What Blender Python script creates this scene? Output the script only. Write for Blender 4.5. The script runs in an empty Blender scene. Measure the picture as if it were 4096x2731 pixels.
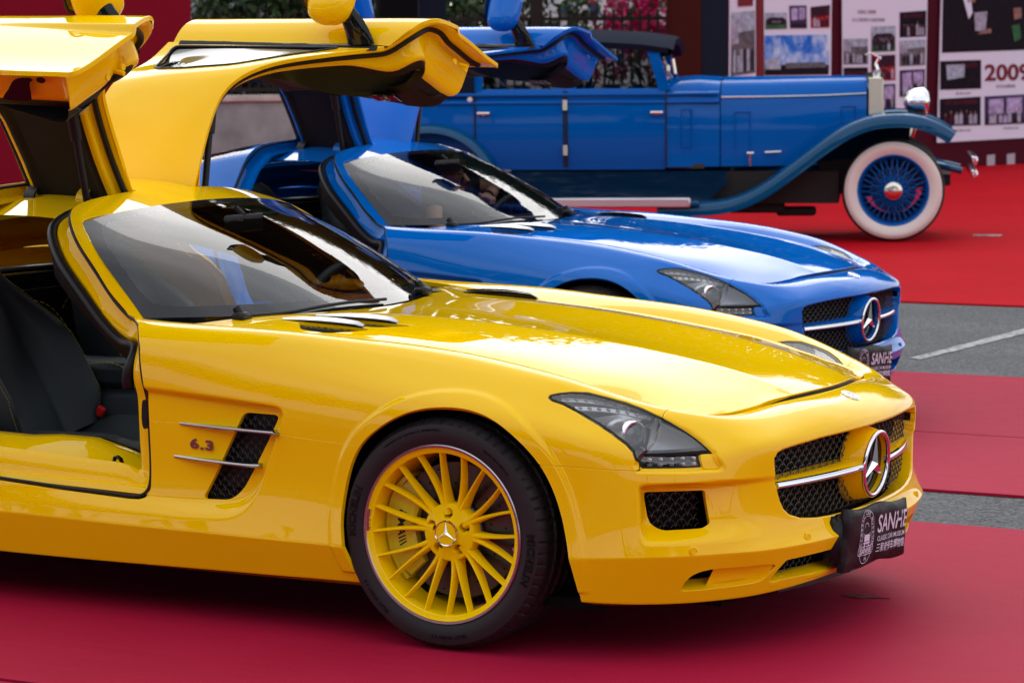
import bpy, bmesh, math, random
import numpy as np
from mathutils import Matrix, Vector
random.seed(4); np.random.seed(4)
C = bpy.context.scene.collection
scene = bpy.context.scene
# ------------------------------------------------------------------ camera, sky, sun, exposure
CAM_F, CAM_P = 11345.5 / 4096 * 36, (4.0247, -7.7940, 1.7014)
yaw, pitch, roll = 2.07620538, 0.102748707, -0.00881671703
F = Vector((math.cos(pitch)*math.cos(yaw), math.cos(pitch)*math.sin(yaw), -math.sin(pitch)))
Rt = Vector((math.sin(yaw), -math.cos(yaw), 0)); Up = Rt.cross(F)
cr, sr = math.cos(roll), math.sin(roll)
Rr = Rt*cr + Up*sr; Ur = Up*cr - Rt*sr
camd = bpy.data.cameras.new('camera'); cam_o = bpy.data.objects.new('camera', camd); C.objects.link(cam_o)
M = Matrix((Rr, Ur, -F)).transposed().to_4x4(); M.translation = Vector(CAM_P); cam_o.matrix_world = M
camd.sensor_width = 36; camd.lens = CAM_F; camd.clip_end = 3000; camd.clip_start = .1
camd.dof.use_dof = True; camd.dof.focus_distance = 8.6; camd.dof.aperture_fstop = 8.0; camd.dof.aperture_blades = 9
scene.camera = cam_o
SUN_EL, SUN_AZ = math.radians(31), math.radians(120)    # azimuth measured from +x towards +y
w = bpy.data.worlds.new('World'); scene.world = w; w.use_nodes = True
nt = w.node_tree; nt.nodes.clear()
def wn(t, **k):
    n = nt.nodes.new(t)
    for a, b in k.items(): setattr(n, a, b)
    return n
sky = wn('ShaderNodeTexSky', sky_type='NISHITA', sun_disc=False, sun_elevation=SUN_EL, sun_rotation=math.pi/2 - SUN_AZ, air_density=1.0, dust_density=2.0, ozone_density=1.0)
tc = wn('ShaderNodeTexCoord'); mp = wn('ShaderNodeMapping'); mp.inputs['Scale'].default_value = (1, 1, 2.2)
cl = wn('ShaderNodeTexNoise'); cl.inputs['Scale'].default_value = 2.3; cl.inputs['Detail'].default_value = 7; cl.inputs['Roughness'].default_value = .55
rp = wn('ShaderNodeValToRGB'); rp.color_ramp.elements[0].position = .30; rp.color_ramp.elements[0].color = (7.0, 7.6, 8.8, 1); rp.color_ramp.elements[1].position = .68; rp.color_ramp.elements[1].color = (17.5, 17.6, 17.8, 1)
mx = wn('ShaderNodeMixRGB'); mx.inputs[0].default_value = .88
bg = wn('ShaderNodeBackground'); bg.inputs['Strength'].default_value = .1; wo = wn('ShaderNodeOutputWorld')
L = nt.links.new
L(tc.outputs['Generated'], mp.inputs[0]); L(mp.outputs[0], cl.inputs['Vector']); L(cl.outputs['Fac'], rp.inputs[0])
# thin overcast glows towards the hidden sun
vn = wn('ShaderNodeVectorMath', operation='NORMALIZE'); vd_ = wn('ShaderNodeVectorMath', operation='DOT_PRODUCT')
vd_.inputs[1].default_value = (math.cos(SUN_EL)*math.cos(SUN_AZ), math.cos(SUN_EL)*math.sin(SUN_AZ), math.sin(SUN_EL))
mm = wn('ShaderNodeMath', operation='MAXIMUM'); mm.inputs[1].default_value = 0; mp2 = wn('ShaderNodeMath', operation='POWER'); mp2.inputs[1].default_value = 9
ma = wn('ShaderNodeMath', operation='MULTIPLY_ADD'); ma.inputs[1].default_value = 1.0; ma.inputs[2].default_value = .88
sc_ = wn('ShaderNodeVectorMath', operation='SCALE')
L(tc.outputs['Generated'], vn.inputs[0]); L(vn.outputs[0], vd_.inputs[0]); L(vd_.outputs['Value'], mm.inputs[0]); L(mm.outputs[0], mp2.inputs[0]); L(mp2.outputs[0], ma.inputs[0])
L(sky.outputs[0], mx.inputs[1]); L(rp.outputs[0], mx.inputs[2]); L(mx.outputs[0], sc_.inputs[0]); L(ma.outputs[0], sc_.inputs['Scale']); L(sc_.outputs[0], bg.inputs[0]); L(bg.outputs[0], wo.inputs[0])
sl = bpy.data.lights.new('sun', 'SUN'); sl.energy = .7; sl.angle = math.radians(40); sl.color = (1, .96, .9)
so = bpy.data.objects.new('sun', sl); C.objects.link(so)
sd = Vector((math.cos(SUN_EL)*math.cos(SUN_AZ), math.cos(SUN_EL)*math.sin(SUN_AZ), math.sin(SUN_EL)))
so.rotation_euler = sd.to_track_quat('Z', 'Y').to_euler(); so.location = (0, 0, 20)
scene.view_settings.view_transform = 'Standard'; scene.view_settings.look = 'None'
scene.view_settings.exposure = .15; scene.view_settings.gamma = 1; scene.view_settings.use_curve_mapping = False
scene.render.engine = 'CYCLES'
try:
    scene.cycles.max_bounces = 10; scene.cycles.transparent_max_bounces = 16; scene.cycles.sample_clamp_indirect = 6
except Exception: pass
# ------------------------------------------------------------------ curve and surface maths
def spline1(t, P, tq, clamp=None):
    """natural cubic spline through P(t), evaluated at tq"""
    t = np.asarray(t, float); P = np.asarray(P, float); tq = np.asarray(tq, float)
    n = len(t)
    if n == 2:
        w = ((tq - t[0]) / (t[1] - t[0]))[:, None]
        return P[0] * (1 - w) + P[1] * w
    h = np.diff(t); A = np.zeros((n, n)); B = np.zeros((n,) + P.shape[1:])
    A[0, 0] = A[-1, -1] = 1
    for i in range(1, n - 1):
        A[i, i-1] = h[i-1]; A[i, i] = 2 * (h[i-1] + h[i]); A[i, i+1] = h[i]
        B[i] = 6 * ((P[i+1] - P[i]) / h[i] - (P[i] - P[i-1]) / h[i-1])
    if clamp and clamp[0] is not None:
        A[0, :] = 0; A[0, 0] = 2 * h[0]; A[0, 1] = h[0]; B[0] = 6 * ((P[1] - P[0]) / h[0] - np.asarray(clamp[0]))
    if clamp and clamp[1] is not None:
        A[-1, :] = 0; A[-1, -1] = 2 * h[-1]; A[-1, -2] = h[-1]; B[-1] = 6 * (np.asarray(clamp[1]) - (P[-1] - P[-2]) / h[-1])
    M = np.linalg.solve(A, B.reshape(n, -1)).reshape(B.shape)
    k = np.clip(np.searchsorted(t, tq, side='right') - 1, 0, n - 2)
    hk = h[k][:, None]; a = (t[k+1] - tq)[:, None] / hk; b = (tq - t[k])[:, None] / hk
    return (a * P[k] + b * P[k+1] + ((a**3 - a) * M[k] + (b**3 - b) * M[k+1]) * hk**2 / 6)

def monot(t, P, tq):
    """monotone (pchip-like) interpolation per component, no overshoot"""
    t = np.asarray(t, float); P = np.asarray(P, float); tq = np.asarray(tq, float)
    h = np.diff(t)[:, None]; d = np.diff(P, axis=0) / h
    m = np.zeros_like(P)
    m[0], m[-1] = d[0], d[-1]
    if len(t) > 2:
        w1 = 2 * h[1:] + h[:-1]; w2 = h[1:] + 2 * h[:-1]
        ok = d[:-1] * d[1:] > 0
        with np.errstate(all='ignore'):
            v = (w1 + w2) / (w1 / d[:-1] + w2 / d[1:])
        m[1:-1] = np.where(ok, v, 0)
    k = np.clip(np.searchsorted(t, tq, side='right') - 1, 0, len(t) - 2)
    hh = h[k]; s = (tq - t[k])[:, None] / hh
    return ((2*s**3 - 3*s**2 + 1) * P[k] + (s**3 - 2*s**2 + s) * hh * m[k]
            + (-2*s**3 + 3*s**2) * P[k+1] + (s**3 - s**2) * hh * m[k+1])

def loft(rows, uq, nper, creases=(), mirror_end=True):
    """rows: list of {u:(x,y,z)} character lines -> grid[len(uq), nv, 3]; creases: row indices"""
    L = []
    for r in rows:
        us = sorted(r); P = np.array([r[k] for k in us], float)
        cl = None
        if mirror_end:      # last point lies on the symmetry plane: tangent must be pure y
            dy = (P[-1] - P[-2]) / (us[-1] - us[-2])
            cl = (None, np.array([0, dy[1] * 1.15, 0]))
        L.append(spline1(us, P, uq, cl))
    L = np.array(L)                                   # rows x nu x 3
    d = np.linalg.norm(np.diff(L, axis=0), axis=2).mean(axis=1) ** 0.7
    t = np.concatenate([[0], np.cumsum(d)])
    cuts = [0] + list(creases) + [len(rows) - 1]
    out = []; tv = []
    for a, b in zip(cuts[:-1], cuts[1:]):
        n = nper * (b - a)
        tt = np.concatenate([np.linspace(t[i], t[i+1], nper, endpoint=False) for i in range(a, b)] + [[t[b]]])
        seg = spline1(t[a:b+1], L[a:b+1].reshape(b - a + 1, -1), tt).reshape(len(tt), len(uq), 3)
        if out: seg = seg[1:]; tt = tt[1:]
        out.append(seg); tv.append(tt)
    return np.concatenate(out).transpose(1, 0, 2), np.concatenate(tv)

def smooth_grid(G, it=2, w=0.5, keep=()):
    G = G.copy()
    for _ in range(it):
        A = G.copy()
        A[:, 1:-1] = G[:, 1:-1] * (1 - w) + w * 0.5 * (G[:, 2:] + G[:, :-2])
        for k in keep: A[:, k] = G[:, k]
        B = A.copy()
        B[1:-1] = A[1:-1] * (1 - w) + w * 0.5 * (A[2:] + A[:-2])
        G = B
    return G

def grid_normals(G):
    du = np.gradient(G, axis=0); dv = np.gradient(G, axis=1)
    n = np.cross(du, dv); n /= np.linalg.norm(n, axis=2, keepdims=True) + 1e-12
    return n

def poly_dist(Q, poly):
    """signed distance of 2-D points to a closed polygon, negative inside"""
    Q = np.asarray(Q, float); poly = np.asarray(poly, float)
    d = np.full(len(Q), 1e9); ins = np.zeros(len(Q), bool)
    for a, b in zip(poly, np.roll(poly, -1, axis=0)):
        e = b - a; w = Q - a
        s = np.clip((w @ e) / max(e @ e, 1e-12), 0, 1)
        d = np.minimum(d, np.linalg.norm(w - s[:, None] * e, axis=1))
        c = ((a[1] <= Q[:, 1]) & (b[1] > Q[:, 1])) | ((b[1] <= Q[:, 1]) & (a[1] > Q[:, 1]))
        if abs(e[1]) > 1e-12:
            xi = a[0] + (Q[:, 1] - a[1]) / e[1] * e[0]
            ins ^= c & (Q[:, 0] < xi)
    return np.where(ins, -d, d)

def line_dist(Q, pts):
    """signed distance to an open polyline (positive on its left side), extended at both ends"""
    Q = np.asarray(Q, float); pts = np.asarray(pts, float)
    best = np.full(len(Q), 1e9); sg = np.ones(len(Q)); n = len(pts)
    for i in range(n - 1):
        a, b = pts[i], pts[i+1]; e = b - a; w = Q - a
        s = (w @ e) / max(e @ e, 1e-12)
        lo = -1e9 if i == 0 else 0; hi = 1e9 if i == n - 2 else 1
        s = np.clip(s, lo, hi)
        d = np.linalg.norm(w - s[:, None] * e, axis=1)
        c = e[0] * w[:, 1] - e[1] * w[:, 0]
        m = d < best - 1e-9
        best = np.where(m, d, best); sg = np.where(m, np.sign(c), sg)
    return best * sg

def round_poly(pts, r, n=6):
    """closed polygon with rounded corners"""
    pts = np.asarray(pts, float); out = []; N = len(pts)
    rr = r if hasattr(r, '__len__') else [r] * N
    for i in range(N):
        p0, p, p1 = pts[i-1], pts[i], pts[(i+1) % N]
        a = p0 - p; b = p1 - p; la = np.linalg.norm(a); lb = np.linalg.norm(b)
        q = min(rr[i], la * .49, lb * .49)
        A = p + a / la * q; B = p + b / lb * q
        for k in range(n + 1):
            t = k / n; out.append((1-t)**2 * A + 2*t*(1-t) * p + t*t * B)
    return np.array(out)

def smooth_closed(pts, n=8):
    pts = np.asarray(pts, float); N = len(pts); out = []
    for i in range(N):
        p0, p1, p2, p3 = pts[i-1], pts[i], pts[(i+1) % N], pts[(i+2) % N]
        for k in range(n):
            t = k / n
            out.append(.5 * (2*p1 + (p2-p0)*t + (2*p0-5*p1+4*p2-p3)*t*t + (3*p1-p0-3*p2+p3)*t**3))
    return np.array(out)

def smooth_open(pts, n=8):
    pts = np.asarray(pts, float)
    t = np.concatenate([[0], np.cumsum(np.linalg.norm(np.diff(pts, axis=0), axis=1))])
    return spline1(t, pts, np.linspace(0, t[-1], n * (len(pts) - 1) + 1))

def sstep(x, a, b):
    t = np.clip((x - a) / (b - a), 0, 1); return t * t * (3 - 2 * t)

class Pan:
    """a polygon soup with per-vertex normals and tags that can be cut by scalar fields"""
    def __init__(s, V, N, F): s.V = np.asarray(V, float); s.N = np.asarray(N, float); s.F = F
    @staticmethod
    def grid(G, flip=False):
        nu, nv = G.shape[:2]; N = grid_normals(G)
        if flip: N = -N
        idx = np.arange(nu * nv).reshape(nu, nv)
        q = np.stack([idx[:-1, :-1], idx[1:, :-1], idx[1:, 1:], idx[:-1, 1:]], -1).reshape(-1, 4)
        if flip: q = q[:, ::-1]
        return Pan(G.reshape(-1, 3), N.reshape(-1, 3), [tuple(x) for x in q.tolist()])
    def clip(s, f, keep=1):
        """keep the part where f*keep > 0"""
        f = np.asarray(f, float) * keep; f = np.where(np.abs(f) < 1e-7, 1e-7, f)
        V = s.V.tolist(); N = s.N.tolist(); pos = (f > 0).tolist(); fl = f.tolist(); cache = {}; F = []
        def cut(a, b):
            k = (a, b) if a < b else (b, a)
            if k not in cache:
                t = fl[k[0]] / (fl[k[0]] - fl[k[1]])
                A, B = s.V[k[0]], s.V[k[1]]; NA, NB = s.N[k[0]], s.N[k[1]]
                V.append((A + (B - A) * t).tolist()); n = NA + (NB - NA) * t
                N.append((n / (np.linalg.norm(n) + 1e-12)).tolist()); cache[k] = len(V) - 1
            return cache[k]
        for q in s.F:
            c = [pos[i] for i in q]
            if all(c): F.append(q); continue
            if not any(c): continue
            o = []
            for i in range(len(q)):
                a, b = q[i], q[(i+1) % len(q)]
                if pos[a]: o.append(a)
                if pos[a] != pos[b]: o.append(cut(a, b))
            if len(o) >= 3: F.append(tuple(o))
        return Pan(np.array(V), np.array(N), F).compact()
    def compact(s):
        used = sorted({i for q in s.F for i in q}); m = {k: i for i, k in enumerate(used)}
        if not used: return Pan(np.zeros((0, 3)), np.zeros((0, 3)), [])
        return Pan(s.V[used], s.N[used], [tuple(m[i] for i in q) for q in s.F])
    def mirror(s):
        k = np.array([1, -1, 1]); return Pan(s.V * k, s.N * k, [tuple(reversed(q)) for q in s.F])
    def join(s, o):
        n = len(s.V); return Pan(np.vstack([s.V, o.V]), np.vstack([s.N, o.N]), s.F + [tuple(i + n for i in q) for q in o.F])
    def moved(s, M):
        R = M[:3, :3]; return Pan(s.V @ R.T + M[:3, 3], s.N @ R.T, list(s.F))
    def offset(s, d): return Pan(s.V + s.N * d, s.N.copy(), list(s.F))
    def flipped(s): return Pan(s.V.copy(), -s.N, [tuple(reversed(q)) for q in s.F])
    def boundary(s):
        cnt = {}
        for fi, q in enumerate(s.F):
            for i in range(len(q)):
                a, b = q[i], q[(i+1) % len(q)]
                if (b, a) in cnt: cnt.pop((b, a))
                else: cnt[(a, b)] = fi
        return list(cnt)
    def flange(s, depth=.015, bev=.0018, skip=None, where=None, flare=0.0):
        """roll every open edge inwards: a small round, then a wall of the given depth"""
        E = s.boundary()
        if where is not None:
            E = [e for e in E if where(s.V[e[0]]) and where(s.V[e[1]])]
        if skip is not None:
            E = [e for e in E if not (skip(s.V[e[0]]) and skip(s.V[e[1]]))]
        if not E: return s
        out = {}
        for a, b in E:
            d = s.V[b] - s.V[a]; L = np.linalg.norm(d)
            if L < 1e-9: continue
            for i in (a, b):
                o = np.cross(d / L, s.N[i]); out[i] = out.get(i, 0) + o
        V = [s.V]; N = [s.N]; n = len(s.V); ids = sorted(out); m = {k: j for j, k in enumerate(ids)}; K = len(ids)
        P = s.V[ids]; n0 = s.N[ids]; O = np.array([out[i] for i in ids]); O /= np.linalg.norm(O, axis=1, keepdims=True) + 1e-12
        rings = [(P, n0), (P + O * bev * .7 - n0 * bev * .3, n0 * .7 + O * .7), (P + O * bev - n0 * bev, O), (P + O * (bev + flare) - n0 * (bev + depth), O)]
        for p, q in rings: V.append(p); N.append(q / (np.linalg.norm(q, axis=1, keepdims=True) + 1e-12))
        F = list(s.F)
        for a, b in E:
            if a not in m or b not in m: continue
            i, j = m[a], m[b]
            F.append((b, a, n + i, n + j))
            for k in range(3):
                o = n + k * K; F.append((o + j, o + i, o + K + i, o + K + j))
        return Pan(np.vstack(V), np.vstack(N), F)
# ------------------------------------------------------------------ the coupe's surfaces (y > 0 half, mirrored later)
# origin on the ground under the front axle, x forward, y left, z up
def R_(s):
    d = {}
    for tok in s.split(';'):
        k, v = tok.split(':'); d[float(k)] = tuple(float(q) for q in v.split(','))
    return d
SIDE = [
 R_('-3.45:-3.45,.66,.90;-3.1:-3.1,.80,.95;-2.68:-2.68,.80,.985;-2.2:-2.2,.80,.968;-1.8:-1.8,.80,.948;-1.4:-1.4,.80,.922;-1.05:-1.13,.80,.893;-.8:-.81,.745,.871;-.6:-.6,.705,.850;-.4:-.4,.677,.829;-.2:-.2,.664,.81;0:0,.66,.789;.2:.2,.663,.761;.33:.33,.665,.738;.45:.45,.652,.711;.57:.555,.632,.69;.69:.635,.605,.673;.81:.69,.52,.663;.93:.735,.38,.673;1.05:.775,.217,.682;1.17:.80,0,.685'),
 R_('-3.45:-3.45,.74,.86;-3.1:-3.1,.87,.91;-2.68:-2.68,.90,.945;-2.2:-2.2,.872,.938;-1.8:-1.8,.868,.922;-1.4:-1.4,.868,.902;-1.05:-1.06,.872,.884;-.8:-.8,.850,.882;-.6:-.6,.832,.878;-.4:-.4,.805,.866;-.2:-.2,.79,.852;0:0,.788,.832;.2:.2,.79,.80;.33:.33,.785,.772;.45:.45,.765,.736;.57:.56,.725,.702;.69:.655,.66,.678;.81:.73,.57,.662;.93:.795,.43,.660;1.05:.845,.24,.668;1.17:.868,0,.666'),
 R_('-3.45:-3.47,.80,.80;-3.1:-3.1,.92,.85;-2.68:-2.68,.965,.86;-2.2:-2.2,.930,.872;-1.8:-1.8,.926,.862;-1.4:-1.4,.926,.850;-1.05:-1.05,.928,.832;-.8:-.8,.915,.825;-.6:-.6,.90,.82;-.4:-.4,.888,.81;-.2:-.2,.885,.79;0:0,.89,.765;.2:.2,.888,.735;.33:.33,.873,.71;.45:.455,.843,.68;.57:.57,.793,.652;.69:.67,.72,.633;.81:.757,.63,.622;.93:.84,.525,.615;1.05:.908,.27,.622;1.17:.935,0,.622'),
 R_('-3.45:-3.5,.83,.70;-3.1:-3.1,.94,.75;-2.68:-2.68,.972,.76;-2.2:-2.2,.953,.77;-1.8:-1.8,.949,.768;-1.4:-1.4,.95,.755;-1.05:-1.05,.948,.745;-.8:-.8,.945,.738;-.6:-.6,.942,.73;-.4:-.4,.94,.72;-.2:-.2,.945,.708;0:0,.953,.69;.2:.2,.95,.667;.33:.33,.932,.648;.45:.462,.9,.625;.57:.576,.845,.606;.69:.68,.765,.592;.81:.765,.667,.585;.93:.852,.552,.582;1.05:.925,.28,.577;1.17:.952,0,.572'),
 R_('-3.45:-3.5,.83,.57;-3.1:-3.1,.94,.6;-2.68:-2.68,.972,.61;-2.2:-2.2,.957,.61;-1.8:-1.8,.953,.61;-1.4:-1.4,.952,.605;-1.05:-1.05,.95,.60;-.8:-.8,.95,.595;-.6:-.6,.95,.59;-.4:-.4,.952,.585;-.2:-.2,.96,.58;0:0,.965,.575;.2:.2,.96,.562;.33:.33,.945,.553;.45:.465,.917,.547;.57:.58,.87,.543;.69:.685,.788,.54;.81:.768,.685,.535;.93:.85,.558,.528;1.05:.92,.30,.522;1.17:.948,0,.516'),
 R_('-3.45:-3.48,.82,.4;-3.1:-3.1,.93,.42;-2.68:-2.68,.968,.42;-2.2:-2.2,.953,.42;-1.8:-1.8,.949,.42;-1.4:-1.4,.947,.42;-1.05:-1.05,.946,.42;-.8:-.8,.946,.42;-.6:-.6,.946,.42;-.4:-.4,.95,.42;-.2:-.2,.958,.42;0:0,.965,.42;.2:.2,.962,.415;.33:.33,.948,.408;.45:.47,.922,.40;.57:.588,.877,.393;.69:.692,.80,.387;.81:.773,.705,.381;.93:.843,.575,.376;1.05:.905,.32,.370;1.17:.93,0,.366'),
 R_('-3.45:-3.46,.81,.29;-3.1:-3.1,.93,.295;-2.68:-2.68,.97,.295;-2.2:-2.2,.965,.295;-1.8:-1.8,.965,.293;-1.4:-1.4,.965,.29;-1.05:-1.05,.965,.285;-.8:-.8,.966,.283;-.6:-.6,.967,.281;-.4:-.4,.968,.28;-.2:-.2,.972,.28;0:0,.975,.282;.2:.2,.97,.287;.33:.33,.957,.295;.45:.475,.93,.30;.57:.597,.886,.305;.69:.703,.812,.306;.81:.785,.717,.305;.93:.86,.60,.303;1.05:.93,.35,.30;1.17:.955,0,.30'),
 R_('-3.45:-3.4,.76,.2;-3.1:-3.1,.9,.19;-2.68:-2.68,.94,.18;-2.2:-2.2,.935,.168;-1.8:-1.8,.922,.160;-1.4:-1.4,.920,.158;-1.05:-1.05,.920,.161;-.8:-.8,.920,.164;-.6:-.6,.921,.166;-.4:-.4,.923,.169;-.2:-.2,.927,.172;0:0,.938,.176;.2:.2,.937,.177;.33:.33,.927,.176;.45:.45,.90,.171;.57:.565,.85,.167;.69:.672,.762,.164;.81:.76,.652,.164;.93:.825,.53,.167;1.05:.885,.32,.176;1.17:.905,0,.18'),
 R_('-3.45:-3.35,.7,.19;-3.1:-3.05,.82,.18;-2.68:-2.66,.86,.165;-2.2:-2.2,.85,.15;-1.8:-1.8,.85,.145;-1.4:-1.4,.85,.142;-1.05:-1.05,.85,.142;-.8:-.8,.85,.143;-.6:-.6,.85,.144;-.4:-.4,.85,.145;-.2:-.2,.855,.147;0:0,.86,.15;.2:.2,.855,.15;.33:.31,.845,.15;.45:.41,.82,.147;.57:.51,.77,.145;.69:.60,.69,.143;.81:.68,.59,.143;.93:.74,.48,.146;1.05:.79,.29,.15;1.17:.81,0,.152'),
]
NU = 620
UQ = np.concatenate([np.linspace(-3.45, -1.1, 150, endpoint=False), np.linspace(-1.1, 1.17, 400)])
SG, SV = loft(SIDE, UQ, 26, creases=(6, 7))
SG = smooth_grid(SG, 3, .5, keep=(26*6, 26*7))
_U = np.repeat(UQ[:, None], SG.shape[1], 1)

# recess behind the wheel, flare round the arch, scoop in the bumper
ARCH = np.array([(-.43, .02), (-.35, .06), (-.30, .12), (-.285,.18), (-.303,.232), (-.319,.30), (-.325,.36), (-.32,.41), (-.30,.495), (-.254,.579), (-.193,.631), (-.12,.672), (-.036,.696), (.034,.702), (.104,.697), (.179,.674), (.254,.627), (.322,.558), (.372,.463), (.402,.355), (.418,.26), (.428,.175), (.435,.06), (.44, .02)])
ARCH = np.vstack([smooth_open(ARCH[3:-1], 5), [(.44, .0), (-.28, .0)]])
VENT = round_poly([(-.686,.645), (-.556,.643), (-.600,.565), (-.695,.410), (-.735,.378), (-.838,.375)][::-1], [.022, .025, .0, .03, .03, .020][::-1])
SCOOP = round_poly([(-2.0,.745), (-1.05,.706), (-.80,.690), (-.515,.668), (-.655,.335), (-.84,.318), (-2.0,.33)], [.1,.1,.1,.045,.08,.1,.1])
_n = grid_normals(SG)
FLIP_S = bool(_n[300, 60, 1] < 0)
def outn(G, flip):
    n = grid_normals(G); return -n if flip else n
LAMP = np.array([(.300,.731),(.302,.740),(.324,.745),(.357,.748),(.396,.746),(.444,.734),(.497,.719),(.544,.702),(.582,.685),(.616,.666),(.652,.644),(.688,.619),(.719,.594),(.734,.579),(.734,.5765),(.704,.578),(.716,.543),(.586,.5475),(.564,.594),(.544,.612),(.497,.641),(.459,.662),(.395,.693),(.348,.713),(.315,.722)])
RECESS = np.array([(.583,.687),(.624,.668),(.669,.645),(.71,.617),(.745,.585),(.764,.548),(.765,.534),(.755,.530),(.674,.533),(.58,.5375),(.57,.56),(.60,.62)])
def displace2(G):
    X, Y, Z = G[..., 0], G[..., 1], G[..., 2]
    q = np.stack([X.ravel(), Z.ravel()], -1)
    side = (_U < .33) & (_U > -2.2)
    d = poly_dist(q, SCOOP).reshape(X.shape)
    dep = .022 * sstep(X, -1.75, -.9) + .012 * sstep(X, -1.0, -.62)
    wid = .018 + .05 * sstep(.5 - Z, .05, .15)
    off = -dep * sstep(-d, -.002, wid) * side
    r = poly_dist(q, ARCH).reshape(X.shape)
    off = off + .0065 * (1 - sstep(r, .030, .050)) * (Z > .2) * (X > -.6) * sstep(.46 - _U, 0, .06)
    zt = .503; w = sstep(zt - Z, 0, .012) * sstep(Z, .335, .40) * sstep(_U, .572, .600) * (1 - sstep(_U, .64, 1.0))
    off = off - .058 * w
    fr = _U > .45
    d = poly_dist(q, RECESS).reshape(X.shape)
    off = off - .013 * sstep(-d, 0, .011) * fr
    return G + outn(G, FLIP_S) * off[..., None]
SG = displace2(SG)

# hood: rows from the seam inwards to the centre line; parameter s: 0 rear .. 1 front seam
HOOD = [
 R_('0:-1.13,.80,.893;.12:-.81,.745,.871;.22:-.6,.705,.850;.32:-.4,.677,.829;.42:-.2,.664,.81;.52:0,.66,.789;.62:.2,.663,.761;.685:.33,.665,.738;.745:.45,.652,.711;.81:.555,.632,.69;.87:.635,.605,.674;.93:.69,.52,.670;1:.735,.38,.682'),
 R_('0:-1.02,.69,.890;.12:-.78,.65,.877;.22:-.585,.625,.864;.32:-.39,.60,.848;.42:-.19,.59,.832;.52:.01,.585,.812;.62:.20,.58,.786;.685:.33,.575,.765;.745:.45,.55,.74;.81:.55,.52,.718;.87:.625,.475,.703;.93:.685,.41,.693;1:.745,.33,.687'),
 R_('0:-.925,.55,.889;.12:-.735,.50,.885;.22:-.55,.47,.878;.32:-.37,.455,.868;.42:-.18,.45,.853;.52:.02,.44,.833;.62:.21,.425,.809;.685:.335,.41,.789;.745:.45,.385,.767;.81:.55,.355,.745;.87:.635,.32,.725;.93:.70,.29,.708;1:.765,.25,.690'),
 R_('0:-.82,.33,.885;.12:-.68,.31,.886;.22:-.53,.30,.886;.32:-.36,.29,.880;.42:-.17,.28,.867;.52:.03,.27,.848;.62:.22,.26,.825;.685:.34,.25,.806;.745:.46,.24,.784;.81:.56,.23,.762;.87:.645,.222,.738;.93:.71,.22,.717;1:.775,.217,.691'),
 R_('0:-.772,.12,.881;.12:-.66,.11,.884;.22:-.52,.10,.882;.32:-.35,.10,.874;.42:-.17,.10,.860;.52:.03,.095,.841;.62:.22,.09,.818;.685:.345,.085,.799;.745:.46,.08,.779;.81:.565,.08,.757;.87:.655,.075,.737;.93:.725,.075,.718;1:.797,.075,.695'),
 R_('0:-.76,0,.880;.12:-.655,0,.884;.22:-.52,0,.882;.32:-.35,0,.873;.42:-.17,0,.859;.52:.03,0,.840;.62:.22,0,.817;.685:.345,0,.798;.745:.46,0,.778;.81:.565,0,.756;.87:.655,0,.737;.93:.725,0,.718;1:.80,0,.695'),
]
HQ = np.linspace(0, 1, 260)
HG, HV = loft(HOOD, HQ, 22, creases=(3,), mirror_end=False)
HG = smooth_grid(HG, 3, .5)
# greenhouse: rows from belt to roof centre; parameter 0 = windscreen edge .. 1 = tail
GREEN = [
 R_('0:-1.13,.80,.893;.15:-1.24,.80,.907;.3:-1.4,.80,.922;.45:-1.8,.80,.948;.65:-2.2,.80,.968;.82:-2.68,.78,.985;1:-3.3,.74,.93'),
 R_('0:-1.225,.758,.962;.15:-1.335,.757,.975;.3:-1.48,.752,.99;.45:-1.82,.742,1.01;.65:-2.2,.725,1.02;.82:-2.66,.76,1.01;1:-3.3,.66,.94'),
 R_('0:-1.392,.678,1.078;.15:-1.475,.685,1.092;.3:-1.61,.665,1.112;.45:-1.87,.65,1.125;.65:-2.2,.625,1.118;.82:-2.64,.62,1.07;1:-3.3,.55,.955'),
 R_('0:-1.49,.615,1.15;.15:-1.55,.60,1.172;.3:-1.68,.595,1.19;.45:-1.92,.58,1.2;.65:-2.2,.555,1.183;.82:-2.63,.55,1.11;1:-3.3,.48,.965'),
 R_('0:-1.523,.56,1.176;.15:-1.60,.52,1.206;.3:-1.73,.515,1.224;.45:-1.95,.51,1.232;.65:-2.2,.49,1.215;.82:-2.62,.49,1.135;1:-3.3,.42,.97'),
 R_('0:-1.492,.42,1.189;.15:-1.61,.43,1.222;.3:-1.75,.40,1.247;.45:-1.97,.40,1.255;.65:-2.2,.41,1.235;.82:-2.62,.37,1.155;1:-3.3,.30,.98'),
 R_('0:-1.464,.2,1.204;.15:-1.60,.2,1.238;.3:-1.77,.2,1.264;.45:-1.98,.2,1.27;.65:-2.2,.19,1.25;.82:-2.62,.17,1.17;1:-3.3,.15,.985'),
 R_('0:-1.455,0,1.208;.15:-1.60,0,1.240;.3:-1.77,0,1.267;.45:-1.98,0,1.273;.65:-2.2,0,1.253;.82:-2.62,0,1.173;1:-3.3,0,.985'),
]
GG, GV = loft(GREEN, np.linspace(0, 1, 260), 16, creases=(), mirror_end=False)
GG = smooth_grid(GG, 3, .5)
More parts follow.
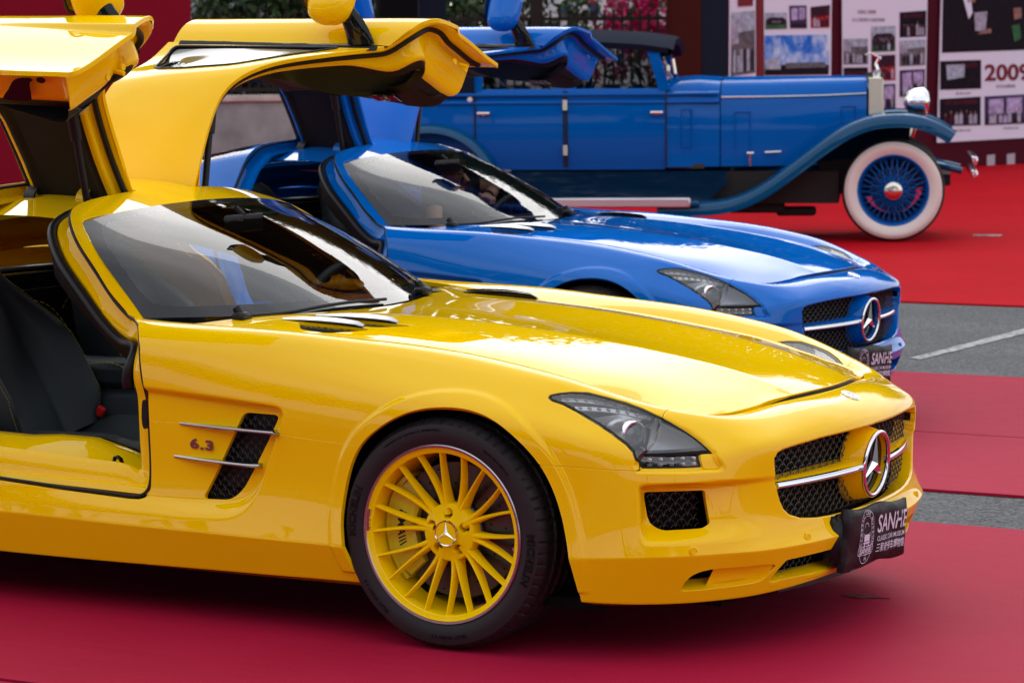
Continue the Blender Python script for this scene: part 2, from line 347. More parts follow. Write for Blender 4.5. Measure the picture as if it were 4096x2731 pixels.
# windscreen: rows = pillar edge .. centre, parameter 0 = cowl .. 1 = header
WIND = [
 R_('0:-1.13,.80,.893;.3:-1.225,.758,.962;.7:-1.392,.678,1.078;1:-1.512,.595,1.163'),
 R_('0:-1.005,.67,.890;.3:-1.13,.635,.975;.7:-1.335,.565,1.097;1:-1.497,.475,1.183'),
 R_('0:-.888,.50,.886;.3:-1.045,.465,.986;.7:-1.285,.395,1.115;1:-1.477,.32,1.197'),
 R_('0:-.785,.25,.882;.3:-.975,.235,.992;.7:-1.245,.20,1.125;1:-1.461,.16,1.205'),
 R_('0:-.76,0,.88;.3:-.955,0,.992;.7:-1.235,0,1.127;1:-1.455,0,1.208'),
]
WG, WV = loft(WIND, np.linspace(0, 1, 70), 14, creases=(), mirror_end=False)
FLIP_H = bool(grid_normals(HG)[130, 60, 2] < 0)
FLIP_G = bool(grid_normals(GG)[130, 60, 2] < 0)
FLIP_W = bool(grid_normals(WG)[30, 30, 2] < 0)
# ------------------------------------------------------------------ materials
def mat(name, col, rough=.5, metal=0, coat=0, spec=.22, noise=None, bump=None, emis=None, trans=0, ior=1.5, sheen=0, coatr=.03):
    m = bpy.data.materials.new(name); m.use_nodes = True; t = m.node_tree; b = t.nodes['Principled BSDF']
    I = b.inputs
    I['Base Color'].default_value = (*col, 1); I['Roughness'].default_value = rough; I['Metallic'].default_value = metal
    I['Coat Weight'].default_value = coat; I['Coat Roughness'].default_value = coatr; I['Coat IOR'].default_value = 1.40; I['Specular IOR Level'].default_value = spec
    I['Transmission Weight'].default_value = trans; I['IOR'].default_value = ior; I['Sheen Weight'].default_value = sheen
    if emis: I['Emission Color'].default_value = (*emis[:3], 1); I['Emission Strength'].default_value = emis[3]
    if noise:      # (scale, amount, detail) -> colour variation
        tc = t.nodes.new('ShaderNodeTexCoord'); n = t.nodes.new('ShaderNodeTexNoise')
        n.inputs['Scale'].default_value = noise[0]; n.inputs['Detail'].default_value = noise[2] if len(noise) > 2 else 5
        r = t.nodes.new('ShaderNodeValToRGB'); a = noise[1]
        r.color_ramp.elements[0].color = (*[c*(1-a) for c in col], 1); r.color_ramp.elements[1].color = (*[min(1, c*(1+a)) for c in col], 1)
        r.color_ramp.elements[0].position = .3; r.color_ramp.elements[1].position = .7
        t.links.new(tc.outputs['Object'], n.inputs['Vector']); t.links.new(n.outputs['Fac'], r.inputs[0]); t.links.new(r.outputs[0], I['Base Color'])
    if bump:       # (scale, strength, distance)
        tc = t.nodes.new('ShaderNodeTexCoord'); n = t.nodes.new('ShaderNodeTexNoise')
        n.inputs['Scale'].default_value = bump[0]; n.inputs['Detail'].default_value = 4
        p = t.nodes.new('ShaderNodeBump'); p.inputs['Strength'].default_value = bump[1]; p.inputs['Distance'].default_value = bump[2]
        t.links.new(tc.outputs['Object'], n.inputs['Vector']); t.links.new(n.outputs['Fac'], p.inputs['Height']); t.links.new(p.outputs[0], I['Normal'])
    return m
def glass(name, tint, rough=.0, mirror=.04):
    """thin glazing: transparent with fresnel reflection"""
    m = bpy.data.materials.new(name); m.use_nodes = True; t = m.node_tree; t.nodes.clear()
    o = t.nodes.new('ShaderNodeOutputMaterial'); mix = t.nodes.new('ShaderNodeMixShader')
    tr = t.nodes.new('ShaderNodeBsdfTransparent'); tr.inputs[0].default_value = (*tint, 1)
    g = t.nodes.new('ShaderNodeBsdfGlossy'); g.inputs['Roughness'].default_value = rough
    fr = t.nodes.new('ShaderNodeFresnel'); fr.inputs['IOR'].default_value = 1.52
    ma = t.nodes.new('ShaderNodeMath'); ma.operation = 'MULTIPLY_ADD'; ma.inputs[1].default_value = 1.0; ma.inputs[2].default_value = mirror
    ma.use_clamp = True
    t.links.new(fr.outputs[0], ma.inputs[0]); t.links.new(ma.outputs[0], mix.inputs[0]); t.links.new(tr.outputs[0], mix.inputs[1]); t.links.new(g.outputs[0], mix.inputs[2]); t.links.new(mix.outputs[0], o.inputs[0])
    return m
MT = {}
MT['yellow'] = mat('yellow_paint', (1.0, .61, .0), .6, coat=1, coatr=.015, spec=.0)
MT['blue'] = mat('blue_paint', (.0, .145, .60), .5, coat=1, coatr=.015, spec=.0)
MT['black'] = mat('black_plastic', (.007, .007, .009), .42, spec=.3)
MT['gloss_black'] = mat('gloss_black', (.004, .004, .005), .08, coat=1, spec=0)
MT['rubber'] = mat('seal_rubber', (.007, .006, .009), .42, spec=.3)
MT['chrome'] = mat('chrome', (.86, .87, .9), .06, 1)
MT['satin'] = mat('satin_silver', (.42, .43, .46), .24, 1)
MT['void'] = mat('dark_interior', (.006, .006, .006), .9, spec=.1)
MT['glass'] = glass('windscreen_glass', (.90, .95, .94), 0, .01)
MT['darkglass'] = glass('tinted_glass', (.10, .12, .12), 0, .05)
MT['rearglass'] = glass('rear_glass', (.75, .8, .8), 0, .04)
MT['frit'] = mat('glass_frit', (.010, .009, .013), .04, coat=1, spec=0)
MT['lampglass'] = glass('lamp_cover', (.95, .96, .97), 0, .08)
MT['lampbowl'] = mat('lamp_bowl', (.72, .74, .80), .35, .35)
MT['badgemetal'] = mat('badge_metal', (.30, .30, .31), .16, 1)
MT['lampblade'] = mat('lamp_blade', (.6, .61, .64), .3, .6)
MT['lampsilver'] = mat('lamp_silver', (.85, .85, .88), .22, .9)
MT['lensglass'] = mat('lens_glass', (.35, .38, .42), .02, 0, coat=1, spec=.9, trans=.6)
MT['ledclear'] = mat('led_clear', (.5, .5, .55), .15, .3, coat=1)
MT['meshmetal'] = mat('mesh_black', (.035, .03, .028), .30, .2, coat=.6)
MT['leather'] = mat('leather', (.016, .021, .026), .5, spec=.3, bump=(260, .25, .002))
MT['trim'] = mat('trim', (.009, .007, .007), .6, spec=.3, bump=(400, .2, .001))
MT['dash'] = mat('dash', (.010, .010, .012), .6, spec=.3)
MT['thread'] = mat('yellow_thread', (.40, .33, .05), .7)
MT['red'] = mat('red_plastic', (.5, .01, .01), .35)
MT['wheelpaint'] = mat('wheel_paint', (1.0, .68, .0), .5, coat=.7, coatr=.12, spec=0)
MT['tyre'] = mat('tyre_rubber', (.016, .014, .017), .5, spec=.35)
MT['tyre_text'] = mat('tyre_letter', (.004, .004, .006), .45, spec=.2)
MT['steel'] = mat('steel', (.5, .5, .5), .3, 1)
MT['disc'] = mat('brake_disc', (.09, .085, .085), .34, .9)
MT['caliper'] = mat('caliper_paint', (.62, .52, .02), .35, coat=.6)
MT['badgeblue'] = mat('badge_enamel', (.16, .19, .30), .25, coat=1)
# ------------------------------------------------------------------ object helpers
def link_mesh(name, me, parent=None, mats=()):
    o = bpy.data.objects.new(name, me); C.objects.link(o)
    if parent is not None: o.parent = parent
    return o
def me_from(name, V, F, mats, N=None, smooth=True, fm=None):
    me = bpy.data.meshes.new(name); me.from_pydata([tuple(v) for v in V], [], [tuple(f) for f in F])
    for m in (mats if isinstance(mats, (list, tuple)) else [mats]): me.materials.append(MT[m] if isinstance(m, str) else m)
    if fm is not None: me.polygons.foreach_set('material_index', fm)
    me.polygons.foreach_set('use_smooth', [smooth] * len(me.polygons))
    me.update()
    if N is not None:
        n = np.asarray(N); n = n / (np.linalg.norm(n, axis=1, keepdims=True) + 1e-12)
        me.normals_split_custom_set_from_vertices([tuple(x) for x in n])
    return me
def pan_obj(name, pan, m, parent):
    """link a cut panel as one mesh object with its analytic normals"""
    return link_mesh(name, me_from(name, pan.V, pan.F, m, pan.N), parent)
def tag(o, label=None, cat=None, group=None, kind=None):
    if label: o['label'] = label
    if cat: o['category'] = cat
    if group: o['group'] = group
    if kind: o['kind'] = kind
    return o
def empty(name, loc=(0, 0, 0), rz=0):
    o = bpy.data.objects.new(name, None); C.objects.link(o); o.location = loc; o.rotation_euler = (0, 0, rz); return o
class MB:
    """mesh builder: boxes, tubes, lathes and sheets gathered into one mesh"""
    def __init__(s): s.V = []; s.F = []; s.M = []
    def add(s, V, F, m=0):
        n = len(s.V); s.V += [tuple(map(float, v)) for v in V]; s.F += [tuple(i + n for i in f) for f in F]; s.M += [m] * len(F); return s
    def box(s, c, d, rot=None, m=0, taper=1.0):
        V = []
        for z in (-1, 1):
            k = taper if z > 0 else 1
            for x, y in ((-1, -1), (1, -1), (1, 1), (-1, 1)): V.append(np.array([x*d[0]/2*k, y*d[1]/2*k, z*d[2]/2]))
        V = np.array(V)
        if rot is not None: V = V @ np.array(rot).T
        V = V + np.array(c)
        return s.add(V, [(3,2,1,0), (4,5,6,7), (0,1,5,4), (1,2,6,5), (2,3,7,6), (3,0,4,7)], m)
    def bbox(s, c, d, b=.006, rot=None, m=0):
        """box with chamfered edges"""
        V = []; h = np.array(d) / 2; b = min(b, min(h) * .9)
        P = []
        for sx in (-1, 1):
            for sy in (-1, 1):
                for sz in (-1, 1):
                    S = np.array([sx, sy, sz]); base = h * S
                    for a in range(3):
                        v = base - S * b; v[a] = base[a]; P.append(v)
        P = np.array(P)
        if rot is not None: P = P @ np.array(rot).T
        P = P + np.array(c)
        bm = bmesh.new(); [bm.verts.new(p) for p in P]; bmesh.ops.convex_hull(bm, input=bm.verts[:])
        bm.verts.ensure_lookup_table(); bm.verts.index_update()
        s.add([v.co for v in bm.verts], [tuple(v.index for v in f.verts) for f in bm.faces], m); bm.free(); return s
    def tube(s, P, r, n=8, closed=False, m=0, cap=True, flat=1.0, up=None):
        P = np.asarray(P, float); K = len(P); rr = np.broadcast_to(r, (K,)) if np.ndim(r) <= 1 else r
        if closed: T = np.roll(P, -1, 0) - np.roll(P, 1, 0)
        else: T = np.gradient(P, axis=0)
        T /= np.linalg.norm(T, axis=1, keepdims=True) + 1e-12
        u = np.array(up if up is not None else (0, 0, 1.0)); 
        if abs(T[0] @ u) > .95: u = np.array([1.0, 0, 0])
        V = []; a = np.cross(T[0], u); a /= np.linalg.norm(a)
        for i in range(K):
            a = a - T[i] * (a @ T[i]); a /= np.linalg.norm(a) + 1e-12; b = np.cross(T[i], a)
            for k in range(n):
                w = 2 * math.pi * k / n; V.append(P[i] + (a * math.cos(w) + b * math.sin(w) * flat) * rr[i])
        F = []
        for i in range(K if closed else K - 1):
            j = (i + 1) % K
            for k in range(n):
                l = (k + 1) % n; F.append((i*n+k, i*n+l, j*n+l, j*n+k))
        if cap and not closed: F.append(tuple(range(n-1, -1, -1))); F.append(tuple((K-1)*n + k for k in range(n)))
        return s.add(V, F, m)
    def lathe(s, prof, axis='y', c=(0, 0, 0), n=48, m=0, a0=0, a1=2*math.pi, closed=False):
        """prof: list of (radius, height along the axis)"""
        full = abs(a1 - a0 - 2*math.pi) < 1e-6; K = n if full else n + 1
        V = []
        for i in range(K):
            w = a0 + (a1 - a0) * i / n; cs, sn = math.cos(w), math.sin(w)
            for r, h in prof:
                p = {'y': (r*cs, h, r*sn), 'z': (r*cs, r*sn, h), 'x': (h, r*cs, r*sn)}[axis]
                V.append((p[0]+c[0], p[1]+c[1], p[2]+c[2]))
        L_ = len(prof); F = []
        for i in range(n):
            j = (i + 1) % K
            for k in range(L_ - (0 if closed else 1)):
                l = (k + 1) % L_; F.append((i*L_+k, j*L_+k, j*L_+l, i*L_+l))
        return s.add(V, F, m)
    def sheet(s, rows, m=0, closed=False):
        rows = [np.asarray(r, float) for r in rows]; n = len(rows[0]); V = np.concatenate(rows); F = []
        for i in range(len(rows) - 1):
            for k in range(n if closed else n - 1):
                l = (k + 1) % n; F.append((i*n+k, i*n+l, (i+1)*n+l, (i+1)*n+k))
        return s.add(V, F, m)
    def prism(s, poly, a, b, axis='y', m=0):
        """extrude a 2-D polygon between two positions on an axis"""
        n = len(poly); f = {'y': lambda p, h: (p[0], h, p[1]), 'z': lambda p, h: (p[0], p[1], h), 'x': lambda p, h: (h, p[0], p[1])}[axis]
        V = [f(p, a) for p in poly] + [f(p, b) for p in poly]
        F = [tuple(range(n)), tuple(range(2*n-1, n-1, -1))] + [(i, n+i, n+(i+1) % n, (i+1) % n) for i in range(n)]
        return s.add(V, F, m)
    def map(s, fn): s.V = [tuple(fn(np.array(v))) for v in s.V]; return s
    def mirror(s, axis=1):
        n = len(s.V); V2 = [tuple(-c if i == axis else c for i, c in enumerate(v)) for v in s.V]
        F2 = [tuple(i + n for i in reversed(f)) for f in s.F]; s.V += V2; s.F += F2; s.M += s.M[:]; return s
    def mesh(s, name, mats, angle=38, fix=True):
        me = bpy.data.meshes.new(name); me.from_pydata(s.V, [], s.F)
        for m in (mats if isinstance(mats, (list, tuple)) else [mats]): me.materials.append(MT[m] if isinstance(m, str) else m)
        me.polygons.foreach_set('material_index', s.M); me.update()
        if fix:
            bm = bmesh.new(); bm.from_mesh(me); bmesh.ops.recalc_face_normals(bm, faces=bm.faces[:]); bm.to_mesh(me); bm.free()
        me.polygons.foreach_set('use_smooth', [True] * len(me.polygons)); me.set_sharp_from_angle(angle=math.radians(angle)); me.update()
        return me
    def obj(s, name, mats, parent=None, angle=38, fix=True): return link_mesh(name, s.mesh(name, mats, angle, fix), parent)
def text_mesh(body, size=1.0, bold=0.0, extrude=0.0, align='LEFT', spacing=1.0, shear=0.0):
    cu = bpy.data.curves.new('t', 'FONT'); cu.body = body; cu.size = size; cu.offset = bold; cu.extrude = extrude
    cu.align_x = align; cu.space_character = spacing; cu.shear = shear; cu.resolution_u = 3
    o = bpy.data.objects.new('t', cu); C.objects.link(o)
    dg = bpy.context.evaluated_depsgraph_get(); me = bpy.data.meshes.new_from_object(o.evaluated_get(dg))
    V = [tuple(v.co) for v in me.vertices]; F = [tuple(p.vertices) for p in me.polygons]
    bpy.data.objects.remove(o); bpy.data.curves.remove(cu); bpy.data.meshes.remove(me)
    return V, F
def rotm(ax, deg):
    a = math.radians(deg); c, s_ = math.cos(a), math.sin(a)
    return np.array({'x': [[1,0,0],[0,c,-s_],[0,s_,c]], 'y': [[c,0,s_],[0,1,0],[-s_,0,c]], 'z': [[c,-s_,0],[s_,c,0],[0,0,1]]}[ax], float)
def grid_at(G, i, j): return G[i, j]
def scale_mesh(mb, poly, p, dz, fn, r=.0012, m=0, n=6):
    """net of overlapping arches inside a polygon; fn maps (a, b) to 3-D"""
    poly = np.asarray(poly); a0, b0 = poly.min(0) - p; a1, b1 = poly.max(0) + dz
    k = 0; b = b0
    while b < b1:
        a = a0 + (p / 2 if k % 2 else 0)
        while a < a1:
            t = np.linspace(0, math.pi, n + 1)
            pts = np.stack([a + p/2 - p/2*np.cos(t)*(1 - .12*np.sin(t)), b + dz*1.55*np.sin(t)**.8], -1)
            d = poly_dist(pts, poly) < 0
            run = []
            for q, ok in list(zip(pts, d)) + [(None, False)]:
                if ok: run.append(fn(*q))
                else:
                    if len(run) > 1: mb.tube(run, r, 4, m=m, cap=False)
                    run = []
            a += p
        b += dz; k += 1
    return mb
# ------------------------------------------------------------------ ground, carpets, boards, fence, greenery
def cam_pt(dx, dy, dist):
    """world point seen at photo position (dx, dy on a 2352 x 1568 grid) at a given forward distance"""
    u = dx*4096/2352; v = dy*4096/2352; f = 11345.5
    d = F + Rr*((u - 2048)/f) - Ur*((v - 1365.5)/f); return Vector(CAM_P) + d*dist
MT['asphalt'] = mat('asphalt', (.115, .115, .12), .9, spec=.3)
def ground_mats():
    m = MT['asphalt']; t = m.node_tree; b = t.nodes['Principled BSDF']; tc = t.nodes.new('ShaderNodeTexCoord')
    v = t.nodes.new('ShaderNodeTexVoronoi'); v.inputs['Scale'].default_value = 95; n = t.nodes.new('ShaderNodeTexNoise'); n.inputs['Scale'].default_value = 1.3; n.inputs['Detail'].default_value = 8
    r = t.nodes.new('ShaderNodeValToRGB'); r.color_ramp.elements[0].color = (.06, .062, .066, 1); r.color_ramp.elements[1].color = (.24, .24, .25, 1); r.color_ramp.elements[0].position = .1; r.color_ramp.elements[1].position = .9
    mx_ = t.nodes.new('ShaderNodeMixRGB'); mx_.blend_type = 'MULTIPLY'; mx_.inputs[0].default_value = .5
    bp_ = t.nodes.new('ShaderNodeBump'); bp_.inputs['Strength'].default_value = .8; bp_.inputs['Distance'].default_value = .006
    for a, c in ((tc.outputs['Object'], v.inputs['Vector']), (tc.outputs['Object'], n.inputs['Vector']), (v.outputs['Color'], r.inputs[0]), (r.outputs[0], mx_.inputs[1]), (n.outputs['Fac'], mx_.inputs[2]), (mx_.outputs[0], b.inputs['Base Color']), (v.outputs['Distance'], bp_.inputs['Height']), (bp_.outputs[0], b.inputs['Normal'])): t.links.new(a, c)
    def carpet(name, c1, c2, rough, coat, bump):
        m = bpy.data.materials.new(name); m.use_nodes = True; t = m.node_tree; b = t.nodes['Principled BSDF']; MT[name] = m
        tc = t.nodes.new('ShaderNodeTexCoord'); n = t.nodes.new('ShaderNodeTexNoise'); n.inputs['Scale'].default_value = .55; n.inputs['Detail'].default_value = 7; n.inputs['Roughness'].default_value = .62
        r = t.nodes.new('ShaderNodeValToRGB'); r.color_ramp.elements[0].color = (*c1, 1); r.color_ramp.elements[1].color = (*c2, 1); r.color_ramp.elements[0].position = .35; r.color_ramp.elements[1].position = .65
        mp = t.nodes.new('ShaderNodeMapping'); mp.inputs['Scale'].default_value = (1, 5, 1); w2 = t.nodes.new('ShaderNodeTexNoise'); w2.inputs['Scale'].default_value = 1.7; w2.inputs['Detail'].default_value = 5
        fi = t.nodes.new('ShaderNodeTexNoise'); fi.inputs['Scale'].default_value = 350; fi.inputs['Detail'].default_value = 2
        b1 = t.nodes.new('ShaderNodeBump'); b1.inputs['Strength'].default_value = .55; b1.inputs['Distance'].default_value = bump*2.2; b2 = t.nodes.new('ShaderNodeBump'); b2.inputs['Strength'].default_value = .12; b2.inputs['Distance'].default_value = .002
        rr = t.nodes.new('ShaderNodeMapRange'); rr.inputs[3].default_value = rough - .06; rr.inputs[4].default_value = rough + .12
        # scattered scuffs
        sc = t.nodes.new('ShaderNodeTexNoise'); sc.inputs['Scale'].default_value = 9; sc.inputs['Detail'].default_value = 10; sc.inputs['Roughness'].default_value = .8
        for a, c in ((tc.outputs['Object'], n.inputs['Vector']), (n.outputs['Fac'], r.inputs[0]), (r.outputs[0], b.inputs['Base Color']), (tc.outputs['Object'], mp.inputs[0]), (mp.outputs[0], w2.inputs['Vector']), (w2.outputs['Fac'], b1.inputs['Height']), (tc.outputs['Object'], fi.inputs['Vector']), (fi.outputs['Fac'], b2.inputs['Height']), (b1.outputs[0], b2.inputs['Normal']), (b2.outputs[0], b.inputs['Normal']), (tc.outputs['Object'], sc.inputs['Vector']), (sc.outputs['Fac'], rr.inputs[0]), (rr.outputs[0], b.inputs['Roughness'])): t.links.new(a, c)
        b.inputs['Coat Weight'].default_value = coat; b.inputs['Coat Roughness'].default_value = .3; b.inputs['Specular IOR Level'].default_value = .07 if rough < .7 else .04
    carpet('carpet_crimson', (.35, .007, .036), (.40, .010, .046), .60, .0, .004)
    carpet('carpet_red', (.42, .0015, .007), (.48, .002, .010), .75, 0, .003)
ground_mats()
MT['line'] = mat('road_paint', (.36, .355, .35), .9, noise=(26, .6, 9))
def quad(name, pts, z, m, kind='structure', sub=1):
    me = bpy.data.meshes.new(name); me.from_pydata([(x, y, z) for x, y in pts], [], [tuple(range(len(pts)))]); me.materials.append(MT[m]); o = link_mesh(name, me); o['kind'] = kind; return o
quad('ground', [(-600, -600), (600, -600), (600, 900), (-600, 900)], -.012, 'asphalt')
def carpet_sheet(name, y0a, y0b, y1a, y1b, x0, x1, z, m):
    """long strip with softly wavering edges and a real 4 mm thickness"""
    xs = np.linspace(x0, x1, 240); j = np.cumsum(np.random.randn(240))*.0006; k = np.cumsum(np.random.randn(240))*.0006
    ya = y0a + (y0b-y0a)*(xs-x0)/(x1-x0) + j; yb = y1a + (y1b-y1a)*(xs-x0)/(x1-x0) + k
    mb = MB(); mb.sheet([np.stack([xs, ya, 0*xs - .010], -1), np.stack([xs, ya, 0*xs + z], -1), np.stack([xs, yb, 0*xs + z], -1), np.stack([xs, yb, 0*xs - .010], -1)])
    o = mb.obj(name, m, None, 20, fix=False); o['kind'] = 'structure'
    me = o.data
    if me.polygons[240].normal.z < 0:
        bm = bmesh.new(); bm.from_mesh(me); bmesh.ops.reverse_faces(bm, faces=bm.faces[:]); bm.to_mesh(me); bm.free()
    return o
carpet_sheet('carpet', -1.68, -1.86, 1.95, 1.62, -14, 6, .0, 'carpet_crimson')
carpet_sheet('carpet', -6.5, -6.6, -1.695, -1.875, -14, 6, -.002, 'carpet_crimson')
carpet_sheet('carpet', 2.56, 2.42, 4.06, 3.94, -14, 6, .0, 'carpet_crimson')
carpet_sheet('carpet', 4.065, 3.945, 6.0, 6.2, -14, 6, .002, 'carpet_crimson')
carpet_sheet('carpet', 10.15, 9.95, 31.5, 31.5, -22, 8, .0, 'carpet_red')
rl = np.random.default_rng(5)
quad('parking_line', [(-1.57 + .07*t + rl.normal()*.004, 6.83 + 3.1*t) for t in np.linspace(0, 1, 50)] + [(-1.49 + .12*t + rl.normal()*.004, 6.80 + 3.13*t) for t in np.linspace(1, 0, 50)], -.008, 'line')
# drain lid and scraps on the far carpet
for (x, y, rz, a, b) in ((-4.5, 16.4, .35, .26, .10), (-2.6, 12.2, .2, .12, .05)):
    mb = MB(); mb.bbox((0, 0, .006), (a, b, .010), .004); o = mb.obj('floor_plate', 'line'); o.location = (x, y, 0); o.rotation_euler = (0, 0, rz)
    tag(o, 'thin pale strip lying flat on the red carpet right of the old car' if x < -4 else 'small pale scrap lying on the open red carpet nearer the asphalt', 'floor strip')
MT['stain'] = mat('dried_mud', (.15, .025, .03), .8, noise=(30, .4))
c0 = cam_pt(1985, 1370, 1.0) - Vector(CAM_P); g0 = Vector(CAM_P) + c0*(-CAM_P[2]/c0.z); rs = np.random.default_rng(3)
mb = MB(); pts = [(g0.x + .055*math.cos(a)*(1 + .45*rs.normal()*.6), g0.y + .032*math.sin(a)*(1 + .4*rs.normal()*.6)) for a in np.linspace(0, 2*math.pi, 22, endpoint=False)]; mb.prism(pts, .0005, .003, 'z'); o = mb.obj('mud_patch', 'stain', None, 20); tag(o, 'small brown mud patch on the crimson carpet below the yellow car nose', 'stain')
# ---- boards
MT['darkred'] = mat('dark_red_board', (.06, .003, .012), .6, spec=.06); MT['crimson'] = mat('crimson_board', (.22, .002, .014), .6, spec=.06)
MT['brownred'] = mat('brown_red_post', (.045, .006, .004), .6, spec=.06); MT['navy'] = mat('navy_post', (.008, .012, .026), .6, spec=.06); MT['blackpost'] = mat('black_post', (.004, .004, .005), .7, spec=.05)
MT['poster'] = mat('poster_white', (.70, .65, .80), .5, spec=.05); MT['ink_red'] = mat('ink_red', (.16, .002, .010), .5); MT['ink_dark'] = mat('ink_dark', (.05, .03, .05), .5)
MT['cut'] = mat('cutout_grey', (.40, .36, .42), .6)
def photo_mat(name, cols, sky=None, scale=7):
    """a printed snapshot: blocky noise in the given colours under an optional sky"""
    m = bpy.data.materials.new(name); m.use_nodes = True; t = m.node_tree; b = t.nodes['Principled BSDF']; tc = t.nodes.new('ShaderNodeTexCoord')
    n = t.nodes.new('ShaderNodeTexNoise'); n.inputs['Scale'].default_value = scale; n.inputs['Detail'].default_value = 4; n.inputs['Roughness'].default_value = .7
    n.inputs['Distortion'].default_value = .4
    r = t.nodes.new('ShaderNodeValToRGB'); els = r.color_ramp.elements; k = len(cols)
    els[0].position = .34; els[0].color = (*cols[0], 1); els[1].position = .66; els[1].color = (*cols[-1], 1)
    for i in range(1, k-1):
        e = els.new(.34 + .32*i/(k-1)); e.color = (*cols[i], 1)
    t.links.new(tc.outputs['Object'], n.inputs['Vector']); t.links.new(n.outputs['Fac'], r.inputs[0]); src = r.outputs[0]
    b.inputs['Roughness'].default_value = .5; b.inputs['Specular IOR Level'].default_value = .04; t.links.new(src, b.inputs['Base Color']); MT[name] = m
photo_mat('ph_crowd', [(.02,.01,.02),(.10,.05,.08),(.35,.25,.32),(.06,.02,.03)], scale=14)
photo_mat('ph_dark', [(.006,.003,.006),(.012,.006,.01),(.02,.01,.016),(.008,.004,.008)], scale=6)
photo_mat('ph_sky', [(.02,.10,.50),(.03,.16,.62),(.30,.42,.75),(.60,.66,.82)], scale=2.6)
photo_mat('ph_red', [(.10,.005,.012),(.40,.02,.03),(.05,.01,.02),(.3,.06,.1)], scale=12)
photo_mat('ph_green', [(.03,.05,.04),(.05,.12,.05),(.12,.12,.12),(.03,.03,.04)], scale=8)
photo_mat('ph_purple', [(.02,.01,.03),(.06,.03,.09),(.45,.38,.58),(.03,.015,.03)], scale=12)
photo_mat('ph_teal', [(.04,.18,.22),(.08,.22,.26),(.3,.28,.36),(.06,.05,.08)], scale=9)
photo_mat('ph_white', [(.5,.5,.6),(.42,.4,.48),(.10,.05,.07),(.3,.3,.36)], scale=7)
photo_mat('ph_blue', [(.03,.05,.14),(.05,.09,.24),(.02,.02,.05),(.25,.2,.1)], scale=10)
photo_mat('skinp', [(.20,.07,.05),(.28,.12,.08),(.15,.05,.04)], scale=10)
class Board:
    """an upright board between two photo columns; local a = metres across, b = metres up"""
    def __init__(s, px0, d0, px1, d1, top=3.3, bottom=0, thick=.12, m='darkred', name='display_board'):
        p0 = cam_pt(px0, 112, d0); p1 = cam_pt(px1, 112, d1); s.o = np.array([p0.x, p0.y, 0]); v = np.array([p1.x-p0.x, p1.y-p0.y, 0]); s.w = np.linalg.norm(v); s.x = v/s.w
        s.n = np.cross(s.x, (0, 0, 1)); s.px = (px0, px1); s.d = (d0, d1)
        if s.n @ (np.array(CAM_P) - s.o) < 0: s.n = -s.n
        mb = MB(); c = s.o + s.x*s.w/2 - s.n*thick/2 + np.array([0, 0, (top+bottom)/2]); R_m = np.stack([s.x, -s.n, np.array([0, 0, 1.0])], 1)
        mb.bbox(c*0, (s.w, thick, top-bottom), .01)
        s.obj = mb.obj(name, m); s.obj.matrix_world = Matrix(np.vstack([np.hstack([R_m, c[:, None]]), [0, 0, 0, 1]]).tolist()); s.Mi = s.obj.matrix_world.inverted(); s.thick = thick; s.c = c
    def ab(s, dx, dy):
        """photo position -> board coordinates"""
        a = cam_pt(dx, dy, 1.0) - Vector(CAM_P); o = np.array(CAM_P); d = np.array(a); t = ((s.o - o) @ s.n)/(d @ s.n); p = o + d*t; return ((p - s.o) @ s.x, p[2])
    def sheet(s, name, corners, m, lift, parent=None, thick=.004):
        """thin print whose corners are given as photo positions; lift in mm above the board"""
        q = [s.ab(*c) for c in corners]; V = []
        for h in (lift, lift - .8*thick):
            for a, b in q: p = s.o + s.x*a + s.n*h + np.array([0, 0, b]); V.append(tuple(s.Mi @ Vector(p)))
        n = len(q); mb = MB(); mb.add(V, [tuple(range(n)), tuple(range(2*n-1, n-1, -1))] + [(i, (i+1) % n, n+(i+1) % n, n+i) for i in range(n)])
        cen = np.mean(V[:n], axis=0); mb.V = [tuple(np.array(v) - cen) for v in mb.V]; o = mb.obj(name, m, parent or s.obj)
        par = parent or s.obj
        off = Vector(cen)
        if parent is not None: off = off - parent.location
        o.location = off; return o
    def text(s, name, body, dx, dy, hpx, m, lift, parent=None, bold=0, width=None):
        V, Fc = text_mesh(body, 1.0, bold); V = np.array(V); V[:, :2] -= V[:, :2].min(0); a0, b0 = s.ab(dx, dy); a1, b1 = s.ab(dx, dy - hpx); k = (b1-b0)/V[:, 1].max(); kx = k
        if width: kx = (s.ab(dx + width, dy)[0] - a0)/V[:, 0].max()
        W3 = [tuple(s.Mi @ Vector(s.o + s.x*(a0 + v[0]*kx) + s.n*lift + np.array([0, 0, b0 + v[1]*k]))) for v in V]
        mb = MB(); mb.add(W3, Fc); o = mb.obj(name, m, parent or s.obj, fix=False)
        if parent is not None: o.location = -parent.location
        return o
def d_at(px): return 36.0 + (px - 1545)/800*5.0
b0 = Board(1545, 35.4, 1612, 35.7, m='brownred', name='post'); tag(b0.obj, 'dark brown red post between the fence and the navy post', 'post')
b1 = Board(1612, 35.9, 1672, 36.2, m='navy', name='post'); tag(b1.obj, 'navy post at the left end of the picture boards', 'post')
bd = Board(1672, 36.4, 2420, 41.0, m='darkred'); tag(bd.obj, 'long dark red exhibition board carrying four tall white photo posters', 'display board')
